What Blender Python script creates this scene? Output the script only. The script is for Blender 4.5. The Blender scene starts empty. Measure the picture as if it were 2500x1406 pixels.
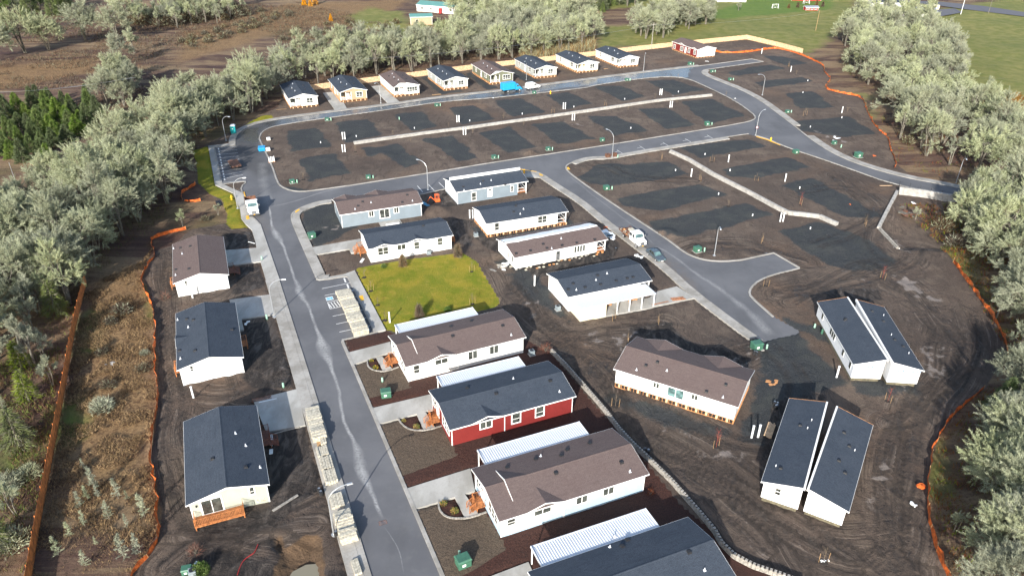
import bpy, bmesh, math, random
import numpy as np
from mathutils import Vector, Matrix
from mathutils.noise import noise as mnoise
rnd = random.Random(7)
sc = bpy.context.scene
C = sc.collection
R = math.radians
# ---------------------------------------------------------------- camera
FPX, PITCH, ROLL, CAMH = 1807.0, 29.8, 0.33, 65.3
cd = bpy.data.cameras.new('camera'); cam = bpy.data.objects.new('camera', cd); C.objects.link(cam)
cd.sensor_width = 36; cd.lens = 36*FPX/2500; cd.clip_end = 6000; cd.clip_start = 0.5
p_, r_ = R(PITCH), R(ROLL)
fw = np.array([0, math.cos(p_), -math.sin(p_)]); rt0 = np.array([1, 0, 0.]); up0 = np.cross(rt0, fw)
rt = rt0*math.cos(r_)+up0*math.sin(r_); up = -rt0*math.sin(r_)+up0*math.cos(r_)
M = Matrix(((rt[0], up[0], -fw[0], 0), (rt[1], up[1], -fw[1], 0), (rt[2], up[2], -fw[2], CAMH), (0, 0, 0, 1)))
cam.matrix_world = M
sc.camera = cam
# ---------------------------------------------------------------- world, sun, exposure
SUN_EL, SH_AZ = 22.5, 15.5            # shadows run 15.5 deg east of the viewing direction
sx, sy = -math.sin(R(SH_AZ)), -math.cos(R(SH_AZ))
w = bpy.data.worlds.new('World'); sc.world = w; w.use_nodes = True
nt = w.node_tree; nt.nodes.clear()
sky = nt.nodes.new('ShaderNodeTexSky'); sky.sky_type = 'NISHITA'; sky.sun_disc = False
sky.sun_elevation = R(SUN_EL); sky.sun_rotation = math.atan2(sx, sy)
sky.air_density = 1.0; sky.dust_density = 1.5
bg = nt.nodes.new('ShaderNodeBackground'); bg.inputs[1].default_value = 0.15
ow = nt.nodes.new('ShaderNodeOutputWorld')
nt.links.new(sky.outputs[0], bg.inputs[0]); nt.links.new(bg.outputs[0], ow.inputs[0])
sd = bpy.data.lights.new('sun', 'SUN'); sd.energy = 5.0; sd.angle = R(0.5); sd.color = (1, 0.955, 0.88)
so = bpy.data.objects.new('sun', sd); C.objects.link(so)
so.rotation_euler = Vector((sx*math.cos(R(SUN_EL)), sy*math.cos(R(SUN_EL)), math.sin(R(SUN_EL)))).to_track_quat('Z', 'Y').to_euler()
sc.view_settings.view_transform = 'Standard'; sc.view_settings.look = 'None'
sc.view_settings.gamma = 1; sc.view_settings.exposure = 0.85; sc.view_settings.use_curve_mapping = False
sc.cycles.max_bounces = 5; sc.cycles.transparent_max_bounces = 4
# ---------------------------------------------------------------- photo pixel -> point at height z
def ray(px, py):
    return fw*FPX+rt*(px-1250)+up*(703-py)
def G(px, py, z=0.0):
    d = ray(px, py); t = (CAMH-z)/-d[2]
    return np.array([d[0]*t, d[1]*t])
def GP(pts, z=0.0):
    return [tuple(G(a, b, z)) for a, b in pts]
# ---------------------------------------------------------------- materials
MATS = {}
class NB:
    def __init__(s, name, rough=0.8, metal=0.0, spec=0.5):
        s.m = bpy.data.materials.new(name); s.m.use_nodes = True
        s.nt = s.m.node_tree; s.nt.nodes.clear()
        s.out = s.nt.nodes.new('ShaderNodeOutputMaterial'); s.b = s.nt.nodes.new('ShaderNodeBsdfPrincipled')
        s.b.inputs['Roughness'].default_value = rough; s.b.inputs['Metallic'].default_value = metal
        s.b.inputs['Specular IOR Level'].default_value = spec
        s.nt.links.new(s.b.outputs[0], s.out.inputs[0]); MATS[name] = s.m
    def n(s, t, **k):
        x = s.nt.nodes.new(t)
        for a, b in k.items(): setattr(x, a, b)
        return x
    def l(s, a, b): s.nt.links.new(a, b)
    def col(s, c): return c if hasattr(c, 'links') else None
    def setin(s, sock, v):
        if hasattr(v, 'is_linked'): s.l(v, sock)
        elif isinstance(v, (tuple, list)): sock.default_value = tuple(v)+((1,) if len(v) == 3 else ())
        else: sock.default_value = v
    def mix(s, f, a, b, mode='MIX'):
        x = s.n('ShaderNodeMix', data_type='RGBA', blend_type=mode)
        s.setin(x.inputs[0], f); s.setin(x.inputs[6], a); s.setin(x.inputs[7], b)
        return x.outputs[2]
    def math(s, op, a, b=0.0, c=None, clamp=False):
        x = s.n('ShaderNodeMath', operation=op, use_clamp=clamp)
        s.setin(x.inputs[0], a); s.setin(x.inputs[1], b)
        if c is not None: s.setin(x.inputs[2], c)
        return x.outputs[0]
    def ramp(s, f, lo, hi):
        x = s.n('ShaderNodeMapRange', interpolation_type='SMOOTHSTEP'); s.setin(x.inputs[0], f)
        x.inputs[1].default_value = lo; x.inputs[2].default_value = hi
        return x.outputs[0]
    def geo(s, scale=(1, 1, 1), rot=(0, 0, 0), obj=False):
        m = s.n('ShaderNodeMapping'); m.inputs['Scale'].default_value = scale; m.inputs['Rotation'].default_value = rot
        if obj: s.l(s.n('ShaderNodeTexCoord').outputs['Object'], m.inputs[0])
        else: s.l(s.n('ShaderNodeNewGeometry').outputs['Position'], m.inputs[0])
        return m.outputs[0]
    def noise(s, scale, vec=None, detail=5, rough=0.6, dist=0.0):
        x = s.n('ShaderNodeTexNoise'); x.inputs['Scale'].default_value = scale
        x.inputs['Detail'].default_value = detail; x.inputs['Roughness'].default_value = rough
        x.inputs['Distortion'].default_value = dist
        s.l(vec if vec is not None else s.geo(), x.inputs['Vector'])
        return x.outputs[0]
    def bump(s, h, dist=0.05, strength=1.0):
        x = s.n('ShaderNodeBump'); x.inputs['Distance'].default_value = dist; x.inputs['Strength'].default_value = strength
        s.l(h, x.inputs['Height']); s.l(x.outputs[0], s.b.inputs['Normal'])
    def base(s, v): s.setin(s.b.inputs['Base Color'], v)
def simple(name, col, rough=0.7, metal=0.0, var=0.12, scale=3.0, spec=0.5, obj=False):
    b = NB(name, rough, metal, spec)
    f = b.noise(scale, b.geo(obj=obj), 4)
    dk = tuple(c*(1-var*2) for c in col); lt = tuple(min(1, c*(1+var)) for c in col)
    b.base(b.mix(b.ramp(f, .3, .7), dk, lt)); return b.m
def siding(name, col, lap=0.16, var=.04):
    b = NB(name, .55)
    f = b.noise(.6, b.geo(obj=True), 4)
    g = b.noise(9, b.geo((1, 1, .3), obj=True), 3)
    c = b.mix(b.ramp(f, .3, .7), tuple(x*(1-var*2) for x in col), tuple(min(1, x*(1+var)) for x in col))
    c = b.mix(b.math('MULTIPLY', b.ramp(g, .55, .8), .12), c, tuple(x*.8 for x in col))
    sep = b.n('ShaderNodeSeparateXYZ'); b.l(b.geo(obj=True), sep.inputs[0])
    fr = b.math('FRACT', b.math('DIVIDE', sep.outputs[2], lap))
    line = b.ramp(fr, .0, .16)
    c = b.mix(line, tuple(x*.62 for x in col), c)
    b.base(c); b.bump(b.math('SUBTRACT', 1.0, fr), .012); return b.m
def shingle(name, c1, c2, c3):
    b = NB(name, .9, spec=.25)
    v = b.geo(obj=True)
    br = b.n('ShaderNodeTexBrick'); br.inputs['Scale'].default_value = 1; br.inputs['Brick Width'].default_value = .33
    br.inputs['Row Height'].default_value = .15; br.inputs['Mortar Size'].default_value = .012
    br.inputs['Bias'].default_value = 0; br.offset = .37
    b.l(v, br.inputs[0]); br.inputs[1].default_value = c1+(1,); br.inputs[2].default_value = c2+(1,)
    br.inputs[3].default_value = tuple(x*.45 for x in c1)+(1,)
    g = b.noise(22, v, 3, .8); h = b.noise(.5, v, 4)
    c = b.mix(b.ramp(g, .35, .68), br.outputs[0], c3)
    c = b.mix(b.math('MULTIPLY', b.ramp(h, .35, .75), .35), c, tuple(x*1.35 for x in c1))
    st = b.noise(1.3, b.geo((.35, 2.6, 1), obj=True), 3)
    c = b.mix(b.math('MULTIPLY', b.ramp(st, .5, .8), .3), c, tuple(x*.7 for x in c1))
    b.base(c); b.bump(g, .01); return b.m
simple('white_siding_trim', (.82, .82, .80), .5, var=.03)
siding('white_siding', (.80, .80, .77)); siding('cream_siding', (.74, .68, .50)); siding('red_siding', (.175, .019, .017))
siding('paleblue_siding', (.40, .54, .64)); siding('bluegrey_siding', (.20, .245, .28)); siding('sage_siding', (.40, .42, .345))
siding('tan_siding', (.42, .30, .19)); siding('grey_siding', (.36, .38, .36)); siding('olive_siding', (.15, .16, .11))
simple('house_wrap', (.80, .81, .82), .35, var=.03)
shingle('dark_shingle', (.017, .025, .037), (.034, .045, .062), (.075, .09, .115))
shingle('brown_shingle', (.076, .053, .050), (.118, .086, .079), (.17, .132, .122))
simple('green_metal_roof', (.10, .24, .22), .4, var=.1)
simple('white_metal', (.60, .63, .67), .4, var=.03)
simple('galvanised', (.50, .52, .54), .35, .6, var=.06)
simple('concrete', (.36, .345, .32), .85, var=.13, scale=1.2)
simple('cream_concrete', (.47, .435, .35), .85, var=.2, scale=4)
simple('beam_shadow_gap', (.12, .11, .09), .9)
simple('cedar', (.52, .165, .04), .7, var=.25, scale=1.5)
simple('pale_wood', (.62, .43, .26), .7, var=.15, scale=2)
simple('framing_wood', (.52, .25, .10), .7, var=.2, scale=4)
simple('deck_wood', (.40, .15, .05), .6, var=.25, scale=4)
simple('brown_deck_wood', (.20, .07, .04), .6, var=.2, scale=4)
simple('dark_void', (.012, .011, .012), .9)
simple('skirt_mud', (.13, .115, .075), .9, var=.2)
simple('black_plastic', (.02, .02, .022), .5)
simple('tyre', (.02, .02, .02), .8)
simple('rim', (.55, .55, .56), .35, .4)
simple('vehicle_white', (.80, .80, .80), .3, var=.03)
simple('vehicle_blue', (.02, .30, .62), .3, var=.08)
simple('sedan_grey', (.13, .16, .18), .25, .5, var=.05)
simple('rust', (.16, .075, .045), .8, var=.35, scale=2.5)
simple('utility_green', (.045, .13, .085), .5, var=.1)
simple('pale_green', (.30, .50, .38), .5, var=.08)
simple('teal', (.01, .32, .33), .4)
simple('yellow_paint', (.80, .42, .02), .5, var=.1)
simple('white_paint', (.72, .72, .70), .6, var=.15, scale=6)
simple('handicap_blue', (.10, .42, .66), .6)
simple('orange_mesh', (.66, .14, .025), .6, var=.3, scale=2)
simple('orange_machine', (.75, .14, .03), .5)
simple('stake_wood', (.40, .25, .12), .8)
simple('soil_dark', (.022, .017, .014), .95)
simple('bark', (.16, .145, .115), .9, var=.3, scale=4)
simple('red_twig', (.26, .05, .03), .8); simple('pale_twig', (.16, .12, .08), .8)
simple('chrome_grey', (.35, .36, .37), .3, .7)
simple('white_plastic', (.80, .82, .82), .45, var=.03)
simple('ac_grey', (.22, .26, .28), .5)
simple('red_barn', (.35, .02, .02), .6)
simple('wrap_print', (.02, .12, .26), .6)
simple('stone_grey', (.31, .29, .26), .85, var=.2, scale=3)
def glass(name, c, rough=.06):
    b = NB(name, rough, 0, 1.0); b.base(b.mix(b.ramp(b.noise(.8, b.geo(obj=True), 3), .35, .65), tuple(x*.6 for x in c), tuple(x*1.8 for x in c))); return b.m
glass('window_glass', (.045, .05, .045)); glass('windscreen', (.08, .14, .14))
def leafmat(name, c1, c2, rough=.85, hv=.2):
    b = NB(name, rough, 0, .15)
    oi = b.n('ShaderNodeObjectInfo')
    f = b.noise(.35, b.geo(), 3); g = b.noise(2.5, b.geo(), 2)
    c = b.mix(b.ramp(f, .35, .65), c1, c2); c = b.mix(b.math('MULTIPLY', b.ramp(g, .4, .7), .4), c, tuple(x*1.25 for x in c2))
    k = b.math('MULTIPLY_ADD', oi.outputs['Random'], hv*2, 1-hv)
    hs = b.n('ShaderNodeHueSaturation'); b.l(k, hs.inputs['Value']); b.l(c, hs.inputs['Color'])
    b.l(b.math('MULTIPLY_ADD', oi.outputs['Random'], .5, .75), hs.inputs['Saturation'])
    b.base(hs.outputs[0]); return b.m
leafmat('lichen', (.22, .245, .15), (.375, .40, .275))
leafmat('lichen_dark', (.09, .085, .052), (.16, .155, .10))
leafmat('conifer_green', (.075, .10, .04), (.14, .17, .07)); leafmat('lime_green', (.09, .13, .02), (.15, .19, .035))
leafmat('cedar_green', (.055, .10, .025), (.10, .15, .04)); leafmat('brush_brown', (.08, .042, .024), (.15, .085, .045))
leafmat('dry_grass', (.19, .115, .045), (.36, .235, .105), hv=.05); leafmat('larch_orange', (.5, .22, .03), (.55, .3, .05))
leafmat('brush_dark', (.045, .03, .02), (.09, .06, .038)); leafmat('moss_green', (.07, .10, .02), (.12, .15, .03))
leafmat('red_brush', (.13, .045, .03), (.19, .075, .045))
# ---------------------------------------------------------------- mesh helpers
class MB:
    def __init__(s): s.v = []; s.f = []; s.mi = []
    def quad(s, a, b, c, d, m=0):
        i = len(s.v); s.v += [a, b, c, d]; s.f.append((i, i+1, i+2, i+3)); s.mi.append(m)
    def poly(s, pts, m=0):
        i = len(s.v); s.v += [tuple(p) for p in pts]; s.f.append(tuple(range(i, i+len(pts)))); s.mi.append(m)
    def box(s, x0, x1, y0, y1, z0, z1, m=0):
        i = len(s.v)
        s.v += [(x, y, z) for z in (z0, z1) for (x, y) in ((x0, y0), (x1, y0), (x1, y1), (x0, y1))]
        s.f += [(i, i+3, i+2, i+1), (i+4, i+5, i+6, i+7)]+[(i+k, i+(k+1) % 4, i+4+(k+1) % 4, i+4+k) for k in range(4)]
        s.mi += [m]*6
    def obox(s, c, d, L, W, z0, z1, m=0):
        """box centred at c (x, y), long axis d (unit), length L, width W"""
        n = (-d[1], d[0]); P = []
        for a, b in ((-1, -1), (1, -1), (1, 1), (-1, 1)):
            P.append((c[0]+d[0]*L/2*a+n[0]*W/2*b, c[1]+d[1]*L/2*a+n[1]*W/2*b))
        s.prism(P, z0, z1, m)
    def prism(s, P, z0, z1, m=0):
        n = len(P); i = len(s.v)
        s.v += [(x, y, z0) for x, y in P]+[(x, y, z1) for x, y in P]
        s.f += [tuple(range(i+n-1, i-1, -1)), tuple(range(i+n, i+2*n))]+[(i+k, i+(k+1) % n, i+n+(k+1) % n, i+n+k) for k in range(n)]
        s.mi += [m]*(n+2)
    def extrude_y(s, prof, y0, y1, m=0, y0b=None, y1b=None):
        """profile in (x, z) extruded along y"""
        n = len(prof); i = len(s.v)
        s.v += [(x, y0, z) for x, z in prof]+[(x, y1, z) for x, z in prof]
        s.f += [tuple(range(i, i+n)), tuple(range(i+2*n-1, i+n-1, -1))]+[(i+k, i+n+k, i+n+(k+1) % n, i+(k+1) % n) for k in range(n)]
        s.mi += [m]*(n+2)
    def frustum(s, lo, hi, z0, z1, m=0):
        """lo, hi: (x0, x1, y0, y1)"""
        i = len(s.v)
        for (x0, x1, y0, y1), z in ((lo, z0), (hi, z1)): s.v += [(x0, y0, z), (x1, y0, z), (x1, y1, z), (x0, y1, z)]
        s.f += [(i, i+3, i+2, i+1), (i+4, i+5, i+6, i+7)]+[(i+k, i+(k+1) % 4, i+4+(k+1) % 4, i+4+k) for k in range(4)]
        s.mi += [m]*6
    def tube(s, a, b, r0, r1=None, n=6, m=0, cap=True):
        a = Vector(a); b = Vector(b); r1 = r0 if r1 is None else r1
        d = (b-a).normalized(); q = d.orthogonal().normalized(); w_ = d.cross(q); i = len(s.v)
        for c, r in ((a, r0), (b, r1)):
            for k in range(n):
                t = 2*math.pi*k/n; s.v.append(tuple(c+q*(r*math.cos(t))+w_*(r*math.sin(t))))
        for k in range(n): s.f.append((i+k, i+(k+1) % n, i+n+(k+1) % n, i+n+k)); s.mi.append(m)
        if cap: s.f += [tuple(range(i+n-1, i-1, -1)), tuple(range(i+n, i+2*n))]; s.mi += [m, m]
    def path(s, pts, r, n=6, m=0):
        for a, b in zip(pts, pts[1:]): s.tube(a, b, r, r, n, m)
    def dome(s, c, rx, ry, rz, m=0, nu=10, nv=4):
        i = len(s.v)
        for j in range(nv):
            t = math.pi/2*j/nv
            for k in range(nu):
                u = 2*math.pi*k/nu; s.v.append((c[0]+rx*math.cos(t)*math.cos(u), c[1]+ry*math.cos(t)*math.sin(u), c[2]+rz*math.sin(t)))
        s.v.append((c[0], c[1], c[2]+rz))
        for j in range(nv-1):
            for k in range(nu): s.f.append((i+j*nu+k, i+j*nu+(k+1) % nu, i+(j+1)*nu+(k+1) % nu, i+(j+1)*nu+k)); s.mi.append(m)
        for k in range(nu): s.f.append((i+(nv-1)*nu+k, i+(nv-1)*nu+(k+1) % nu, i+nv*nu)); s.mi.append(m)
    def mesh(s, name, mats):
        me = bpy.data.meshes.new(name); me.from_pydata(s.v, [], s.f)
        for m in mats: me.materials.append(MATS[m])
        if len(mats) > 1: me.polygons.foreach_set('material_index', s.mi)
        me.update(); return me
    def build(s, name, mats, parent=None, smooth=False, bevel=0):
        if isinstance(mats, str): mats = [mats]
        me = s.mesh(name, mats)
        o = bpy.data.objects.new(name, me); C.objects.link(o)
        if parent: o.parent = parent
        if smooth: me.polygons.foreach_set('use_smooth', [True]*len(me.polygons))
        if bevel:
            b = o.modifiers.new('bevel', 'BEVEL'); b.width = bevel; b.segments = 2; b.limit_method = 'ANGLE'
        return o
def tag(o, label=None, cat=None, group=None, kind=None):
    if label: o['label'] = label
    if cat: o['category'] = cat
    if group: o['group'] = group
    if kind: o['kind'] = kind
    return o
def thing(name, label, cat, loc=(0, 0), rz=0.0, group=None, z=0.0, s=1.0):
    o = bpy.data.objects.new(name, None); o.empty_display_size = .5; C.objects.link(o)
    o.location = (loc[0], loc[1], z); o.rotation_euler = (0, 0, rz); o.scale = (s, s, s)
    return tag(o, label, cat, group)
def copy_tree(o, parent=None):
    c = o.copy(); C.objects.link(c); c.parent = parent
    for ch in KIDS.get(o.name, list(o.children)): copy_tree(ch, c)
    return c
KIDS = {}
def place(proto, used, loc, rz, label, group=None, s=1.0, z=0.0):
    o = proto if not used else copy_tree(proto)
    if not used:
        KIDS[proto.name] = list(proto.children)
        for k in proto.children: KIDS[k.name] = list(k.children)
    o.location = (loc[0], loc[1], z); o.rotation_euler = (0, 0, rz); o.scale = (s, s, s)
    if label: o['label'] = label
    if group: o['group'] = group
    return o
# polygon signed distance (negative inside), numpy
def sdf(X, Y, P):
    P = np.array(P); n = len(P); d = np.full(X.shape, 1e9); ins = np.zeros(X.shape, bool)
    for i in range(n):
        ax, ay = P[i]; bx, by = P[(i+1) % n]; ex, ey = bx-ax, by-ay
        wx, wy = X-ax, Y-ay; t = np.clip((wx*ex+wy*ey)/max(ex*ex+ey*ey, 1e-9), 0, 1)
        d = np.minimum(d, (wx-ex*t)**2+(wy-ey*t)**2)
        if ay != by:
            c = ((ay > Y) != (by > Y)) & (X < ex*(Y-ay)/ey+ax); ins ^= c
    d = np.sqrt(d); d[ins] *= -1; return d
def sdf_box(X, Y, P, pad=6):
    P = np.array(P); d = np.full(X.shape, 1e3)
    k = (X > P[:, 0].min()-pad) & (X < P[:, 0].max()+pad) & (Y > P[:, 1].min()-pad) & (Y < P[:, 1].max()+pad)
    if k.any(): d[k] = sdf(X[k], Y[k], P)
    return d
def line_dist(X, Y, P, pad=6):
    P = np.array(P); d = np.full(X.shape, 1e3)
    k = (X > P[:, 0].min()-pad) & (X < P[:, 0].max()+pad) & (Y > P[:, 1].min()-pad) & (Y < P[:, 1].max()+pad)
    x, y = X[k], Y[k]; dd = np.full(x.shape, 1e6)
    for (ax, ay), (bx, by) in zip(P, P[1:]):
        ex, ey = bx-ax, by-ay; wx, wy = x-ax, y-ay; t = np.clip((wx*ex+wy*ey)/max(ex*ex+ey*ey, 1e-9), 0, 1)
        dd = np.minimum(dd, (wx-ex*t)**2+(wy-ey*t)**2)
    d[k] = np.sqrt(dd); return d
def smooth_line(P, it=2):
    P = [tuple(p) for p in P]
    for _ in range(it):
        Q = [P[0]]
        for a, b in zip(P, P[1:]):
            Q += [(a[0]*.75+b[0]*.25, a[1]*.75+b[1]*.25), (a[0]*.25+b[0]*.75, a[1]*.25+b[1]*.75)]
        Q.append(P[-1]); P = Q
    return P
def resample(P, step):
    P = [np.array(p, float) for p in P]; out = [P[0]]; acc = 0
    tot = sum(np.linalg.norm(b-a) for a, b in zip(P, P[1:])); n = max(1, int(round(tot/step))); st = tot/n; need = st
    for a, b in zip(P, P[1:]):
        L = np.linalg.norm(b-a); pos = 0
        while L-pos >= need-1e-6 and L > 0:
            pos += need; out.append(a+(b-a)*pos/L); need = st
        need -= L-pos
    if np.linalg.norm(out[-1]-P[-1]) > step*.3: out.append(P[-1])
    return out
def offset(P, d):
    P = [np.array(p, float) for p in P]; out = []
    for i, p in enumerate(P):
        a = P[max(i-1, 0)]; b = P[min(i+1, len(P)-1)]
        t = b-a; t /= max(np.linalg.norm(t), 1e-9); out.append(p+np.array([-t[1], t[0]])*d)
    return out
def value_noise(X, Y, s, seed):
    """cheap lattice noise"""
    r = np.random.RandomState(seed); T = r.rand(256, 256)
    x = X/s; y = Y/s; xi = np.floor(x).astype(int); yi = np.floor(y).astype(int); fx = x-xi; fy = y-yi
    fx = fx*fx*(3-2*fx); fy = fy*fy*(3-2*fy)
    g = lambda a, b: T[a % 256, b % 256]
    return (g(xi, yi)*(1-fx)*(1-fy)+g(xi+1, yi)*fx*(1-fy)+g(xi, yi+1)*(1-fx)*fy+g(xi+1, yi+1)*fx*fy)-.5
# ================================================================ ROAD LAYOUT (kerb lines read on the ground plane)
def W(pts): return GP(pts)
dl = np.array(G(907, 1404))-np.array(G(785, 1010)); dl /= np.linalg.norm(dl)
dr = np.array(G(1074, 1404))-np.array(G(833, 834)); dr /= np.linalg.norm(dr)
extL = [tuple(G(907, 1404)+dl*25)]; extR = [tuple(G(1074, 1404)+dr*25)]
K_left = extL+W([(907, 1404), (785, 1006), (681, 680), (637, 549)])          # going north
K_truck = W([(637, 549), (622, 534), (612, 524), (605, 499), (593, 470)])
K_bulb = W([(593, 470), (591, 460), (595, 452), (602, 447), (600, 443), (594, 443), (543.5, 449.6)])
K_park1 = W([(543.5, 449.6), (525, 360), (575, 355.6)])
K_nw = smooth_line(W([(575, 355.6), (575, 347), (576, 336), (586, 321.6), (609, 309), (640, 299), (697, 289), (819, 273), (950, 257.5), (1075, 239), (1226, 223), (1314, 210.6), (1428, 196), (1536, 182), (1667, 166.5), (1709, 162)]), 1)
K_spur = W([(1709, 162), (1836, 145), (1863, 151), (1741, 168), (1718, 171)])
K_east1 = smooth_line(W([(1718, 171), (1711, 176), (1718, 184), (1755, 199), (1806, 219), (1854.5, 245), (1900, 279), (1936.6, 307)]), 1)
K_east2 = smooth_line(W([(1936.6, 307), (1979, 341), (2027.7, 372.7), (2084.6, 398), (2153, 419.7), (2227, 438), (2284, 448), (2349, 462), (2420, 475), (2600, 500)]), 1)
K_east3 = smooth_line(W([(2600, 530), (2430, 496), (2360, 484), (2306.5, 476.6), (2170, 446.7), (2084.6, 415.4), (1999, 385.5), (1942, 367), (1908, 354), (1877, 340), (1846, 331)]), 1)
K_mid = smooth_line(W([(1826, 327), (1800, 330.5), (1684, 349), (1600, 362), (1513, 377), (1482, 382.8), (1436, 384), (1410.6, 390), (1388, 400), (1379, 407), (1382, 416), (1399, 431), (1442, 462), (1499, 501), (1578.5, 553.4), (1627, 584.7), (1669.6, 617.5), (1698, 630), (1726.5, 637.4), (1769, 640), (1812, 636)]), 1)
K_cul1 = W([(1812, 636), (1888.7, 619), (1949.4, 654.5)])
K_cul2 = smooth_line(W([(1949.4, 654.5), (1885.4, 670), (1851, 684), (1831, 701.4), (1825.6, 718), (1840, 734)]), 1)
K_cul3 = W([(1840, 734), (1885, 774), (1934, 802)])
K_end = W([(1934, 802), (1948, 811), (1862.6, 831)])
K_street = smooth_line(W([(1862.6, 831), (1812, 796), (1695, 708), (1640, 656), (1561, 596), (1484.6, 539), (1427.7, 491), (1359, 448), (1325, 425), (1308, 419), (1271, 413)]), 1)
K_lot = W([(1271, 413), (1240, 420), (1084, 462), (1027, 475), (990, 470), (900, 478), (808, 488)])
K_corner = smooth_line(W([(808, 488), (782, 491), (754, 499), (725, 511), (711, 522), (709, 533.5), (716.7, 556), (768, 672), (772, 682), (780, 684), (800, 683)]), 1)
K_pk2 = W([(800, 683), (842, 676), (847.6, 677), (913, 812), (842, 828)])
K_right = W([(842, 828), (835, 829), (833, 836)])+W([(860, 898), (1074, 1404)])+extR
ROAD = K_left+K_truck[1:]+K_bulb[1:]+K_park1[1:]+K_nw[1:]+K_spur[1:]+K_east1[1:]+K_east2[1:]+K_east3+K_mid+K_cul1[1:]+K_cul2[1:]+K_cul3[1:]+K_end[1:]+K_street[1:]+K_lot[1:]+K_corner[1:]+K_pk2[1:]+K_right[1:]
ISLE = smooth_line(W([(634, 345), (631, 338.7), (637, 324), (657, 311.6), (697, 303), (800, 288), (941.5, 269), (1084, 247.6), (1197.6, 240), (1314, 227.7), (1428, 215), (1450, 209), (1484.6, 203.5), (1570, 191.5), (1627, 187.4), (1678, 190.7), (1741, 219), (1797.6, 247.6), (1837.5, 276), (1847, 287.4), (1840, 294.5), (1812, 301.7), (1712, 318.7), (1541.5, 345.8), (1370.7, 372.8), (1200, 398.4), (1055, 422.5), (884.6, 449.6), (776, 465), (736.6, 469.5), (708, 466.6), (685, 456.7), (675, 445), (662.6, 405.5), (634, 345)]), 1)
# ---- concrete flatwork
CW = {
 'west_sidewalk': [(525, 452), (508, 357), (556, 352), (575, 353), (575, 355.5), (524.5, 359.5), (543, 450), (592, 472), (604, 499), (611, 524), (621, 534.5), (636.5, 549.5), (680.5, 680), (784.5, 1006), (906, 1404), (930, 1480), (870, 1480), (850, 1404), (745, 1023), (725, 950), (660, 721), (626, 605), (623, 588), (615, 562), (600, 548), (589, 533.5), (586, 511), (569, 472)],
 'park_walk': [(772, 683), (841, 670), (866, 661), (942, 806), (914, 812), (848, 677), (842, 676.5), (780, 685)],
}
DRV = {
 'a': [(852, 861), (953, 835), (957, 859), (863, 890.6)],
 'b': [(909, 997), (1060, 961), (1066, 998), (924, 1036)],
 'c': [(990, 1194), (1148, 1144), (1160, 1199), (1011, 1244)],
 'd': [(1185, 1412), (1290, 1372), (1320, 1440), (1215, 1480)],
 'e': [(548, 612), (627.5, 606), (637, 639), (555, 650)],
 'f': [(560, 732.6), (659, 720), (672, 768), (590, 779.6), (596, 806), (582, 808)],
 'g': [(618, 977), (727, 950), (746, 1038.6), (650, 1055)],
 'h': [(763.6, 604.6), (885, 583), (884, 617), (857, 618.5), (853, 609), (771, 623)],
 'i': [(1605, 712), (1652, 700), (1697, 728), (1600, 748), (1584, 753), (1452, 777), (1440, 756), (1585, 728)],
 'j': [(788, 227.6), (825, 225), (847.6, 267), (819, 271)],
 'k': [(907, 212), (930, 209), (977, 251), (948.6, 255)],
 'l': [(1040, 717), (1041, 717), (1041, 718)],
 'm': [(1271, 424), (1310, 423), (1322, 430), (1316, 434), (1275, 433)],
}
del DRV['l']
WLK = {
 'a': [(919, 873.5), (933, 871), (957, 900.5), (936, 906)],
 'b': [(1017, 1010), (1038, 1004.4), (1062, 1043), (1035, 1050)],
 'c': [(1109, 1211), (1132, 1202), (1168, 1255), (1136, 1265)],
}
hard = [W(v) for v in CW.values()]+[W(v) for v in DRV.values()]+[W(v) for v in WLK.values()]
def strip_poly(K, w0, w1):
    a = offset(K, w0); b = offset(K, w1)
    return [tuple(p) for p in a]+[tuple(p) for p in b[::-1]]
# sidewalks that run beside kerbs: (kerb line, inner offset, outer offset, slab length)
SW = {'north_sidewalk': (K_nw[1:], .35, 1.75, 2.4), 'east_sidewalk': (K_east1, .4, 2.2, 2.0), 'east_sidewalk_lower': (K_east2[2:], .4, 2.2, 2.0),
      'mid_sidewalk': (K_mid[3:17], .35, 1.75, 2.0), 'street_sidewalk': (K_street[1:], .35, 1.85, 2.0), 'corner_sidewalk': (K_corner, .35, 1.85, 1.8)}
for k, (K, a, b, s_) in SW.items(): hard.append(strip_poly(K, a, b))
# ================================================================ GROUND SHEET
def axis(lo, hi, step, growth, far_lo, far_hi):
    a = list(np.arange(lo, hi, step)); s = step; x = lo
    L = []
    while x > far_lo: s *= growth; x -= s; L.append(x)
    s = step; x = a[-1]; H = []
    while x < far_hi: s *= growth; x += s; H.append(x)
    return np.array(L[::-1]+a+H)
gx = axis(-88, 112, .5, 1.035, -3500, 3500)
ya = axis(46, 165, .42, 1.0, 46, 165); gy = [46-.6*1.12**k*(k+1) for k in range(40)]; gy = [y for y in gy if y > -900][::-1]+list(ya)
s_ = .42
while gy[-1] < 4200: s_ *= 1.0065 if gy[-1] < 440 else 1.06; gy.append(gy[-1]+s_)
gy = np.array(gy); GX, GY = np.meshgrid(gx, gy); nx, ny = len(gx), len(gy)
X = GX.ravel(); Y = GY.ravel()
droad = np.maximum(sdf_box(X, Y, ROAD, 12), -sdf_box(X, Y, ISLE, 12))
dhard = droad.copy()
for P in hard: dhard = np.minimum(dhard, sdf_box(X, Y, P, 3))
fn = lambda s, k: value_noise(X, Y, s, k)
def zone(polys, soft=.8, rag=1.0, seed=3, grow=0.0):
    """mask in 0..1 of the union of pixel polygons with a ragged border"""
    d = np.full(X.shape, 1e3)
    for P in polys: d = np.minimum(d, sdf_box(X, Y, W(P), 8))
    d = d-grow+rag*(fn(4, seed)+.6*fn(1.3, seed+1))
    return np.clip(.5-d/(2*soft), 0, 1)
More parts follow.
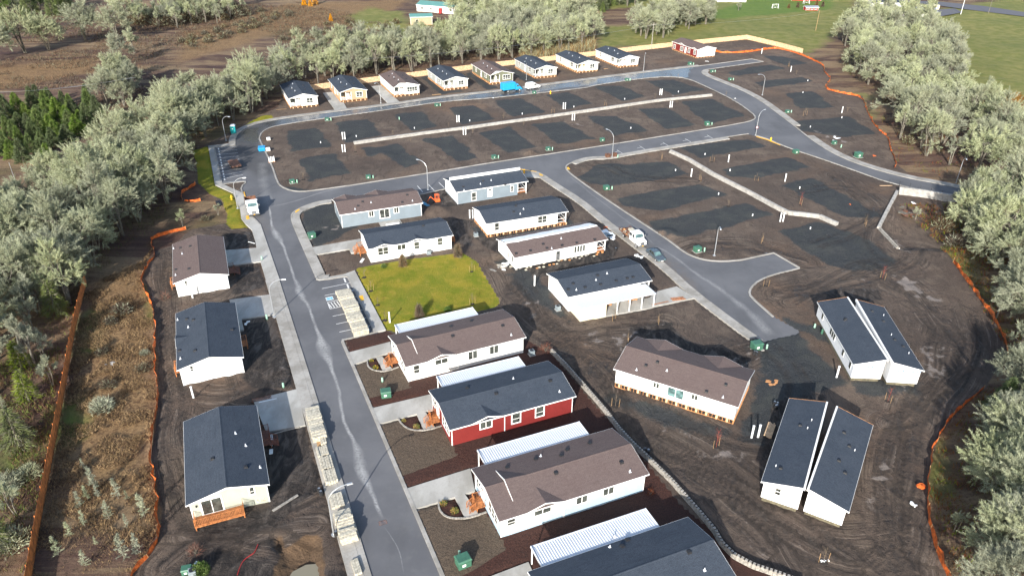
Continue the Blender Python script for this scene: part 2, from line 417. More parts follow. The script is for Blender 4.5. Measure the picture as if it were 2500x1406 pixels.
site = [[(420, 600), (470, 560), (560, 545), (575, 520), (480, 450), (500, 355), (600, 300), (680, 262), (690, 232), (760, 215), (930, 195), (1152, 168), (1356, 146), (1641, 112), (1823, 97), (1959, 131), (2010, 160), (2030, 193), (2009, 215), (2107, 236), (2118, 275), (2140, 313), (2172, 336), (2190, 400), (2230, 436), (2400, 470), (2300, 500), (2330, 560), (2300, 600), (2360, 680), (2443, 808), (2460, 860), (2440, 900), (2390, 960), (2345, 1000), (2290, 1080), (2268, 1150), (2264, 1210), (2275, 1300), (2320, 1404), (2400, 1560), (250, 1560), (320, 1404), (385, 1320), (388, 1240), (368, 1110), (390, 985), (380, 830), (375, 750), (350, 680), (380, 615)]]
pads = [[(705, 321.6), (768, 314.5), (802, 358.6), (719.5, 367)], [(827.7, 301.6), (896, 293), (927, 330), (850.4, 345.8)], [(964, 280), (1027, 274.6), (1061, 310), (1007, 320)],
 [(1098, 264.7), (1155, 259), (1200.5, 290), (1135, 301.7)], [(1211, 247.6), (1268, 242), (1325, 273), (1257, 284.6)], [(1339.5, 233), (1385, 227.7), (1442, 253), (1385, 264.7)],
 [(1456, 212), (1513, 210.6), (1570, 236), (1521.6, 246)], [(1581, 199), (1644, 196), (1712, 219), (1649.6, 230.5)], [(736.6, 388), (813.5, 377), (844.8, 422.5), (759, 439.6)],
 [(887.5, 362.8), (967, 355.6), (1018, 399.8), (990, 408), (930, 372), (905, 380)], [(1038, 341.5), (1101, 334.4), (1160.7, 384), (1120, 392), (1080, 366)], [(1177.7, 324.4), (1240, 313), (1305, 358.6), (1242.7, 372.8)],
 [(1305, 304.5), (1370.7, 300), (1444.8, 338.7), (1365, 350)], [(1436, 284.6), (1501.7, 284.6), (1575.7, 318.7), (1504.5, 328.7)], [(1567, 269), (1627, 266), (1695, 306), (1627, 313)],
 [(1669.6, 250.4), (1735, 244.7), (1812, 281.7), (1729, 301.7)], [(1462, 408), (1630, 398), (1672, 425), (1513, 451), (1445, 449), (1425, 434)], [(1507, 485), (1706.5, 451), (1769, 474), (1612.6, 510.7), (1527, 502)],
 [(1593, 545), (1820, 501), (1880, 522), (1684, 573), (1627, 576)], [(1669.6, 361), (1826, 343), (1860, 358.6), (1712, 384)], [(1767, 415), (1922, 387), (1965, 408), (1851, 434), (1785, 430)],
 [(1914, 454), (1982, 438), (2150, 528), (2067.5, 529)], [(1911, 565), (1999, 545), (2113, 590), (2184, 636), (2150, 650), (2084.6, 658.7), (2035, 645), (1976, 612)], [(1775, 178), (1882, 159), (1914, 168), (1800, 184)],
 [(1862.6, 136.6), (1914, 140), (1968, 155), (1919.5, 159)], [(1848, 202), (1956.5, 190.7), (1982, 199), (1871, 213)], [(1925, 230.5), (1982, 225), (2030.5, 262), (1953.7, 264.7)],
 [(1939.5, 299), (2070, 287), (2133, 327), (2056, 334), (1959, 319)], [(700, 478), (775, 468), (690, 460)], [(985, 385), (1010, 382), (1020, 400)],
 [(1030, 190), (1050, 186), (1125, 224), (1080, 228)], [(1140, 180), (1152, 178), (1210, 214), (1192, 217)], [(1240, 172), (1256, 170), (1320, 200), (1290, 202)],
 [(760, 510), (800, 500), (870, 555), (770, 600), (735, 555)], [(1190, 585), (1160, 560), (1380, 540), (1400, 560), (1200, 600)], [(1210, 640), (1480, 600), (1490, 625), (1290, 670)]]
gravelroad = [[(1855, 828), (1950, 810), (2010, 880), (2070, 935), (2040, 960), (1985, 960), (1955, 1000), (1880, 1100), (1800, 1070), (1845, 940), (1850, 880)], [(1820, 735), (1960, 790), (2030, 800), (2050, 850), (1990, 830), (1930, 800), (1840, 740)],
 [(1320, 655), (1240, 670), (1300, 740), (1400, 790), (1340, 720)], [(2070, 925), (2250, 935), (2240, 960), (2090, 965)], [(1490, 955), (1790, 1050), (1780, 1070), (1600, 1030), (1480, 980)]]
mud_and_shade = [[(545, 570), (620, 565), (628, 600), (555, 610)], [(597, 790), (672, 775), (722, 945), (640, 960), (600, 930), (600, 830)], [(645, 1060), (745, 1040), (780, 1200), (700, 1260), (600, 1300), (470, 1300), (470, 1285), (665, 1235)],  # black mud and dark gravel, with house shade painted into the same zones
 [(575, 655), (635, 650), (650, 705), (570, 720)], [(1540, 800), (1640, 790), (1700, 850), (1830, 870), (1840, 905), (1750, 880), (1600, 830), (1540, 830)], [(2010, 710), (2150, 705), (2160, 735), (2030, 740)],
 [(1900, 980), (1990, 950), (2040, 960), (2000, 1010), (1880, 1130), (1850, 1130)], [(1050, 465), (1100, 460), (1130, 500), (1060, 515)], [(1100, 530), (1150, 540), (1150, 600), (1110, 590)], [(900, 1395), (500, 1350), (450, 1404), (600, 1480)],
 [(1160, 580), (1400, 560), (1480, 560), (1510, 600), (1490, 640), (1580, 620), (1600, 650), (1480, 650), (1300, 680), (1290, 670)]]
mulch = [[(842, 829), (940, 806), (960, 815), (1285, 830), (1345, 862), (1440, 975), (1570, 1120), (1660, 1230), (1790, 1340), (1900, 1404), (2000, 1500), (1110, 1500), (1072, 1404)]]
pea = [[(866, 891), (916, 872), (936, 908), (980, 898), (1004, 948), (899, 973)], [(924, 1037), (1016, 1009), (1034, 1052), (1083, 1043), (1117, 1113), (979, 1163)], [(1012, 1245), (1108, 1213), (1135, 1266), (1188, 1251), (1238, 1342), (1090, 1430)]]
beds = [[(897, 878), (918, 873), (936, 906), (915, 903), (900, 893)], [(972, 1022), (1016, 1009), (1036, 1050), (1010, 1052), (985, 1042)], [(1074, 1222), (1108, 1211), (1137, 1264), (1100, 1265), (1072, 1248)], [(938, 870), (955, 862), (975, 893), (957, 898)], [(1040, 1003), (1058, 998), (1078, 1038), (1063, 1040)], [(1134, 1200), (1160, 1192), (1180, 1245), (1167, 1252)]]
lawn = [[(868, 655), (1000, 633), (1130, 618), (1165, 640), (1222, 740), (1213, 750), (965, 812), (942, 806)], [(470, 368), (509, 357), (525, 454), (569, 474), (586, 513), (589, 535), (607, 556), (566, 560), (552, 548), (555, 522), (541, 488), (512, 474), (484, 448), (478, 391)], [(600, 305), (640, 283), (662, 282), (668, 288), (620, 303)]]
green1 = [[(1000, 92), (860, 62), (850, 40), (900, 20), (980, 30), (1000, 60)], [(1440, 24), (1560, 18), (1560, 60), (1462, 70), (1462, 118), (1640, 112), (1823, 95), (1960, 130), (2000, 120), (2080, 30), (2120, -60), (1400, -60)], [(2240, 30), (2900, -60), (2900, 420), (2500, 300), (2420, 240), (2330, 160)],
 [(2190, 490), (2320, 520), (2330, 600), (2370, 690), (2430, 800), (2350, 760), (2200, 640), (2240, 590)], [(1880, 128), (1960, 132), (1990, 150), (1930, 140)], [(2060, 230), (2110, 235), (2120, 310), (2090, 290)], [(2090, 330), (2140, 330), (2130, 348), (2090, 348)], [(1100, 55), (1000, 72), (1010, 62), (1095, 48)]]
deepgreen = [[(150, 1000), (190, 975), (196, 1045), (165, 1085)], [(200, 780), (232, 750), (222, 850), (192, 860)], [(370, 700), (392, 720), (388, 780), (376, 770)], [(0, 1120), (60, 1100), (50, 1180), (0, 1200)], [(2340, 700), (2370, 760), (2350, 780), (2325, 720)], [(1700, 45), (1830, 0), (2030, -10), (2030, 25), (1850, 40), (1740, 50)], [(2235, 1080), (2290, 1080), (2300, 1180), (2275, 1200)]]
tan = [[(-200, 180), (150, 150), (240, 140), (230, 175), (60, 210), (-200, 240)], [(230, 690), (345, 650), (375, 760), (385, 900), (385, 1000), (365, 1110), (372, 1200), (200, 1250), (165, 1050), (190, 870), (215, 760)], [(450, 80), (700, 10), (1000, 0), (900, 60), (700, 70), (600, 110), (430, 160)], [(1600, 40), (1720, 60), (1720, 100), (1560, 110)], [(2340, 210), (2480, 200), (2500, 240), (2420, 230)], [(20, 160), (120, 150), (60, 200), (10, 190)]]
smear_and_sheen = [[(1430, 810), (1520, 800), (1560, 850), (1500, 860)], [(2170, 560), (2230, 590), (2240, 620), (2150, 600)], [(2160, 650), (2240, 700), (2300, 740), (2260, 740), (2170, 690)], [(2200, 880), (2260, 860), (2330, 830), (2300, 910), (2200, 960)], [(2130, 1130), (2180, 1080), (2190, 1180), (2130, 1300), (2100, 1280)], [(1760, 1090), (1860, 1110), (1850, 1130), (1740, 1110)], [(1930, 1110), (1960, 1130), (1900, 1140)], [(670, 880), (710, 840), (690, 900)], [(1270, 700), (1330, 800), (1300, 790)], [(1600, 995), (1740, 1080), (1700, 1070)], [(1590, 235), (1650, 230), (1640, 240)], [(1400, 290), (1360, 310), (1420, 310)], [(1990, 320), (2060, 340), (2100, 360), (2050, 350)], [(770, 540), (830, 545), (810, 570)], [(2060, 660), (2130, 650), (2120, 690)], [(1985, 900), (2010, 920), (2000, 930)]]  # pale dried smears; puddle sheen is painted in as pale colour too
m_site = zone(site, .5, .5); m_pad = zone(pads, .9, 1.3, 11, .7); m_gr = zone(gravelroad, 1.2, 1.6, 21); m_mudshade = zone(mud_and_shade, 1.0, 1.4, 31)
m_mul = zone(mulch, .12, .05, 41); m_pea = zone(pea, .1, .04, 51); m_bed = zone(beds, .1, .02, 52); m_lawn = zone(lawn, .15, .25, 61)
m_g1 = zone(green1, 2.5, 4, 71); m_dg = zone(deepgreen, 2.0, 2, 81); m_tan = zone(tan, 2.5, 3.5, 91); m_sm = .75*zone(smear_and_sheen, 2.2, 4.0, 101)
m_sm *= np.clip(.5+1.6*fn(.9, 102), 0, 1)
m_mul[m_bed > m_mul] = m_bed[m_bed > m_mul]; m_pea = m_pea*(1-m_bed)
# wheel tracks: paired ruts pressed along drive lines
tracks = [[(1200, 640), (1250, 700), (1330, 800), (1400, 860), (1480, 980), (1600, 1090), (1800, 1180), (2000, 1320), (2150, 1404)], [(1345, 850), (1450, 900), (1560, 1060), (1700, 1180), (1850, 1260), (1960, 1400)],
 [(400, 640), (395, 760), (410, 900), (420, 1050), (430, 1200), (520, 1330), (700, 1360)], [(2290, 800), (2280, 900), (2210, 1000), (2220, 1120), (2190, 1260), (2210, 1404)], [(1880, 850), (1960, 920), (1940, 1000), (1870, 1090)],
 [(2150, 1404), (2180, 1250), (2160, 1120), (2250, 1000), (2330, 860), (2260, 740), (2180, 680), (2110, 640)], [(2000, 1300), (2100, 1330), (2240, 1280), (2260, 1180), (2250, 1050), (2350, 900)], [(1500, 860), (1600, 880), (1700, 930), (1840, 860)],
 [(1250, 690), (1360, 830), (1540, 880)], [(1260, 770), (1350, 850), (1420, 840), (1500, 860)], [(1900, 720), (2040, 700), (2190, 660), (2250, 600)], [(2040, 430), (2150, 520), (2120, 600), (2190, 650)], [(700, 1300), (560, 1290), (470, 1330), (400, 1390)],
 [(1640, 1040), (1760, 1110), (1860, 1180), (1900, 1250)], [(1660, 1000), (1800, 1090), (1900, 1090)], [(410, 620), (420, 700), (400, 850), (425, 980)], [(1350, 830), (1480, 900), (1500, 1040), (1620, 1130), (1760, 1160), (1870, 1290), (2060, 1390), (2200, 1340)], [(1420, 900), (1460, 990), (1560, 1100), (1680, 1140), (1800, 1240), (1880, 1340)], [(2160, 1440), (2230, 1300), (2190, 1170), (2200, 1050), (2290, 960), (2390, 850), (2340, 760)], [(2180, 1040), (2300, 960), (2360, 900)], [(1930, 740), (2000, 700), (2100, 650), (2180, 640)], [(1620, 790), (1500, 800), (1400, 830), (1330, 780), (1290, 700)], [(2150, 700), (2250, 750), (2330, 830)], [(1960, 470), (2060, 450), (2160, 500), (2110, 560), (1990, 600)], [(1640, 640), (1700, 600), (1840, 600), (1960, 640)], [(1450, 400), (1560, 440), (1700, 440)], [(500, 560), (590, 570), (610, 660), (560, 700), (520, 720)], [(440, 930), (520, 960), (620, 950), (700, 900)], [(470, 1300), (600, 1280), (720, 1240), (780, 1200)], [(500, 1404), (640, 1300), (760, 1290)], [(600, 720), (560, 830), (600, 960)], [(700, 900), (640, 1000)]]
rut = np.zeros_like(X); ridge = np.zeros_like(X); fD = np.full(X.shape, 30.); fS = np.zeros_like(X)
for i, T in enumerate(tracks):
    L = resample(smooth_line(W(T), 2), 1.0)
    L = [p+np.array([mnoise(Vector((q*.11, i*7.3, 0))), mnoise(Vector((q*.11, i*7.3, 5)))])*1.0 for q, p in enumerate(L)]
    Lp = np.array(L); k_ = (X > Lp[:, 0].min()-7) & (X < Lp[:, 0].max()+7) & (Y > Lp[:, 1].min()-7) & (Y < Lp[:, 1].max()+7); xx, yy = X[k_], Y[k_]; bd = np.full(xx.shape, 900.); bs_ = np.zeros(xx.shape); sg_ = np.ones(xx.shape)
    for q_, (a_, b_) in enumerate(zip(Lp, Lp[1:])):
        ex, ey = b_-a_; l2 = ex*ex+ey*ey; wx, wy = xx-a_[0], yy-a_[1]; t_ = np.clip((wx*ex+wy*ey)/l2, 0, 1); d2 = (wx-ex*t_)**2+(wy-ey*t_)**2; n_ = d2 < bd
        bd[n_] = d2[n_]; bs_[n_] = (q_+t_[n_])+i*61.7; sg_[n_] = np.sign(ex*wy-ey*wx)[n_]
    bd = np.sqrt(bd); cur = fD[k_]; n_ = bd < np.abs(cur); cur[n_] = (bd*sg_)[n_]; fD[k_] = cur; cs = fS[k_]; cs[n_] = bs_[n_]; fS[k_] = cs
    for off in (-.95, .95, -.95+.55*math.sin(i), 1.7):
        d = line_dist(X, Y, [tuple(p) for p in offset(L, off)], 3)
        rut = np.maximum(rut, np.clip(1-d/.42, 0, 1)*np.clip(.8+1.2*fn(3, 200+i), 0, 1)); ridge = np.maximum(ridge, np.clip(1-abs(d-.62)/.3, 0, 1)*np.clip(.4+1.6*fn(4, 230+i), 0, 1))
rut *= m_site*(1-m_mul)*(1-m_lawn); ridge *= m_site*(1-m_mul)*(1-m_lawn)*(1-rut)
# heights
open_ = np.clip((dhard-.2)/1.2, 0, 1)
wild = 1-m_site
Z = .055+open_*(.05*fn(1.1, 5)+.04*fn(.6, 6)+.10*fn(6, 7)*m_site+wild*(.22*fn(2.2, 8)+.35*fn(9, 9)+.5*fn(40, 10)))
Z += open_*m_mudshade*(.14*fn(1.2, 15)+.06*fn(.7, 16))
Z -= open_*rut*.16; Z += open_*ridge*.06
Z -= open_*m_lawn*(Z-.06)*.8
mounds = [((940, 381), 4.2, .6), ((1295, 375), 2.6, 1.0), ((1543, 333), 4, .8), ((1489, 411), 4.5, .7), ((1627, 570), 3, .8), ((1069.5, 516), 3.6, 1.2), ((1217, 417), 2.2, .9), ((1106.5, 433), 2.2, .9), ((1635, 208), 3, .5),
          ((1515, 181), 3, .6), ((1858, 424), 3.2, .5), ((2025, 600), 5, .35), ((1830, 300), 2, .3), ((2345, 545), 2, .3), ((1555, 825), 2.5, .5), ((1780, 850), 4, .4), ((680, 905), 3, .35)]
m_mound = np.zeros_like(X)
for (px, py), r, h in mounds:
    c = G(px, py); d = np.hypot(X-c[0], Y-c[1])/r*(1+.25*fn(2, 300)); b = np.clip(1-d, 0, 1); b = b*b*(3-2*b)
    Z += h*b*np.clip((dhard+.6)/.8, 0, 1); m_mound = np.maximum(m_mound, b)
# excavation with standing water at the bottom of the frame
pit = sdf_box(X, Y, W([(690, 1345), (745, 1305), (778, 1300), (785, 1335), (800, 1480), (640, 1480), (660, 1404)]), 8)+.5*fn(1.2, 400)+.25*fn(.5, 401)
m_pit = np.clip(.5-pit/1.0, 0, 1); Z -= 1.0*np.clip(-pit/1.3+.1, 0, 1)*(1+.3*fn(1, 402))
ex = sdf_box(X, Y, W([(665, 1306), (690, 1300), (700, 1340), (690, 1360), (668, 1340)]), 4); Z -= .7*np.clip(-ex/.6+.3, 0, 1); m_pit = np.maximum(m_pit, np.clip(.5-ex, 0, 1)*.8)
# low ground beyond the corner retaining wall
low = sdf_box(X, Y, W([(2200, 500), (2230, 497), (2306, 505), (2420, 560), (2400, 620), (2190, 610), (2148, 556)]), 5); Z -= 1.3*np.clip(-low/4, 0, 1)
inside = np.clip((.28-dhard)/.12, 0, 1); Z = Z*(1-inside)-.22*inside
me = bpy.data.meshes.new('ground')
nv = len(X); co = np.stack([X, Y, Z], 1).astype(np.float32)
me.vertices.add(nv); me.vertices.foreach_set('co', co.ravel())
ii = (np.arange(ny-1)[:, None]*nx+np.arange(nx-1)[None, :]).ravel()
q = np.stack([ii, ii+1, ii+nx+1, ii+nx], 1).astype(np.int32)
me.loops.add(q.size); me.loops.foreach_set('vertex_index', q.ravel()); me.polygons.add(len(q))
me.polygons.foreach_set('loop_start', np.arange(0, q.size, 4, dtype=np.int32)); me.update(calc_edges=True)
me.polygons.foreach_set('use_smooth', [True]*len(q))
def attr(me_, name, a, b, c, d=None):
    at = me_.attributes.new(name, 'FLOAT_COLOR', 'POINT'); d = np.ones_like(a) if d is None else d
    at.data.foreach_set('color', np.stack([a, b, c, d], 1).astype(np.float32).ravel())
attr(me, 'za', m_site, np.maximum(m_pad, m_gr*.9), m_mudshade); attr(me, 'zb', m_mul, m_pea, m_lawn); attr(me, 'zc', m_g1, m_dg, m_tan); m_sm = np.maximum(m_sm, ridge*.55); attr(me, 'ze', fD, fS, np.clip(1-np.abs(fD)/6.5, 0, 1)*(1-m_mul)*(1-m_lawn)*m_site*np.clip(dhard/.6, 0, 1)); attr(me, 'zd', rut, m_sm, np.maximum(m_pit, 0))
ground = bpy.data.objects.new('ground', me); C.objects.link(ground); tag(ground, kind='structure')
b = NB('ground_mat', .9, 0, .3)
A = {}
for nme in ('za', 'zb', 'zc', 'zd', 'ze'):
    at = b.n('ShaderNodeAttribute', attribute_name=nme); sp = b.n('ShaderNodeSeparateColor'); b.l(at.outputs['Color'], sp.inputs[0])
    for k_, s in enumerate('rgb'): A[nme+s] = sp.outputs[k_]
n1 = b.noise(.03, detail=6); n2 = b.noise(.25, detail=6); n3 = b.noise(2.2, detail=6, rough=.75); n4 = b.noise(7, detail=4, rough=.8); n5 = b.noise(.09, detail=5)
ns = b.noise(.6, b.geo((1, .35, 1), (0, 0, R(25))), 6, .7, 1.2)
def ragged(a, k=.5): return b.ramp(b.math('ADD', a, b.math('MULTIPLY', b.math('SUBTRACT', n3, .5), k)), .35, .65)
# wild: russet, umber, tan, olive
c = b.mix(b.ramp(n5, .38, .62), (.088, .048, .038), (.13, .08, .055))
c = b.mix(b.math('MULTIPLY', b.ramp(n1, .45, .6), .55), c, (.10, .062, .038)); nl = b.noise(.045, b.geo((.3, 1.5, 1), (0, 0, R(-12))), 7, .72, 1.5); c = b.mix(b.math('MULTIPLY', b.ramp(nl, .47, .58), .8), c, (.25, .175, .10)); c = b.mix(b.math('MULTIPLY', b.ramp(nl, .48, .38), .7), c, (.045, .018, .018)); no = b.noise(.022, b.geo((1, 1, 1), (0, 0, R(40))), 5, .6); c = b.mix(b.math('MULTIPLY', b.ramp(no, .55, .66), .55), c, (.12, .11, .04))
c = b.mix(b.math('MULTIPLY', b.ramp(n2, .5, .72), .5), c, (.155, .105, .055))
c = b.mix(b.math('MULTIPLY', b.ramp(n3, .50, .70), .65), c, (.028, .017, .011))
tanc = b.mix(b.ramp(n3, .42, .62), (.28, .175, .08), (.10, .052, .024)); tanc = b.mix(b.math('MULTIPLY', b.ramp(n4, .5, .75), .5), tanc, (.38, .27, .14)); tanc = b.mix(b.math('MULTIPLY', b.ramp(n2, .5, .7), .5), tanc, (.07, .04, .02))
c = b.mix(b.math('MULTIPLY', A['zcb'], .85), c, tanc)
gc = b.mix(b.ramp(n2, .35, .65), (.135, .155, .03), (.225, .21, .065)); gc = b.mix(b.math('MULTIPLY', b.ramp(n1, .4, .65), .5), gc, (.10, .13, .03)); gc = b.mix(b.math('MULTIPLY', b.ramp(n3, .55, .8), .4), gc, (.26, .2, .1))
c = b.mix(b.math('MULTIPLY', A['zcr'], .92), c, gc)
c = b.mix(b.math('MULTIPLY', A['zcg'], .9), c, b.mix(n2, (.06, .12, .015), (.13, .19, .03)))
# bare site soil
mud = b.mix(b.ramp(n5, .40, .60), (.082, .060, .048), (.140, .104, .080)); mud = b.mix(b.math('MULTIPLY', b.ramp(n2, .48, .70), .55), mud, (.19, .148, .112))
mud = b.mix(b.math('MULTIPLY', b.ramp(ns, .5, .66), .65), mud, (.045, .034, .028)); mud = b.mix(b.math('MULTIPLY', b.ramp(n4, .52, .72), .5), mud, (.26, .205, .155)); mud = b.mix(b.math('MULTIPLY', b.ramp(n4, .46, .30), .5), mud, (.045, .035, .03))
mud = b.mix(b.math('MULTIPLY', b.ramp(n1, .52, .66), .5), mud, (.175, .108, .068))
nw = b.noise(.045, detail=5, rough=.65); mud = b.mix(b.math('MULTIPLY', b.ramp(nw, .46, .62), .6), mud, (.048, .036, .031)); nk = b.noise(1.1, b.geo((1, .3, 1), (0, 0, R(-40))), 6, .75, 2.0); mud = b.mix(b.math('MULTIPLY', b.ramp(nk, .55, .68), .5), mud, (.03, .023, .02)); mud = b.mix(b.math('MULTIPLY', b.ramp(nk, .42, .30), .4), mud, (.21, .165, .13))
cmb = b.n('ShaderNodeCombineXYZ'); b.l(b.math('MULTIPLY', A['zer'], 1.5), cmb.inputs[0]); b.l(b.math('MULTIPLY', A['zeg'], .045), cmb.inputs[1])
fl = b.noise(1.6, cmb.outputs[0], 5, .75); fm = b.math('MULTIPLY', A['zeb'], b.ramp(n2, .35, .6)); fm2 = b.ramp(fm, 0.0, .55)
mud = b.mix(b.math('MULTIPLY', fm2, b.math('MULTIPLY', b.ramp(fl, .5, .62), .75)), mud, (.034, .026, .022)); mud = b.mix(b.math('MULTIPLY', fm2, b.math('MULTIPLY', b.ramp(fl, .46, .34), .6)), mud, (.26, .21, .175))
c = b.mix(ragged(A['zar'], .6), c, mud)
grv = b.mix(b.ramp(n4, .3, .7), (.015, .018, .021), (.050, .057, .062)); grv = b.mix(b.math('MULTIPLY', b.ramp(n2, .45, .7), .4), grv, (.075, .08, .068))
grv = b.mix(b.math('MULTIPLY', b.ramp(b.noise(26, detail=2, rough=.8), .62, .8), .5), grv, (.17, .17, .16))
c = b.mix(b.math('MULTIPLY', b.ramp(b.math('ADD', A['zag'], b.math('ADD', b.math('MULTIPLY', b.math('SUBTRACT', n3, .5), 1.0), b.math('MULTIPLY', b.math('SUBTRACT', n2, .5), .8))), .3, .72), .94), c, grv)
c = b.mix(b.math('MULTIPLY', ragged(A['zab'], .7), .9), c, b.mix(b.ramp(ns, .4, .65), (.018, .016, .016), (.085, .07, .06)))  # dark tone for wet mud and the painted shade beside homes
c = b.mix(b.math('MULTIPLY', A['zdr'], .8), c, (.030, .024, .021))
c = b.mix(b.math('MULTIPLY', ragged(A['zdg'], .8), .65), c, (.30, .26, .235))
c = b.mix(b.math('MULTIPLY', ragged(A['zdb'], .5), .9), c, b.mix(n3, (.17, .105, .055), (.07, .045, .03)))
ml = b.mix(b.ramp(n4, .3, .7), (.030, .012, .009), (.085, .035, .025)); ml = b.mix(b.math('MULTIPLY', b.ramp(n5, .4, .7), .5), ml, (.045, .028, .024))
c = b.mix(b.ramp(A['zbr'], .4, .6), c, ml)
pc = b.mix(b.ramp(n4, .35, .65), (.062, .045, .032), (.135, .10, .072)); pc = b.mix(b.math('MULTIPLY', b.ramp(b.noise(30, detail=2), .6, .75), .6), pc, (.28, .23, .17))
c = b.mix(b.ramp(A['zbg'], .4, .6), c, pc)
lw = b.mix(b.ramp(n2, .35, .65), (.15, .175, .006), (.27, .22, .018)); lw = b.mix(b.math('MULTIPLY', b.ramp(b.noise(.7, detail=6), .5, .72), .7), lw, (.33, .24, .035)); lw = b.mix(b.math('MULTIPLY', b.ramp(n4, .52, .75), .45), lw, (.08, .12, .008)); lw = b.mix(b.math('MULTIPLY', b.ramp(n5, .5, .65), .45), lw, (.12, .16, .012))
c = b.mix(ragged(A['zbb'], .25), c, lw)
b.base(c)
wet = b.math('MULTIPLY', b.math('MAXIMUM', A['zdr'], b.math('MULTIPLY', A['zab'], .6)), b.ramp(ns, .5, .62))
b.l(b.math('SUBTRACT', .92, b.math('MULTIPLY', wet, .55)), b.b.inputs['Roughness'])
hh = b.math('ADD', b.math('ADD', b.math('MULTIPLY', n3, .6), b.math('MULTIPLY', n4, .4)), b.math('MULTIPLY', b.math('MULTIPLY', fl, fm2), .8)); b.bump(hh, .35, 1.0)
me.materials.append(b.m)
# ================================================================ ASPHALT SHEET (z = 0)
ax_ = np.arange(-104, 175, .5); ay_ = np.arange(30, 345, .5); AX, AY = np.meshgrid(ax_, ay_); anx, any_ = len(ax_), len(ay_)
x = AX.ravel(); y = AY.ravel(); dd = np.maximum(sdf(x, y, np.array(ROAD)), -sdf(x, y, np.array(ISLE)))
keep = dd < .45; ii = (np.arange(any_-1)[:, None]*anx+np.arange(anx-1)[None, :]).ravel()
q = np.stack([ii, ii+1, ii+anx+1, ii+anx], 1); q = q[keep[q].any(1)]
u, inv = np.unique(q, return_inverse=True); q = inv.reshape(-1, 4); x, y = x[u], y[u]
am = bpy.data.meshes.new('asphalt'); am.from_pydata([(a, b_, 0) for a, b_ in zip(x, y)], [], [tuple(r) for r in q.tolist()]); am.update()
streak = np.zeros_like(x)
P = lambda pts, x=x, y=y: np.clip(.5-sdf_box(x, y, W(pts), 10)/4+.8*value_noise(x, y, 5, 88), 0, 1)
WETP = [(576, 350), (590, 315), (700, 285), (1100, 235), (1450, 190), (1620, 168), (1690, 160), (1690, 190), (1450, 212), (1100, 250), (700, 305), (650, 320), (640, 350)]; DAMPP = [(560, 370), (580, 310), (660, 300), (640, 345), (665, 410), (640, 430), (590, 420)]
wet = P([(576, 350), (590, 315), (700, 285), (1100, 235), (1450, 190), (1620, 168), (1690, 160), (1690, 190), (1450, 212), (1100, 250), (700, 305), (650, 320), (640, 350)])
damp = P([(560, 370), (580, 310), (660, 300), (640, 345), (665, 410), (640, 430), (590, 420)])
dirt = np.maximum(P([(1490, 560), (1560, 590), (1660, 660), (1700, 700), (1690, 712), (1620, 660), (1500, 570)])*.8, P([(610, 530), (640, 545), (650, 570), (625, 560)])*.5)
attr(am, 'ra', streak, wet, damp, None); at = am.attributes.new('rb', 'FLOAT', 'POINT'); at.data.foreach_set('value', dirt.astype(np.float32))
asp = bpy.data.objects.new('asphalt_road', am); C.objects.link(asp); tag(asp, kind='structure')
b = NB('asphalt', .8, 0, .5)
at = b.n('ShaderNodeAttribute', attribute_name='ra'); sp = b.n('ShaderNodeSeparateColor'); b.l(at.outputs['Color'], sp.inputs[0])
at2 = b.n('ShaderNodeAttribute', attribute_name='rb')
n1 = b.noise(.08, detail=5); n2 = b.noise(.7, detail=5); n3 = b.noise(25, detail=3, rough=.8); n5 = b.noise(.25, b.geo((1, .25, 1), (0, 0, R(22))), 4)
c = b.mix(b.ramp(n1, .35, .65), (.092, .093, .101), (.125, .126, .134)); c = b.mix(b.math('MULTIPLY', b.ramp(n2, .5, .8), .3), c, (.16, .155, .15)); c = b.mix(b.math('MULTIPLY', b.ramp(n5, .5, .7), .35), c, (.065, .066, .07))
c = b.mix(b.math('MULTIPLY', b.ramp(n3, .5, .8), .35), c, (.20, .20, .205))
c = b.mix(b.math('MULTIPLY', sp.outputs[2], .6), c, (.035, .033, .032))
c = b.mix(b.math('MULTIPLY', b.ramp(b.math('ADD', sp.outputs[1], b.math('MULTIPLY', b.math('SUBTRACT', n2, .5), 1.0)), .4, .7), .35), c, (.045, .046, .050))
c = b.mix(b.math('MULTIPLY', at2.outputs['Fac'], b.ramp(n2, .3, .6)), c, (.13, .10, .075))
c = b.mix(b.math('MULTIPLY', sp.outputs[0], b.ramp(b.noise(3, detail=4), .2, .6)), c, (.36, .36, .355))
b.base(c)
rg = b.math('SUBTRACT', .82, b.math('MULTIPLY', b.ramp(b.math('ADD', sp.outputs[1], b.math('MULTIPLY', b.math('SUBTRACT', n5, .5), 1.6)), .40, .95), .60)); b.l(rg, b.b.inputs['Roughness'])
b.bump(n3, .004); am.materials.append(b.m)
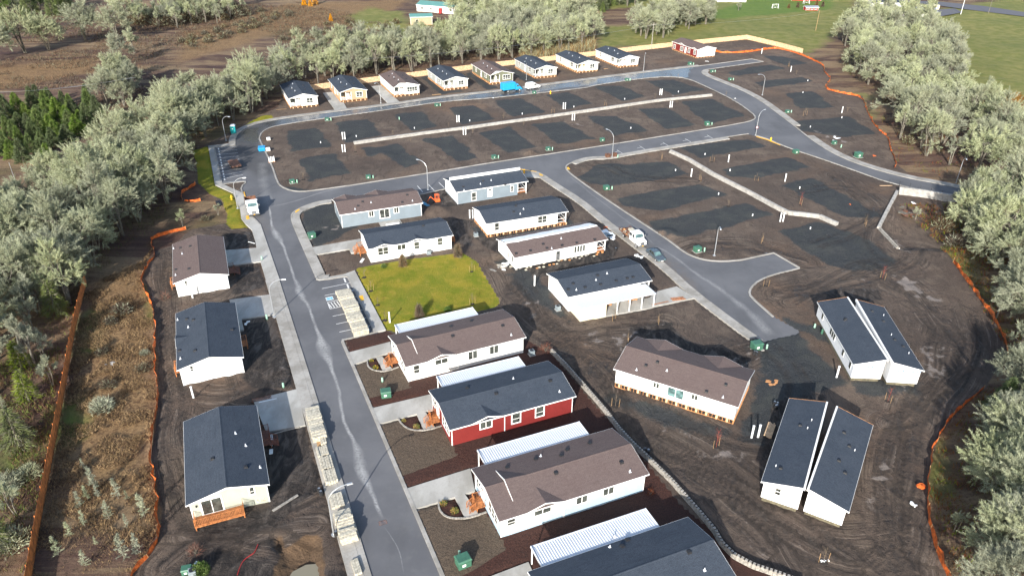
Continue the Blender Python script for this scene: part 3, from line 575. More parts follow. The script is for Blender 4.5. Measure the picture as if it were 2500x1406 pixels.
def ribbon(pts, wd, strength, seed, name='silt_streak', z=.003):
    P_ = resample(smooth_line(W(pts), 2), .35); K_ = 9; V = []; F = []; S = []
    for i, p in enumerate(P_):
        t_ = P_[min(i+1, len(P_)-1)]-P_[max(i-1, 0)]; t_ = t_/np.linalg.norm(t_); n_ = np.array([-t_[1], t_[0]]); f = i*.35
        ww = wd(f, i/len(P_)); sh = .28*mnoise(Vector((f*.12, seed, 0)))+.1*mnoise(Vector((f*.6, seed, 3)))
        for k in range(K_):
            u_ = (k/(K_-1)*2-1); q_ = p+n_*(u_*ww*1.5+sh); V.append((q_[0], q_[1], z)); fade = min(1, i/6, (len(P_)-1-i)/6)
            S.append(max(0, 1-abs(u_*1.5+.35*mnoise(Vector((f*.5, u_*2, seed))))**1.6)*strength*fade*(.75+.5*mnoise(Vector((f*.35, seed, 9)))) if 0 < k < K_-1 else 0)
    for i in range(len(P_)-1):
        for k in range(K_-1): a_ = i*K_+k; F.append((a_, a_+1, a_+K_+1, a_+K_))
    me_ = bpy.data.meshes.new(name); me_.from_pydata(V, [], F); S = np.array(S); vx = np.array([v_[0] for v_ in V]); vy = np.array([v_[1] for v_ in V]); attr(me_, 'ra', S, P(WETP, vx, vy), P(DAMPP, vx, vy)); a2 = me_.attributes.new('rb', 'FLOAT', 'POINT'); a2.data.foreach_set('value', np.maximum(P([(1490, 560), (1560, 590), (1660, 660), (1700, 700), (1690, 712), (1620, 660), (1500, 570)], vx, vy)*.8, P([(610, 530), (640, 545), (650, 570), (625, 560)], vx, vy)*.5).astype(np.float32)); me_.materials.append(MATS['asphalt']); o_ = bpy.data.objects.new(name, me_); C.objects.link(o_); tag(o_, kind='structure')
cl = [(654, 500), (660, 530), (668, 562), (688, 596), (700, 622), (712, 660), (728, 700), (733, 720), (752, 742), (764, 780), (784, 835), (800, 872), (815, 915), (826, 945), (832, 990), (846, 1040), (868, 1085), (878, 1135), (892, 1172), (905, 1195), (918, 1230), (934, 1268)]
bumps = [(.17, 1.0), (.42, .8), (.62, 1.5), (.90, 1.0)]
ribbon(cl, lambda f, u: .26+sum(a_*.55*math.exp(-((u-c_)/.035)**2) for c_, a_ in bumps), .95, 1)
ribbon([(662, 505), (720, 492), (800, 465), (900, 446), (1020, 426), (1150, 408)], lambda f, u: .35, .45, 2, z=.0035)
ribbon([(1600, 600), (1640, 622), (1700, 668), (1760, 706), (1830, 762), (1885, 822)], lambda f, u: .3+.9*u**2, .5, 3)
ribbon([(1390, 430), (1480, 502), (1560, 562), (1600, 598)], lambda f, u: .25, .25, 4)
ribbon([(936, 1282), (960, 1320), (975, 1352), (985, 1404)], lambda f, u: .07, .5, 5)
ribbon([(640, 395), (642, 440), (650, 480), (655, 505)], lambda f, u: 1.3, .35, 6, z=.0025)
# ================================================================ KERBS, SIDEWALKS, DRIVEWAYS
b = NB('sidewalk_concrete', .85, 0, .3)
n1 = b.noise(.35, detail=6); n2 = b.noise(3, detail=5, rough=.7); n3 = b.noise(18, detail=3)
c = b.mix(b.ramp(n1, .35, .65), (.25, .235, .21), (.36, .345, .32)); c = b.mix(b.math('MULTIPLY', b.ramp(n2, .48, .75), .5), c, (.17, .15, .125)); c = b.mix(b.math('MULTIPLY', b.ramp(n3, .6, .8), .3), c, (.45, .43, .4)); b.base(c)
b = NB('driveway_concrete', .85, 0, .3)
n1 = b.noise(.3, b.geo((1, .5, 1), (0, 0, R(67))), 6); n2 = b.noise(4, detail=5, rough=.7)
c = b.mix(b.ramp(n1, .35, .65), (.29, .28, .255), (.41, .40, .375)); c = b.mix(b.math('MULTIPLY', b.ramp(n2, .52, .72), .45), c, (.23, .21, .18)); b.base(c)
kb = MB()
def kerb(K, w_=.35, top=.13, mb=kb):
    K = [k for k in K]; a = offset(K, -.0); c_ = offset(K, w_)
    for i in range(len(K)-1):
        P4 = [tuple(a[i]), tuple(a[i+1]), tuple(c_[i+1]), tuple(c_[i])]
        mb.prism(P4[::-1], -.25, top)
# lines run with the road on the right-hand side -> the kerb lies to the left (+ offset)
for K in (K_truck, K_bulb, K_park1, K_nw, K_spur, K_east1, K_east2, K_east3, K_mid, K_cul1, K_cul2, K_cul3[:2], K_street, K_corner, K_pk2): kerb(K)
kerb(K_lot); kerb(ISLE[::-1] if False else ISLE, -.35); kerb(K_right, .45); kerb(K_left, .70, .10)
o = kb.build('kerb', 'sidewalk_concrete'); tag(o, kind='structure')
def flatwork(name, P, top, mat, parent=None):
    m = MB(); m.prism(P, -.2, top); o = m.build(name, mat, parent)
    bm = bmesh.new(); bm.from_mesh(o.data); bmesh.ops.recalc_face_normals(bm, faces=bm.faces); bm.to_mesh(o.data); bm.free(); return o
for k, v in CW.items():
    if k == 'west_sidewalk': continue
    tag(flatwork('sidewalk', W(v), .117, 'driveway_concrete'), kind='structure')
def slabs(name, K, a, b_, L, top=.12, mat='sidewalk_concrete'):
    root = thing(name, None, None); tag(root, kind='structure')
    pts = resample(K, L); A_ = offset(pts, a); B_ = offset(pts, b_)
    for i in range(len(pts)-1):
        da = (A_[i+1]-A_[i]); g_ = .012/max(np.linalg.norm(da), .1); db = (B_[i+1]-B_[i])
        P4 = [A_[i]+da*g_, A_[i+1]-da*g_, B_[i+1]-db*g_, B_[i]+db*g_]
        m = MB(); m.prism([tuple(p) for p in P4][::-1], -.2, top+rnd.uniform(-.004, .004)); m.build('slab', mat, root)
for k, (K, a, c2, L) in SW.items(): slabs('sidewalk', K, a, c2, L)
Kl2 = [np.array(p) for p in K_left[:-1]]; slabs('sidewalk', Kl2, .72, 2.35, 1.6, .115)
m = MB(); kerb(Kl2, .70, .10, m)
west = [p for p in CW['west_sidewalk']]
upw = [(525, 452), (508, 357), (556, 352), (575, 353), (575, 355.5), (524.5, 359.5), (543, 450), (592, 472), (604, 499), (611, 524), (621, 534.5), (637, 550), (683, 683), (660, 721), (626, 605), (623, 588), (615, 562), (600, 548), (589, 533.5), (586, 511), (569, 472)]
tag(flatwork('sidewalk', W(upw), .112, 'driveway_concrete'), kind='structure')
for k, v in DRV.items(): tag(flatwork('driveway', W(v), .105, 'driveway_concrete'), kind='structure')
for k, v in WLK.items(): tag(flatwork('garden_path', W(v), .10, 'driveway_concrete'), kind='structure')
# standing water in the pit
m = MB(); m.poly([(p[0], p[1], -.62) for p in W([(690, 1420), (712, 1385), (745, 1368), (778, 1365), (805, 1400), (815, 1480), (660, 1480)])])
b = NB('muddy_water', .12, 0, .5); b.base((.20, .18, .13)); o = m.build('puddle_water', 'muddy_water'); tag(o, kind='structure')
# ================================================================ PAINTED MARKINGS
mk = MB()
def mline(a, b_, w_=.11, z=.004, m=0):
    a = np.array(a); b_ = np.array(b_); t = (b_-a)/np.linalg.norm(b_-a); n = np.array([-t[1], t[0]])*w_/2
    mk.quad(tuple(a-n)+(z,), tuple(b_-n)+(z,), tuple(b_+n)+(z,), tuple(a+n)+(z,), m)
def pl(a, b_, w_=.11, m=0): mline(G(*a), G(*b_), w_, .004, m)
for i in range(11):                                     # west parking bays
    t = i/10; pl((525.5+15*t+1, 361+85*t), (577+18*t, 358.5+76*t) if i < 10 else (594, 442))
for i in range(12):
    t0 = i/11.5; a = (533+15.5*t0, 362+78*t0); pl(a, (a[0]+1.2, a[1]+4.0), .3)
for a, b_ in (((786, 704.6), (854, 690.8)), ((792.5, 721.5), (863, 707.5)), ((812, 772), (886, 756.5)), ((821, 791), (895.5, 775)), ((828.5, 810.5), (905, 794)), ((860, 711), (863, 708))): pl(a, b_, .12)
for a in ((841, 683), (848.5, 698), (856, 714.5), (872, 748), (880, 765), (889, 783), (898, 802)): pl((a[0]-1, a[1]-4), (a[0]+3, a[1]+6), .28)
for a, b_ in (((799.5, 738), (828, 732)), ((806, 754), (835, 748)), ((799.5, 738), (806, 754)), ((828, 732), (835, 748)), ((857, 726.5), (871, 723.8)), ((864, 742.5), (880, 739)), ((857, 726.5), (864, 742.5)), ((871, 723.8), (880, 739))): pl(a, b_, .14)
for i in range(4):
    x0 = 801+7*i; pl((x0, 740-1.4*i), (x0+9, 751.5-1.4*i), .16)
for i in range(3): pl((858+i*4.2, 729+i*1.5), (870+i*3, 736+i*1.2), .14)
P4 = W([(794, 726.5), (811.5, 723), (815, 731), (797.5, 734.6)]); mk.poly([(p[0], p[1], .005) for p in P4], 0)
P4 = W([(796.3, 727.5), (810.7, 724.5), (813.2, 730.3), (798.7, 733.4)]); mk.poly([(p[0], p[1], .008) for p in P4], 1)
# wheelchair symbol
ce = np.array(G(804.5, 728.8)); e1 = np.array(G(810, 727.6))-np.array(G(800, 729.8)); e1 /= np.linalg.norm(e1); e2 = np.array([-e1[1], e1[0]])
def sp_(u, v): return tuple(ce+e1*u+e2*v)
seg = [sp_(-.12+.28*math.cos(t), -.18+.28*math.sin(t)) for t in np.linspace(R(130), R(380), 12)]
for a, b_ in zip(seg, seg[1:]): mline(a, b_, .08, .011)
for a, b_ in ((sp_(-.08, .32), sp_(-.06, 0)), (sp_(-.06, 0), sp_(.2, 0)), (sp_(.2, 0), sp_(.3, -.3)), (sp_(-.1, .16), sp_(.16, .16))): mline(a, b_, .08, .011)
mk.poly([tuple(np.array(sp_(-.08, .42))+.07*np.array([math.cos(t), math.sin(t)]))+(.011,) for t in np.linspace(0, 2*math.pi, 9)[:-1]], 0)
for a in ((1513, 373.5), (1568.5, 364), (1625, 355), (1680, 346), (1733, 337)):         # kerbside parking ticks
    pl((a[0]-7, a[1]-7), (a[0]+7, a[1]+1.5), .12); pl((a[0]-13, a[1]-1.6), (a[0]-1, a[1]-4.3), .12)
for a, b_ in (((1019, 454), (1032, 469)), ((1045, 450), (1060, 465)), ((1071, 445.5), (1085, 459))): pl(a, b_, .14)
mk2 = mk
o = mk.build('road_markings', ['white_paint', 'handicap_blue']); tag(o, kind='structure')
ym = MB()
def yp(pts, z): ym.poly([(p[0], p[1], z) for p in W(pts)])
yp([(594.5, 470), (597, 469.5), (603.5, 494), (601, 495)], .134); yp([(600.5, 528.5), (607, 527), (610, 536), (602, 537.5)], .117)
yp([(876.5, 724), (886, 722), (889, 734), (879.5, 736)], .122); yp([(720, 516), (732, 510), (731, 515), (722, 521)], .127); yp([(1381, 411), (1388, 409), (1392, 415), (1384, 416)], .127); yp([(1315, 424.5), (1324, 427), (1326, 431), (1318, 430)], .127)
yp([(1846, 334), (1873, 341), (1905, 355), (1905, 357), (1872, 343.5), (1846, 336)], .137); yp([(1265, 413.2), (1310, 420), (1310, 421.5), (1265, 415)], .137)
o = ym.build('yellow_kerb_paint', 'yellow_paint'); tag(o, kind='structure')
# drain grate on the main road
t = thing('storm_drain', 'rusty square drain grate at the foot of the pale silt streak on the main road', 'drain', G(935, 1275), R(22))
m = MB(); m.box(-.45, .45, -.3, .3, -.05, .008); m.build('frame', 'rust', t)
for k in range(5): m = MB(); m.box(-.4, .4, -.24+.1*k, -.2+.1*k, .008, .02); m.build('bar', 'chrome_grey', t)
# ================================================================ HOUSES
def azv(a): return np.array([math.sin(R(a)), math.cos(R(a))])
SHADE = {}
class House:
    """local frame: x along the ridge, y to the left of x, origin at a base corner"""
    def __init__(s, label, org, az, L, Wd=8.3, wall='white_siding', roof='dark_shingle', eave=3.0, pitch=.24, z0=-.1, notch=None, ov=.32, name='manufactured_home', group=None, cat='house', trim='white_siding_trim', cor=None):
        s.L, s.W, s.eave, s.pitch, s.ov, s.trim, s.wallm, s.roofm, s.z0 = L, Wd, eave, pitch, ov, trim, wall, roof, z0
        d = azv(az); s.ex = d; s.ey = np.array([-d[1], d[0]]); s.o = np.array(org, float)
        s.t = thing(name, label, cat, org, math.atan2(d[1], d[0]), group)
        fp = [(0, 0), (L, 0), (L, Wd), (0, Wd)]
        if notch: x0, x1, y0, y1 = notch
        if notch and x1 >= L: fp = [(0, 0), (L, 0), (L, Wd), (0, Wd)]; fp = s.cut(fp, notch)
        elif notch: fp = s.cut(fp, notch)
        m = MB(); rz = lambda y: s.eave+s.pitch*min(y, Wd-y)
        for a, b_ in zip(fp, fp[1:]+fp[:1]):
            if (a[1]-Wd/2)*(b_[1]-Wd/2) < 0:
                tt = (Wd/2-a[1])/(b_[1]-a[1]); c_ = (a[0]+(b_[0]-a[0])*tt, Wd/2)
                m.poly([(a[0], a[1], z0), (c_[0], c_[1], z0), (b_[0], b_[1], z0), (b_[0], b_[1], rz(b_[1])), (c_[0], c_[1], rz(Wd/2)), (a[0], a[1], rz(a[1]))])
            else: m.poly([(a[0], a[1], z0), (b_[0], b_[1], z0), (b_[0], b_[1], rz(b_[1])), (a[0], a[1], rz(a[1]))])
        m.poly([(p[0], p[1], z0) for p in fp[::-1]])
        s.walls = m.build('wall', wall, s.t)
        # corner boards
        m = MB(); c_ = .05
        for x in (0, L):
            for y in (0, Wd):
                if notch and min(abs(x-notch[0]), abs(x-notch[1])) < .1 and min(abs(y-notch[2]), abs(y-notch[3])) < .1: continue
                X0, X1 = (x-.012, x+.1) if x == 0 else (x-.1, x+.012); Y0, Y1 = (y-.012, y+.1) if y == 0 else (y-.1, y+.012)
                m = MB(); m.box(X0, X1, Y0, Y1, z0+.02, eave-.02); m.build('corner_board', trim, s.t)
        if notch:
            x0, x1, y0, y1 = notch; m = MB(); X_ = 0 if x0 <= 0 else L; ya_, yb_ = max(0, y0), min(Wd, y1); g_ = lambda y: s.eave+s.pitch*min(y, Wd-y)
            A_, B_ = (X_, X_+.1) if X_ == 0 else (X_-.1, X_)
            for X2 in (A_, B_): m.poly([(X2, ya_, s.eave-.22), (X2, yb_, s.eave-.22), (X2, yb_, g_(yb_)-.01), (X2, ya_, g_(ya_)-.01)])
            m.poly([(A_, ya_, s.eave-.22), (B_, ya_, s.eave-.22), (B_, yb_, s.eave-.22), (A_, yb_, s.eave-.22)])
            m.build('porch_gable', trim if X_ else wall, s.t)
            m = MB(); xa, xb = max(0, x0), min(L, x1); yo = .0 if y0 <= 0 else Wd-.1
            m.box(xa+(.1 if X_ == 0 else 0), xb-(.1 if X_ else 0), yo, yo+.1, s.eave-.22, s.eave-.03); m.build('porch_side_beam', trim, s.t)
        s.roof = s.mkroof()
        s.notch = notch
    def cut(s, fp, n):
        x0, x1, y0, y1 = n; L, Wd = s.L, s.W
        if x1 >= L and y0 <= 0: return [(0, 0), (x0, 0), (x0, y1), (L, y1), (L, Wd), (0, Wd)]
        if x0 <= 0 and y1 >= Wd: return [(0, 0), (L, 0), (L, Wd), (x1, Wd), (x1, y0), (0, y0)]
        return fp
    def mkroof(s):
        m = MB(); L, Wd, ov, th = s.L, s.W, s.ov, .09
        e = s.eave-s.pitch*ov+.05; r = s.eave+s.pitch*Wd/2+.05
        m.quad((-ov, -ov, e), (L+ov, -ov, e), (L+ov, Wd/2, r), (-ov, Wd/2, r)); m.quad((L+ov, Wd+ov, e), (-ov, Wd+ov, e), (-ov, Wd/2, r), (L+ov, Wd/2, r))
        m.quad((-ov, Wd/2, r-th), (L+ov, Wd/2, r-th), (L+ov, -ov, e-th), (-ov, -ov, e-th)); m.quad((L+ov, Wd/2, r-th), (-ov, Wd/2, r-th), (-ov, Wd+ov, e-th), (L+ov, Wd+ov, e-th))
        rf = m.build('roof', s.roofm, s.t)
        m = MB(); f_ = .18; t_ = .03                              # fascia boards, butted round the edge
        for y, sg in ((-ov, -1), (Wd+ov, 1)): m.box(-ov-t_, L+ov+t_, min(y, y+sg*t_), max(y, y+sg*t_), e-f_, e-.01)
        for x in (-ov-t_, L+ov):
            for y0, y1 in ((-ov, Wd/2), (Wd+ov, Wd/2)):
                P = [(y0, e-f_), (y0, e-.01), (y1, r-.01), (y1, r-f_)]
                i = len(m.v); m.v += [(x, a, b_) for a, b_ in P]+[(x+t_, a, b_) for a, b_ in P]
                m.f += [(i, i+1, i+2, i+3), (i+7, i+6, i+5, i+4)]+[(i+k, i+4+k, i+4+(k+1) % 4, i+(k+1) % 4) for k in range(4)]; m.mi += [0]*6
        m.build('fascia', s.trim, rf)
        m = MB()                                                   # ridge cap
        m.quad((-ov, Wd/2-.15, r-.15*s.pitch+.015), (L+ov, Wd/2-.15, r-.15*s.pitch+.015), (L+ov, Wd/2, r+.03), (-ov, Wd/2, r+.03)); m.quad((L+ov, Wd/2+.15, r-.15*s.pitch+.015), (-ov, Wd/2+.15, r-.15*s.pitch+.015), (-ov, Wd/2, r+.03), (L+ov, Wd/2, r+.03))
        m.build('ridge_cap', s.roofm, rf)
        return rf
    def rz(s, y): return s.eave+s.pitch*min(y, s.W-y)+.05
    # world point -> local (x, y); pixel on a wall plane -> (u, z)
    def loc(s, p): d = np.array(p)-s.o; return float(d@s.ex), float(d@s.ey)
    def wallpx(s, side, px, py):
        d = ray(px, py); cam_ = np.array([0, 0, CAMH]); nrm, off = {'S': (s.ey, 0.), 'N': (s.ey, s.W), 'W': (s.ex, 0.), 'E': (s.ex, s.L)}[side]
        t = (s.o@nrm+off)/(d[0]*nrm[0]+d[1]*nrm[1]); p = d*t+cam_; u = s.loc(p[:2]); return (u[0] if side in 'SN' else u[1]), p[2]
    def roofpx(s, px, py):
        for z in np.linspace(s.eave, s.eave+s.pitch*s.W/2, 2): pass
        z = s.eave+.5
        for _ in range(12):
            x, y = s.loc(G(px, py, z)); z = s.rz(min(max(y, 0), s.W))
        return x, y
    def bx(s, m, side, u0, u1, o0, o1, z0, z1, mi=0):
        if side == 'S': m.box(u0, u1, -o1, -o0, z0, z1, mi)
        elif side == 'N': m.box(u0, u1, s.W+o0, s.W+o1, z0, z1, mi)
        elif side == 'W': m.box(-o1, -o0, u0, u1, z0, z1, mi)
        else: m.box(s.L+o0, s.L+o1, u0, u1, z0, z1, mi)
    def window(s, side, u, z, w_=1.2, h=1.3, cols=1, rows=1, fr=.09, trim=None, name='window', split=.5, off=0.0, glassm='window_glass'):
        if side in 'SN': z = min(z, s.eave-.16-h/2-fr)
        m = MB(); u0, u1, z0, z1 = u-w_/2, u+w_/2, z-h/2, z+h/2
        b_ = lambda a, c_, d_, e, p=.055: s.bx(m, side, a, c_, off+.002, off+p, d_, e)
        b_(u0-fr, u1+fr, z1, z1+fr); b_(u0-fr, u1+fr, z0-fr, z0, .07); b_(u0-fr, u0, z0, z1); b_(u1, u1+fr, z0, z1)
        us = [u0+(u1-u0)*i/cols for i in range(cols+1)]; zs = [z0, z1] if rows == 1 else [z0, z0+h*(.38 if split == .5 else split), z1]
        for x in us[1:-1]: b_(x-.04, x+.04, z0, z1, .05)
        if rows == 2: 
            for a, c_ in zip(us, us[1:]): b_(a+.04, c_-.04, zs[1]-.03, zs[1]+.03, .048)
        f = m.build(name, trim or s.trim, s.t)
        for i in range(cols):
            for j in range(len(zs)-1):
                m = MB(); a, c_ = us[i]+(.04 if i else 0), us[i+1]-(.04 if i < cols-1 else 0); d_, e = zs[j]+(.03 if j else 0), zs[j+1]-(.03 if j < len(zs)-2 else 0)
                s.bx(m, side, a, c_, off+.001, off+.02, d_, e); m.build('pane', glassm, f)
        return f
    def winpx(s, side, px, py, *a, **k):
        u, z = s.wallpx(side, px, py); return s.window(side, u, z, *a, **k)
    def door(s, side, u, w_=.95, h=2.05, mat='white_siding_trim', z0=.65, off=0.0):
        m = MB(); s.bx(m, side, u-w_/2-.09, u+w_/2+.09, off+.002, off+.05, z0, z0+h+.09); d = m.build('door', s.trim, s.t)
        m = MB(); s.bx(m, side, u-w_/2, u+w_/2, off+.051, off+.07, z0+.02, z0+h); m.build('door_leaf', mat, d)
        m = MB(); s.bx(m, side, u-w_/2+.2, u+w_/2-.2, off+.071, off+.08, z0+h-.55, z0+h-.2); m.build('door_light', 'window_glass', d)
        return d
    def dormer(s, side, u, hw, front=0.0, win=None, wall=None):
        """shallow cross gable riding on the eave"""
        m = MB(); sg = -1 if side == 'S' else 1; Y = lambda y: y if side == 'S' else s.W-y
        ov = s.ov; e = s.eave-s.pitch*ov+.05; k_ = s.pitch*1.12; rise = k_*(hw+.25); back = rise/s.pitch-ov; y0 = -ov-.04
        a, b_, c_, d_ = (u-hw-.25, Y(y0), e+.02), (u+hw+.25, Y(y0), e+.02), (u, Y(y0), e+rise+.03), (u, Y(back), e+rise+.02)
        m.poly([a, c_, d_]); m.poly([c_, b_, d_]); rf = m.build('cross_gable', s.roofm, s.t)
        m = MB(); m.poly([(u-hw, Y(-.012), s.eave-.1), (u+hw, Y(-.012), s.eave-.1), (u, Y(-.012), s.eave+k_*hw-.06)]); m.build('gable_wall', wall or s.wallm, rf)
        m = MB()                                                   # bargeboards
        for P, Q in ((a, c_), (c_, b_)):
            i = len(m.v); m.v += [(P[0], P[1], P[2]-.16), (P[0], P[1], P[2]-.005), (Q[0], Q[1], Q[2]-.005), (Q[0], Q[1], Q[2]-.16)]
            m.v += [(P[0], P[1]-sg*-.03, P[2]-.16), (P[0], P[1]-sg*-.03, P[2]-.005), (Q[0], Q[1]-sg*-.03, Q[2]-.005), (Q[0], Q[1]-sg*-.03, Q[2]-.16)]
            m.f += [(i, i+1, i+2, i+3), (i+7, i+6, i+5, i+4)]+[(i+k, i+4+k, i+4+(k+1) % 4, i+(k+1) % 4) for k in range(4)]; m.mi += [0]*6
        m.build('bargeboard', s.trim, rf)
    def vents(s, pts, kind='box'):
        for px, py in pts:
            x, y = s.roofpx(px, py); s.vent(x, y, kind)
    def vent(s, x, y, kind='box'):
        z = s.rz(y); m = MB()
        if kind == 'box': m.frustum((x-.24, x+.24, y-.24, y+.24), (x-.18, x+.18, y-.18, y+.18), z-.08, z+.17); m.build('roof_vent', 'black_plastic', s.t)
        else: m.tube((x, y, z-.05), (x, y, z+.33), .06, n=6); m.frustum((x-.16, x+.16, y-.16, y+.16), (x-.08, x+.08, y-.08, y+.08), z-.02, z+.06); m.build('vent_pipe', 'white_metal', s.t)
    def patio(s, x0, x1, dep=3.4, side='N', zt=2.75, posts=5, cat=None):
        """corrugated metal cover on posts against the far wall"""
        t = bpy.data.objects.new('patio_cover', None); t.empty_display_size = .3; C.objects.link(t); t.parent = s.t
        m = MB(); y0 = s.W+s.ov+.06; y1 = s.W+dep; n = int((x1-x0)/.30); z1 = zt-.18
        for i in range(n):
            a = x0+(x1-x0)*i/n; b_ = x0+(x1-x0)*(i+1)/n; w_ = (b_-a)
            m.quad((a, y0, zt), (a+w_*.72, y0, zt), (a+w_*.72, y1, z1), (a, y1, z1)); m.quad((a+w_*.72, y0, zt), (a+w_*.78, y0, zt+.055), (a+w_*.78, y1, z1+.055), (a+w_*.72, y1, z1)); m.quad((a+w_*.78, y0, zt+.055), (a+w_*.94, y0, zt+.055), (a+w_*.94, y1, z1+.055), (a+w_*.78, y1, z1+.055)); m.quad((a+w_*.94, y0, zt+.055), (b_, y0, zt), (b_, y1, z1), (a+w_*.94, y1, z1+.055))
        m.build('metal_roof', 'white_metal', t)
        m = MB(); m.box(x0-.04, x1+.04, y1, y1+.1, z1-.16, z1+.07); m.box(x0-.04, x0, y0, y1-.002, z1-.12, zt+.06); m.box(x1, x1+.04, y0, y1-.002, z1-.12, zt+.06); m.build('gutter', 'white_metal', t)
        for i in range(posts):
            x = x0+.1+(x1-x0-.2)*i/(posts-1); m = MB(); m.box(x-.06, x+.06, y1-.16, y1-.04, 0, z1-.02); m.build('post', 'white_siding_trim', t)
    def framing(s, sides, z1=.62, board=None):
        """open timber skirt below the walls"""
        m = MB()
        for sd_ in sides:
            L = s.L if sd_ in 'SN' else s.W; n = int(L/.46)
            s.bx(m, sd_, -.0, L, -.04, .06, -.05, .06); s.bx(m, sd_, 0, L, -.04, .06, z1-.06, z1)
            for i in range(n+1):
                u = .04+(L-.08)*i/n; s.bx(m, sd_, u-.03, u+.03, -.03, .04, .06, z1-.06)
                if i % 3 == 1: s.bx(m, sd_, u+.03, u+.30, -.03, .02, .06, z1-.06, 1)
        tag(m.build('skirt_framing', ['framing_wood', 'pale_wood'], s.t), kind='stuff')
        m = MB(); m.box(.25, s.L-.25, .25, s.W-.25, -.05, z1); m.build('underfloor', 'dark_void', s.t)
def deck(h, side, u0, u1, dep=1.3, z=.55, mat='deck_wood', stairs=None, rail=True, name='entry_deck'):
    t = bpy.data.objects.new(name, None); t.empty_display_size = .3; C.objects.link(t); t.parent = h.t
    m = MB(); n = int(dep/.14)
    for i in range(n): h.bx(m, side, u0, u1, .06+i*dep/n, .06+(i+1)*dep/n-.012, z-.04, z)
    m.build('deck_floor', mat, t)
    m = MB(); h.bx(m, side, u0, u1, dep+.06, dep+.10, z-.2, z-.045)
    for u in (u0+.05, u1-.05): h.bx(m, side, u-.05, u+.05, dep-.05, dep+.05, -.05, z-.045)
    m.build('deck_frame', mat, t)
    if rail:
        m = MB(); H = z+1.0
        gap0, gap1 = stairs if stairs else (99, 99)
        for a, b_ in ((u0, min(gap0, u1)), (min(gap1, u1), u1)):
            if b_-a < .2: continue
            h.bx(m, side, a, b_, dep, dep+.06, H-.05, H); h.bx(m, side, a, b_, dep+.01, dep+.05, z+.08, z+.12)
            k_ = max(2, int((b_-a)/.17))
            for i in range(k_+1): u = a+(b_-a)*i/k_; h.bx(m, side, u-.02, u+.02, dep+.012, dep+.048, z+.12, H-.05)
            for u in (a, b_): h.bx(m, side, u-.045, u+.045, dep-.01, dep+.08, z-.2, H+.04)
        for u in (u0, u1-.04):
            h.bx(m, side, u, u+.04, .06, dep-.02, H-.05, H); h.bx(m, side, u+.005, u+.035, .06, dep-.02, z+.08, z+.12)
            for i in range(1, int(dep/.17)): h.bx(m, side, u+.008, u+.032, .06+i*.17-.015, .06+i*.17+.015, z+.12, H-.05)
        m.build('railing', mat, t)
    if stairs:
        for k in range(3):
            m = MB(); h.bx(m, side, stairs[0], stairs[1], dep+.1+k*.28, dep+.36+k*.28, z-.22-k*.17, z-.17-k*.17); m.build('step', mat, t)
        m = MB()
        for u in stairs:
            h.bx(m, side, u-.04, u+.04, dep+.88, dep+.96, -.05, .98)
            for i in range(4): h.bx(m, side, u-.02, u+.02, dep+.2+i*.18, dep+.24+i*.18, z-.12-i*.1, z+.86-i*.13)
            for i in range(9): h.bx(m, side, u-.03, u+.03, dep+.1+i*.09, dep+.19+i*.09, z+.90-i*.062, z+.97-i*.062)
        m.build('stair_railing', mat, t)
    return t
def lamp_box(h, side, u, z):
    m = MB(); h.bx(m, side, u-.08, u+.08, .002, .14, z-.12, z+.12); m.build('wall_light', 'black_plastic', h.t)
AZ = 67.4
HOUSES = {}
# ---- row on the right of the main road: long walls to the camera, metal patio covers behind
def row_home(key, P0, P1, label, wall, roof, Lfix=None):
    a = G(*P0); b_ = G(*P1); L = Lfix or float(np.linalg.norm(b_-a)); az = math.degrees(math.atan2(*(b_-a)))
    h = House(label, a, az, L, 8.2, wall, roof, 3.05, .24); HOUSES[key] = h; return h
h = row_home('R1', (997, 933), (1277, 861), 'white home with brown shingle roof beside the green lawn and concrete walk', 'white_siding', 'brown_shingle')
h.winpx('S', 1016.6, 896.6, .8, 1.5, 1, 2); h.winpx('S', 1077.5, 877, 1.9, .95, 2); h.winpx('S', 1154, 861.5, 1.35, 1.5, 2); h.winpx('S', 1206, 848, 1.35, 1.5, 2)
h.dormer('S', h.wallpx('S', 1078, 877)[0], 2.0); h.patio(1.6, 14.6)
h.vents([(1105, 820), (1227, 795)]); h.vents([(1248, 818)], 'pipe'); h.vent(12.5, 6.5); h.vent(9, 6.2)
h = row_home('R2', (1103.7, 1088.5), (1396.4, 1007), 'red home with dark blue-grey roof and white window trim', 'red_siding', 'dark_shingle')
h.winpx('S', 1186, 1024, 1.5, 1.2, 2, fr=.14); h.winpx('S', 1260, 1010, 1.1, 1.7, 1, 2, fr=.16); h.winpx('S', 1318, 994.5, 1.1, 1.7, 1, 2, fr=.16)
h.dormer('S', h.wallpx('S', 1189, 1024)[0], 2.0, wall='red_siding'); h.patio(1.8, 14.3)
h.vents([(1211, 960), (1343, 929)]); h.vents([(1366, 956)], 'pipe'); h.vent(4.5, 6.3); h.vent(11, 5.6, 'pipe')
h = row_home('R3', (1222.8, 1313), (1570, 1199.5), 'pale blue home with brown shingle roof and stained driveway', 'paleblue_siding', 'brown_shingle')
h.winpx('S', 1248, 1272, .9, .95, 1, 2); h.winpx('S', 1325, 1239, 2.0, 1.0, 2); h.winpx('S', 1421, 1211.5, 1.35, 1.3, 2); h.winpx('S', 1486, 1191, 1.35, 1.3, 2)
h.dormer('S', h.wallpx('S', 1329, 1239)[0], 2.1); h.patio(1.6, 15.6)
h.vents([(1357, 1154), (1517, 1128)]); h.vents([(1538, 1151)], 'pipe')
for x in (3.5, 7.2, 11.4, 14.5): h.vent(x, 6.6)
h.vent(10.2, 5.8); h.vent(8.0, 6.9, 'pipe')
o4 = HOUSES['R3'].o+(HOUSES['R3'].o-HOUSES['R2'].o)*np.array([.98, .98])
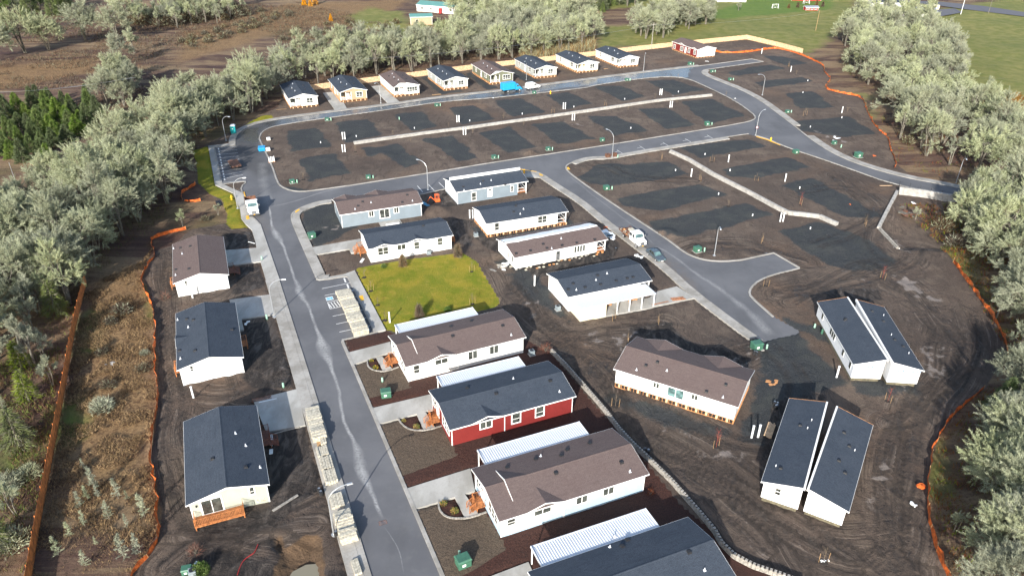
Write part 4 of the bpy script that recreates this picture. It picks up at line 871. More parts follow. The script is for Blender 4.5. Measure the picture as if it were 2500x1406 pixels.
h = House('home with dark shingle roof cut off by the bottom edge of the photo', o4, AZ, 18.6, 8.2, 'white_siding', 'dark_shingle', 3.05, .24); HOUSES['R4'] = h
h.patio(1.4, 15.4); h.vents([(1532, 1317), (1520, 1333), (1682, 1347)]); h.vents([(1501, 1305), (1489, 1335), (1720, 1391)], 'pipe')
for x in (3, 9, 14): h.window('S', x, 1.9, 1.35, 1.3, 2)
for key in ('R1', 'R2', 'R3', 'R4'):
    h = HOUSES[key]; m = MB()                                      # raised decorative gable on the street end of the ridge
    x0, x1, hw, r = 2.1, 3.6, 2.6, h.eave+h.pitch*h.W/2+.05; yc = h.W/2
    if key in ('R1', 'R3'):
        k = h.pitch*hw; lift = .34
        A0 = (x0, yc, r+lift); B0 = (x0, yc-hw, r-k+.02); C0 = (x0, yc+hw, r-k+.02); D0 = (x1+1.5, yc, r+.01)
        m.poly([B0, D0, A0]); m.poly([A0, D0, C0]); g = m.build('raised_gable', h.roofm, h.t)
        m = MB()
        for P, Q in ((B0, A0), (A0, C0)):
            i = len(m.v); z_ = .17
            for dx in (0, -.05): m.v += [(P[0]+dx, P[1], P[2]-z_), (P[0]+dx, P[1], P[2]+.01), (Q[0]+dx, Q[1], Q[2]+.01), (Q[0]+dx, Q[1], Q[2]-z_)]
            m.f += [(i, i+1, i+2, i+3), (i+7, i+6, i+5, i+4)]+[(i+k_, i+4+k_, i+4+(k_+1) % 4, i+(k_+1) % 4) for k_ in range(4)]; m.mi += [0]*6
        m.build('bargeboard', 'white_siding_trim', g)
    h.window('W', 2.3, 1.85, 2.6, 1.7, 3, 2, fr=.11); h.door('W', 5.6); h.window('W', 7.2, 1.9, .8, 1.4, 1, 2); lamp_box(h, 'W', 6.4, 2.3)
    deck(h, 'W', 4.5, 6.1, 1.1, .6, 'deck_wood', (4.6, 5.6))
    m = MB(); h.bx(m, 'S', h.L*.42, h.L*.42+.09, .002, .09, .1, h.eave-.2); m.build('downspout', 'white_siding_trim', h.t)
    m = MB(); m.box(-.012, .0, .0, 0.01, 0, .01)
# ---- homes left of the main road, gable ends to the camera
def left_home(key, Pb, label, wall, roof, Pe, L, wd=8.4):
    h = House(label, G(*Pb), AZ-90+.5, L, wd, wall, roof, 2.95, .25); HOUSES[key] = h; return h
h = left_home('L1', (561, 704), 'white home with brown roof left of the road, nearest the wood', 'white_siding', 'brown_shingle', (538, 575), 15.6)
h.winpx('W', 454, 691, .35, .8, 1, 2); h.vents([(440, 606), (464, 602), (461, 657), (429, 659)]); h.vents([(424, 607), (445, 620), (429, 672)], 'pipe'); deck(h, 'S', 4.6, 6.6, 1.2, .6, 'brown_deck_wood', (4.7, 5.6)); deck(h, 'N', 3.2, 4.8, 1.0, .6, 'deck_wood')
h = left_home('L2', (597, 909), 'white home with dark roof and small dormer, between two concrete drives left of the road', 'cream_siding', 'dark_shingle', (568, 734), 15.8)
h.walls.data.materials[0] = MATS['white_siding']
h.winpx('W', 468, 899, .35, .8, 1, 2); h.dormer('N', 7.6, 1.5); h.vents([(456, 779), (472, 781), (438, 856), (476, 856), (566, 805)]); h.vents([(434, 781), (460, 799), (441, 876)], 'pipe'); deck(h, 'S', 6.2, 7.8, 1.0, .6, 'deck_wood'); deck(h, 'N', 2.6, 4.4, .9, .6, 'deck_wood')
h = left_home('L3', (659.5, 1223), 'sage home with dark roof and orange timber rear deck, nearest on the left', 'sage_siding', 'dark_shingle', (622, 976), 14.8)
u, z = h.wallpx('W', 516.5, 1228); h.window('W', u, 1.65, 2.1, 2.0, 2, 1, fr=.18); h.winpx('W', 614.7, 1196.6, .45, 1.0, 1, 2, fr=.16); lamp_box(h, 'W', u+1.6, 2.2)
h.vents([(519, 1120), (600, 1140)]); h.vents([(575, 1058), (600, 1088), (635, 1141)], 'pipe'); deck(h, 'S', 9.4, 12.4, 1.2, .6, 'brown_deck_wood', (9.5, 10.5))
deck(h, 'W', 2.9, 8.2, 1.5, .62, 'deck_wood'); m = MB(); h.bx(m, 'W', .3, 1.4, .002, .03, .25, .75); m.build('access_panel', 'cream_concrete', h.t)
# ---- middle block
h = House('blue-grey home with brown hipped-dormer roof at the road junction', G(836, 557), 68.3, 16.9, 8.2, 'bluegrey_siding', 'brown_shingle', 3.15, .24); HOUSES['M1'] = h
h.winpx('S', 906, 518, .9, 1.2, 2, fr=.13); h.winpx('S', 938.7, 518, 1.9, 1.9, 2, fr=.16); h.winpx('S', 967, 508, .9, 1.2, 2, fr=.13)
h.dormer('N', 2.4, 2.2); h.dormer('N', 9.2, 2.4); h.vents([(874, 503), (885, 493), (982, 494), (994, 476)]); h.vents([(867, 511), (906, 495), (1007, 491)], 'pipe'); lamp_box(h, 'S', 8.0, 2.3)
m = MB(); m.box(7.5, 12.0, -2.3, -.15, -.1, .16); m.build('patio_slab', 'driveway_concrete', h.t)
m = MB(); m.box(8.6, 11.4, -2.6, -2.2, .17, .45); m.build('stacked_trim', 'white_siding_trim', h.t)
h = House('white home with dark roof overlooking the green lawn', G(906, 641.6), 68.0, 15.9, 8.2, 'white_siding', 'dark_shingle', 3.1, .24); HOUSES['M2'] = h
h.winpx('S', 935, 609, 1.9, 1.5, 2, 2); h.winpx('S', 980, 603, 1.5, 1.0, 2); h.winpx('S', 1017, 594.7, .95, 1.5, 1, 2); h.winpx('S', 1074, 584.7, .95, 1.5, 1, 2)
h.dormer('S', h.wallpx('S', 937, 609)[0], 1.7); h.dormer('S', h.wallpx('S', 1018, 595)[0], 1.7); h.vents([(1033, 551)]); deck(h, 'W', 3.2, 6.2, 1.3, .6, 'deck_wood', (4.4, 5.6)); deck(h, 'E', 2.0, 4.6, 1.2, .6, 'deck_wood')
h.door('W', 5.2); h.window('W', 2, 1.8, 1.2, 1.6, 2, 2); h.window('W', 7.2, 1.8, .8, 1.4, 1, 2)
h = House('light blue-grey home half with dark roof and white-posted porch', G(1117, 500), 66.8, 16.6, 8.2, 'bluegrey_siding', 'dark_shingle', 3.15, .24, notch=(14.4, 17, -1, 3.2)); HOUSES['M3'] = h
h.walls.data.materials[0] = MATS['bluegrey_siding']
h.winpx('S', 1157, 479.5, .95, 1.8, 1, 2, fr=.14); h.winpx('S', 1250, 461, .55, 1.2, 1, 2, fr=.13); h.door('S', h.wallpx('S', 1196, 476)[0], .95, 2.1)
h.vents([(1131, 456), (1179, 442), (1233, 450)]); h.vents([(1133, 465), (1173, 450), (1199, 441)], 'pipe')
h = House('white home on open timber skirting with dark roof', G(1190, 580), 68.9, 17.3, 8.2, 'white_siding', 'dark_shingle', 3.2, .24, z0=.6, notch=(15.2, 18, -1, 3.2)); HOUSES['M4'] = h
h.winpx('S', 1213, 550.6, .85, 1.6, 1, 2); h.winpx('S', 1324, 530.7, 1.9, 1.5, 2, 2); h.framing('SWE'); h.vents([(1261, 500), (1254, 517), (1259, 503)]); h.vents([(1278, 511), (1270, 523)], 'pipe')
m = MB(); h.bx(m, 'S', 7.2, 7.5, .002, .05, 2.2, 2.45); m.build('wall_plate', 'chrome_grey', h.t)
h = House('white home with brown roof and white plastic sheet along the ridge', G(1258, 662), 66.0, 19.0, 8.0, 'white_siding', 'brown_shingle', 3.0, .24, z0=.45, notch=(17.0, 20, -1, 2.8)); HOUSES['M5'] = h
for dx in (-1.9, -.65, .55, 1.8): h.window('S', h.wallpx('S', 1415, 610)[0]+dx*.5, 2.0, .42, 1.3, 1, 1, fr=.05)
h.door('S', h.wallpx('S', 1362, 623)[0], .8, 1.9, 'chrome_grey', .5); h.winpx('W', 1243, 622, .6, 1.3, 1, 1); h.winpx('W', 1252, 632, .6, 1.3, 1, 1)
h.vents([(1260, 619), (1295, 612), (1326, 596), (1335, 606), (1372, 599), (1408, 593), (1452, 585)]); h.vents([(1347, 607), (1370, 583)], 'pipe')
m = MB(); r = h.eave+h.pitch*4.0
N_ = 40; top = []; bot = []
for i in range(N_+1):
    x = -.3+19.5*i/N_; ya_ = 3.7+.16*mnoise(Vector((i*.3, 0, 0))); yb = 6.6+.35*mnoise(Vector((i*.25, 5, 0)))
    top.append((x, ya_, h.rz(ya_)+.05)); bot.append((x, yb, h.rz(yb)+.06))
for i in range(N_):
    c0 = (top[i][0], 4.0, h.rz(4)+.12); c1 = (top[i+1][0], 4.0, h.rz(4)+.12); m.quad(top[i], top[i+1], c1, c0); m.quad(c0, c1, bot[i+1], bot[i])
m.build('plastic_sheet', 'house_wrap', h.t)
for i in range(26):
    m = MB(); x = .4+i*.72+rnd.uniform(-.1, .1); y = rnd.choice([.3, .3, -.4, -.7])+rnd.uniform(-.2, .2); zz = .42 if y > 0 else rnd.uniform(.15, .25); m.box(x-.2, x+.2, y-.15, y+.15, 0, zz); m.build('pier_block', rnd.choice(['cream_concrete', 'stone_grey', 'framing_wood', 'cream_concrete']), h.t)
h = HOUSES['M3']; m = MB()                                         # wrapped marriage wall of the far half rises behind the ridge
m.box(-.3, 16.8, 4.12, 4.3, 3.2, 4.85); m.build('wrapped_ridge_wall', 'house_wrap', h.t)
for key, xr in (('M3', (14.4, 16.6, 3.2)), ('M4', (15.2, 17.3, 3.2)), ('M5', (17.0, 19.0, 2.8))):
    h = HOUSES[key]; x0, x1, y1 = xr; zb = .6
    m = MB(); m.box(x0, x1, .0, y1, zb-.12, zb); m.build('porch_floor', 'deck_wood', h.t)
    m = MB()
    for x, y in ((x1-.08, .08), (x0+.08, .08), (x1-.08, y1-.1)): m.box(x-.08, x+.08, y-.08, y+.08, zb, h.eave-.06)
    for zz in (zb+.25, zb+.95): m.box(x0+.16, x1-.16, .05, .11, zz-.04, zz+.04); m.box(x1-.11, x1-.05, .16, y1-.2, zz-.04, zz+.04)
    m.build('porch_post', 'white_siding_trim', h.t)
    m = MB(); m.box(x0+.003, x0+.05, .6, 1.5, zb, zb+2.0); m.build('porch_door', 'white_siding_trim', h.t)
for key in ('M3', 'M4'):                                           # end walls still in housewrap
    h = HOUSES[key]; m = MB(); Wd = h.W; z0 = .3 if key == 'M3' else .62
    P = [(-.02, .02, z0), (-.02, Wd-.02, z0), (-.02, Wd-.02, h.eave-.02), (-.02, Wd/2, h.eave+h.pitch*Wd/2-.03), (-.02, .02, h.eave-.02)]
    m.poly(P[::-1]); m.build('house_wrap', 'house_wrap', h.t)
# M6 with carport
P0c = G(1411, 788); d_ = azv(68.2); ey = np.array([-d_[1], d_[0]])
h = House('white home with dark roof and flat-roofed carport on white posts', P0c+ey*3.7, 68.2, 15.4, 8.2, 'white_siding', 'dark_shingle', 3.1, .24, notch=(13.6, 16, -1, 3.5)); HOUSES['M6'] = h
h.vents([(1399, 692), (1387, 766-60), (1428, 701), (1466, 694), (1459, 672), (1504, 685), (1531, 679), (1545, 676)]); h.vents([(1407, 708), (1455, 684), (1482, 668)], 'pipe')
t = bpy.data.objects.new('carport', None); C.objects.link(t); t.parent = h.t
m = MB(); m.box(.2, 14.4, -3.9, -.36, 2.55, 2.68); m.build('carport_roof', 'white_metal', t)
m = MB(); m.box(.4, 5.2, -3.6, -.02, -.1, 2.54); m.build('storage_room', 'cream_siding', t)
for i in range(4): m = MB(); x = 7.2+2.35*i; m.box(x-.08, x+.08, -3.75, -3.6, .1, 2.54); m.build('post', 'white_siding_trim', t)
m = MB(); m.box(13.6, 15.4, 0, 3.5, .1, .5); m.build('porch_floor', 'driveway_concrete', h.t)
m = MB()
for x, y in ((15.3, .08), (15.3, 3.4)): m.box(x-.08, x+.08, y-.08, y+.08, .5, 3.0)
m.build('porch_post', 'white_siding_trim', h.t)
deck(h, 'S', 11.0, 12.6, 1.0, .5, 'framing_wood'); deck(h, 'S', 6.0, 7.6, 1.0, .5, 'framing_wood'); h.door('S', 11.8); h.door('S', 6.8)
m = MB(); m.box(5.6, 14.2, -3.4, -.3, .1, .125); m.build('carport_slab', 'driveway_concrete', t)
# ---- angled brown-roofed home on open framing
h = House('white home with brown two-gabled roof, set askew on open framing in the mud', G(1501, 943), 118.6, 17.0, 8.8, 'white_siding', 'brown_shingle', 3.25, .24, z0=.7); HOUSES['A'] = h
h.winpx('S', 1602.7, 936, .8, .95, 2); h.winpx('S', 1649.6, 957, 2.2, 1.6, 2, glassm='windscreen'); h.winpx('S', 1696.6, 964.6, .8, .95, 2); h.framing('SE', .72)
h.dormer('N', 4.0, 2.6); h.dormer('N', 12.8, 2.6); h.vents([(1605, 884), (1577, 892), (1734, 868), (1772, 939), (1725, 956)]); h.vents([(1554, 903), (1628, 905), (1765, 970)], 'pipe')
# ---- two homes delivered as separate halves
def half(key, label, org, az, L, wd, zl, zr, extra):
    """one half of a home: low eave on one side, open marriage wall wrapped in white on the other; x = width, y = length"""
    d = azv(az); t = thing('home_half', label, 'house', org, math.atan2(d[1], d[0]), 'home halves awaiting joining')
    z0 = .65; m = MB(); lo = zl < zr
    m.poly([(0, 0, z0), (wd, 0, z0), (wd, 0, zr), (0, 0, zl)]); m.poly([(wd, L, z0), (0, L, z0), (0, L, zl), (wd, L, zr)])
    m.poly([(0, L, z0), (0, 0, z0), (0, 0, zl), (0, L, zl)]); m.poly([(wd, 0, z0), (wd, L, z0), (wd, L, zr), (wd, 0, zr)]); m.poly([(0, 0, z0), (0, L, z0), (wd, L, z0), (wd, 0, z0)])
    m.build('wall', 'house_wrap', t)
    x0, x1 = (-.3, wd-.02) if lo else (.02, wd+.3); sl = (zr-zl)/wd; f = lambda x: zl+sl*x
    m = MB(); P = [(x0, -.25), (x1, -.25), (x1, L+.12), (x0, L+.12)]
    i = 0; m.v = [(a, b_, f(a)+.05) for a, b_ in P]+[(a, b_, f(a)-.03) for a, b_ in P]; m.f = [(0, 1, 2, 3), (7, 6, 5, 4)]+[(k, 4+k, 4+(k+1) % 4, (k+1) % 4) for k in range(4)]; m.mi = [0]*6
    rf = m.build('roof', 'dark_shingle', t)
    m = MB(); xs = (wd-.0) if lo else -.22; m.box(xs, xs+.22, -.27, L+.14, max(zl, zr)-.25, max(zl, zr)+.12); m.build('wrapped_ridge', 'white_siding_trim', t)
    m = MB(); m.v = []
    for y0, y1, mi_ in ((-.29, -.25, 0), (L+.12, L+.2, 1)):
        i = len(m.v); Q = [(x0, f(x0)-.12), (x1, f(x1)-.12), (x1, f(x1)+.06), (x0, f(x0)+.06)]
        m.v += [(a, y0, b_) for a, b_ in Q]+[(a, y1, b_) for a, b_ in Q]; m.f += [(i, i+1, i+2, i+3), (i+7, i+6, i+5, i+4)]+[(i+k, i+4+k, i+4+(k+1) % 4, i+(k+1) % 4) for k in range(4)]; m.mi += [mi_]*6
    xe = x0-.03 if lo else x1; m.box(xe, xe+.03, -.29, L+.2, f(x0 if lo else x1)-.14, f(x0 if lo else x1)+.04)
    m.build('fascia', ['white_siding_trim', 'framing_wood'], rf)
    m = MB(); m.box(.15, wd-.15, .2, L-.2, -.1, z0); m.build('chassis', 'skirt_mud', t)
    for y in (5.5, 6.6, 7.7):
        m = MB(); m.tube((.2 if lo else wd-.45, y, .36), (.45 if lo else wd-.2, y, .36), .36, n=12); m.build('wheel', 'tyre', t)
    for (x, y, kd) in extra:
        z = f(x)+.05; m = MB()
        if kd: m.frustum((x-.22, x+.22, y-.22, y+.22), (x-.16, x+.16, y-.16, y+.16), z-.08, z+.16); m.build('roof_vent', 'black_plastic', t)
        else: m.tube((x, y, z-.05), (x, y, z+.3), .06); m.build('vent_pipe', 'white_metal', t)
    return t
def side_win(t, side, x, y, z, w_, h_, L):
    m = MB(); a = -.03 if side < 0 else 0
    X0, X1 = (x-.04, x-.002) if side < 0 else (x+.002, x+.04)
    m.box(X0, X1, y-w_/2-.07, y+w_/2+.07, z-h_/2-.07, z+h_/2+.07); f = m.build('window', 'white_siding_trim', t)
    m = MB(); X2, X3 = (x-.05, x-.041) if side < 0 else (x+.041, x+.05); m.box(X2, X3, y-w_/2, y+w_/2, z-h_/2, z+h_/2); m.build('pane', 'window_glass', f)
def front_win(t, x, z, w_, h_):
    m = MB(); m.box(x-w_/2-.07, x+w_/2+.07, -.04, -.002, z-h_/2-.07, z+h_/2+.07); f = m.build('window', 'white_siding_trim', t)
    for zz in (-.25, .25): m = MB(); m.box(x-w_/2, x+w_/2, -.05, -.041, z+zz*h_-h_*.2, z+zz*h_+h_*.2); m.build('pane', 'window_glass', f)
def lettering(t, text, x, z, size, y=-.03, mat='wrap_print', name='wrap_lettering', rz=0):
    cu = bpy.data.curves.new('tmp', 'FONT'); cu.body = text; cu.size = size*1.05; cu.extrude = .004; cu.offset = .02*size; o = bpy.data.objects.new('tmp', cu); C.objects.link(o)
    bpy.context.view_layer.update(); me_ = bpy.data.meshes.new_from_object(o.evaluated_get(bpy.context.evaluated_depsgraph_get())); print('text', len(me_.polygons)); bpy.data.objects.remove(o)
    me_.materials.clear(); me_.materials.append(MATS[mat]); n = bpy.data.objects.new(name, me_); C.objects.link(n); n.parent = t; n.location = (x, y, z); n.rotation_euler = (R(90), 0, rz); return n
oa = G(2077, 922, .65); ob = G(2164, 932, .65)
da = half('D1a', 'left one of the two half homes with SKYLINE wrap, windows along its outer wall', oa, 93.5, 17.2, 4.2, 3.2, 4.2, [(2, 11, 1), (2.2, 11.3, 1)])
for y in (1.2, 4.4, 8.6, 9.4, 10.2, 14.6): side_win(da, -1, 0, y, 2.2, .6, 1.3, 17)
lettering(da, 'SKYLINE', .35, 2.55, .5); lettering(da, 'SKYLINE', 2.25, 2.55, .5); lettering(da, 'HOUSE WRAP', .4, 2.25, .16); lettering(da, 'HOUSE WRAP', 2.3, 2.25, .16)
db = half('D1b', 'right one of the two half homes with SKYLINE wrap, nearest the eastern mesh fence', ob, 96, 17.2, 4.2, 4.2, 3.2, [(1.6, 14.5, 1), (3.3, 14, 0), (2.6, 12, 1), (2.5, 8, 0), (2.6, 6.8, 1), (3.4, 5.4, 1), (3.6, 3.6, 0)])
lettering(db, 'LINE', .25, 2.55, .5); lettering(db, 'SKYLINE', 1.45, 2.55, .5); lettering(db, 'SKY', 3.35, 2.55, .5); lettering(db, 'HOUSE WRAP', 1.5, 2.25, .16)
dc = half('D2a', 'left half of the split home at the bottom right, small window in its white end', G(1857, 1212, .65), 118.0, 17.2, 4.2, 3.2, 4.2, [(1.3, 2.6, 1), (.7, 2.8, 0), (2.0, 11.5, 1), (3.1, 12.8, 0), (2.9, 11, 0)])
front_win(dc, 1.7, 2.3, .55, 1.0)
dd_ = half('D2b', 'right half of the split home at the bottom right, blank white end wall', G(1961, 1246.5, .65), 121.0, 16.8, 4.2, 4.2, 3.2, [(1.6, 12.5, 1), (2.6, 10.5, 1), (3.3, 10.2, 0), (3.0, 5.5, 1), (2, 7, 1)])
# ---- far row along the wet road
FAR = [('F1', (777, 260), 'white_siding', 'dark_shingle', (756.5, 244.7), 2, 'white home with dark roof at the left end of the far row'),
 ('F2', (896.5, 244.7), 'tan_siding', 'dark_shingle', (876, 227.7), 2, 'tan home with dark roof between two concrete drives in the far row'),
 ('F3', (1024, 232), 'white_siding', 'brown_shingle', (1007, 213.5), 4, 'white home with brown roof in the far row'),
 ('F4', (1142, 216.3), 'grey_siding', 'dark_shingle', (1125, 197.8), 2, 'grey home with dark roof in the far row, left of the olive one'),
 ('F5', (1252, 202), 'olive_siding', 'brown_shingle', (1237.5, 186.4), 3, 'olive home with brown roof behind the blue box truck'),
 ('F6', (1358, 187.8), 'grey_siding', 'dark_shingle', (1344, 172), 2, 'grey home with dark roof behind the white van'),
 ('F7', (1459, 175), 'cream_siding', 'dark_shingle', (1445, 159), 2, 'cream yellow home with dark roof in the far row'),
 ('F8', (1557, 162.2), 'white_siding', 'dark_shingle', (1540.7, 146.6), 2, 'white home with dark roof beside the red one in the far row')]
for key, pb, wl, rf, wp, cols, lab in FAR:
    h = House(lab, G(*pb), AZ-90-1, 17.2, 8.3, wl, rf, 3.35, .25, z0=.62, notch=(-1, 2.0, 4.8, 9), group='homes of the far row'); HOUSES[key] = h
    h.window('W', 2.35, 2.15, .75*cols+.3, 1.4, cols, 2, fr=.14)
    h.window('N', 5, 2.3, .9, 1.5, 1, 2, fr=.12); h.window('N', 13.5, 2.3, .9, 1.5, 1, 2, fr=.12); h.window('N', 4.0, 2.3, .9, 1.5, 1, 2, fr=.12); h.door('N', 8.5, .9, 2.0)
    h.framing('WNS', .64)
    m = MB(); m.box(-.0, 2.0, 4.8, 8.3, .5, .62); m.build('porch_floor', 'framing_wood', h.t)
    m = MB()
    for y in (8.2, 6.5, 4.9): m.box(.02, .18, y-.08, y+.08, .62, h.eave+.02)
    for zz in (.85, 1.5): m.box(.06, .12, 4.98, 8.12, zz-.04, zz+.04)
    for i in range(14): m.box(.07, .11, 5.1+i*.22, 5.14+i*.22, .89, 1.46)
    m.build('porch_railing', 'white_siding_trim', h.t)
    m = MB(); m.box(1.94, 1.995, 5.0, 5.9, .64, 2.65); m.build('porch_door', 'white_siding_trim', h.t); m = MB(); m.box(1.95, 1.995, 6.5, 7.9, 1.4, 2.7); m.build('porch_window', 'window_glass', h.t)
    if key in ('F3', 'F5'):
        m = MB(); r = h.eave+h.pitch*6.5; m.poly([(-.36, 4.3, h.rz(4.3)-.1), (-.36, 8.3, h.rz(8.2)-.1), (-.36, 6.4, h.rz(6.4)+.65)]); m.build('raised_gable', 'white_siding_trim', h.t)
        m = MB(); m.poly([(-.4, 4.1, h.rz(4.1)), (-.4, 6.4, h.rz(6.4)+.75), (2.8, 6.0, h.rz(6)+.1)]); m.poly([(-.4, 6.4, h.rz(6.4)+.75), (-.4, 8.6, h.rz(8.2)+.0), (2.8, 6.0, h.rz(6)+.1)]); m.build('gable_roof', h.roofm, h.t)
    for i in range(3): h.vent(3+i*4.5+rnd.random(), 5.6+rnd.random()*1.2); h.vent(5+i*4.1, 5.0+rnd.random(), 'pipe')
    h.vent(6, 2.5); h.vent(11, 2.2)
h = House('red home with brown roof and white gable end by the corner of the pale fence', G(1640.5, 122.4), 156.5, 16.8, 8.4, 'red_siding', 'brown_shingle', 3.4, .25, z0=.5, group='homes of the far row'); HOUSES['F9'] = h
for px, py, c_ in ((1647, 114, 2), (1664.5, 119.5, 3), (1682, 124.5, 2), (1696, 128.5, 2)): h.winpx('S', px, py, .6*c_, 1.5, c_, 1, fr=.12)
h.door('S', h.wallpx('S', 1673.5, 124)[0], .9, 2.0); h.dormer('S', h.wallpx('S', 1664.5, 119)[0], 1.9, wall='white_siding'); h.dormer('S', h.wallpx('S', 1696, 128)[0], 1.6, wall='white_siding'); h.framing('SE', .52)
m = MB(); P = [(h.L+.02, .02, .55), (h.L+.02, h.W-.02, .55), (h.L+.02, h.W-.02, h.eave-.02), (h.L+.02, h.W/2, h.eave+1.0), (h.L+.02, .02, h.eave-.02)]; m.poly(P); m.build('house_wrap', 'house_wrap', h.t)
# ---- distant farm buildings
def barn(label, org, az, L, Wd, ev, wall, roof, name='farmhouse', cat='house'):
    h = House(label, org, az, L, Wd, wall, roof, ev, .3, name=name, cat=cat); return h
h = barn('white farmhouse with green metal roof behind the tree belt', G(1018, 28), 112, 24, 9, 3.2, 'white_siding', 'green_metal_roof')
for u in (3, 8, 13, 19): h.window('S', u, 1.7, 1.2, 1.2, 2)
m = MB(); m.box(13, 14.5, -1.5, 0, 0, 2.4); m.build('porch', 'red_barn', h.t)
h = barn('weathered shed with green metal roof below the farmhouse', G(1003, 62), 80, 10, 6, 3.6, 'tan_siding', 'green_metal_roof', 'farm_shed', 'shed'); h.window('S', 3, 1.6, 1.2, 1.6, 1)
h = barn('dark red barn cut off by the top edge of the photo', G(1932, 2), 95, 16, 9, 4, 'red_barn', 'galvanised', 'red_barn', 'barn'); h.window('S', 4, 2, 1, 1, 1); h.window('S', 9, 2, 1, 1, 1)
h = barn('small red poultry coop with grey roof on the green pasture', G(1967, 28), 85, 6.5, 3.2, 1.9, 'red_barn', 'galvanised', 'poultry_coop', 'coop')
for u in (1.2, 3.2, 5.2): h.window('S', u, 1.1, 1.1, .8, 2, 1, fr=.1)
h = barn('white house with dark roof behind the right-hand wood at the top', G(2128, 22), 95, 16, 9, 3.2, 'white_siding', 'dark_shingle')
h.window('S', 4, 1.7, 1.6, 1.3, 2); h.window('S', 10, 1.7, 1.6, 1.3, 2)
h = barn('low white house with pale roof behind the right-hand wood', G(2195, 45), 100, 17, 11, 3.0, 'white_siding', 'galvanised'); h.window('S', 4, 1.6, 2.2, 1.8, 1)
t = thing('storage_container', 'cream storage container beside the far right road', 'container', G(2264, 26), R(2)); m = MB(); m.box(0, 6, 0, 2.4, .15, 2.6); m.build('container_box', 'cream_siding', t, bevel=.03); m = MB(); m.box(0, 6, -.02, .0, .2, .3); m.box(5.98, 6.03, .1, 2.3, .2, 2.5); m.build('container_door', 'cream_concrete', t)
h = barn('dark grey roofed house half hidden by the clump of trees at the top', G(1752, 6), 85, 16, 9, 3, 'white_siding', 'dark_shingle')
# ================================================================ FENCES
def run_panels(name, label, cat, pts, panel, h, mats, boards=True, post=.1, lean=0.0, side=0.0, top_noise=0.0):
    t = thing(name, label, cat, pts[0]); o = np.array(pts[0]); P = resample(pts, panel)
    for i in range(len(P)-1):
        a, b_ = P[i]-o, P[i+1]-o; d = b_-a; L = np.linalg.norm(d); d /= L; n = np.array([-d[1], d[0]]); m = MB()
        k = max(1, int(L/.145)) if boards else 1
        for j in range(k):
            s0, s1 = L*j/k+.004, L*(j+1)/k-.004; dz = rnd.uniform(-.015, .015); off = rnd.uniform(-.008, .008)
            c0 = a+d*(s0+s1)/2+n*off; m.obox(tuple(c0), tuple(d), s1-s0, .02, .04, h+dz, 0)
        for zz in (.35, h-.3): c0 = a+d*L/2-n*.045; m.obox(tuple(c0), tuple(d), L, .04, zz-.045, zz+.045, 0)
        m.build('fence_panel', mats[0], t)
        m = MB(); m.obox(tuple(a-n*.06), tuple(d), post, post, -.2, h+.1, 0); m.build('fence_post', mats[1], t)
    return t
run_panels('board_fence', 'tall orange-brown cedar board fence running down the left edge of the photo', 'fence',
           W([(212, 691), (197, 750), (182, 816.6), (162, 936), (136.6, 1078), (118, 1177), (94, 1307.6), (77, 1412), (60, 1500)]), 2.4, 1.85, ('cedar', 'cedar'))
run_panels('board_fence', 'new pale board fence behind the far row of homes', 'fence',
           W([(700, 227), (768, 220.5), (930, 199), (1044, 185), (1152, 170.7), (1257, 159), (1356, 148), (1456, 136.6), (1560, 124), (1641, 115), (1730, 106), (1823, 96.7), (1900, 115), (1959, 131)]), 2.4, 1.85, ('pale_wood', 'pale_wood'))
def mesh_fence(label, pts, h=.8):
    t = thing('silt_fence', label, 'mesh fence', pts[0]); o = np.array(pts[0]); P = resample(smooth_line(pts, 1), 1.1); m = MB(); S = MB(); prev = None
    for i, p in enumerate(P):
        q = p-o+np.array([rnd.uniform(-.12, .12), rnd.uniform(-.12, .12)]); hh = h*(.55+.5*rnd.random()); ln = rnd.uniform(-.25, .25)
        cur = ((q[0], q[1], -.03), (q[0]+ln*.5, q[1]+ln*.3, hh*.5), (q[0]+ln, q[1]+ln*.2, hh))
        if prev:
            for k in (0, 1): m.quad(prev[k], cur[k], cur[k+1], prev[k+1])
        prev = cur
        if i % 3 == 0: S.tube((q[0], q[1], -.1), (q[0]+ln*.8, q[1]+ln*.15, hh+.12), .03, n=5)
    m.build('mesh_sheet', 'orange_mesh', t); S.build('stake', 'stake_wood', t)
mesh_fence('long orange mesh fence winding along the dry meadow on the left', W([(455, 561), (412, 571), (367, 583), (372, 600), (378.5, 624.6), (360, 650), (344, 675), (348, 700), (362, 730), (375.6, 754), (380, 822), (378.5, 902), (386, 940), (387, 981.6), (378, 1030), (369, 1073), (367, 1120), (376, 1165), (384, 1211), (387, 1265), (390, 1296), (378.5, 1342), (361, 1366), (335, 1390), (316, 1410), (300, 1440)]))
mesh_fence('short torn orange mesh strip below the big wood, upper left', W([(480, 450), (460, 462), (440, 476), (446, 490)]), .8)
mesh_fence('short straight orange mesh strip beside the west grass verge', W([(449, 492), (470, 494), (490, 491)]), .7)
mesh_fence('orange mesh fence curving along the north-east edge of the site', W([(1746, 127), (1770, 131), (1826, 129), (1870, 121), (1899.6, 119), (1948, 132), (1985, 148), (2010.6, 160), (2012, 178), (2030.5, 194), (2009, 216), (2050, 228), (2107, 238), (2116, 275), (2138.6, 314), (2170, 338), (2170, 358), (2187, 397), (2184, 412)]))
mesh_fence('straight orange mesh fence at the upper right edge of the muddy turning area', W([(2326.5, 641), (2362, 690), (2397.6, 740), (2443, 810), (2463, 864), (2450, 895)]), 1.1)
mesh_fence('orange mesh fence curving down the lower right edge', W([(2397.6, 951), (2349, 996), (2310, 1035), (2281, 1080), (2266, 1148), (2262, 1205), (2264, 1250), (2273, 1302), (2290, 1360), (2312, 1412), (2330, 1450)]), 1.15)
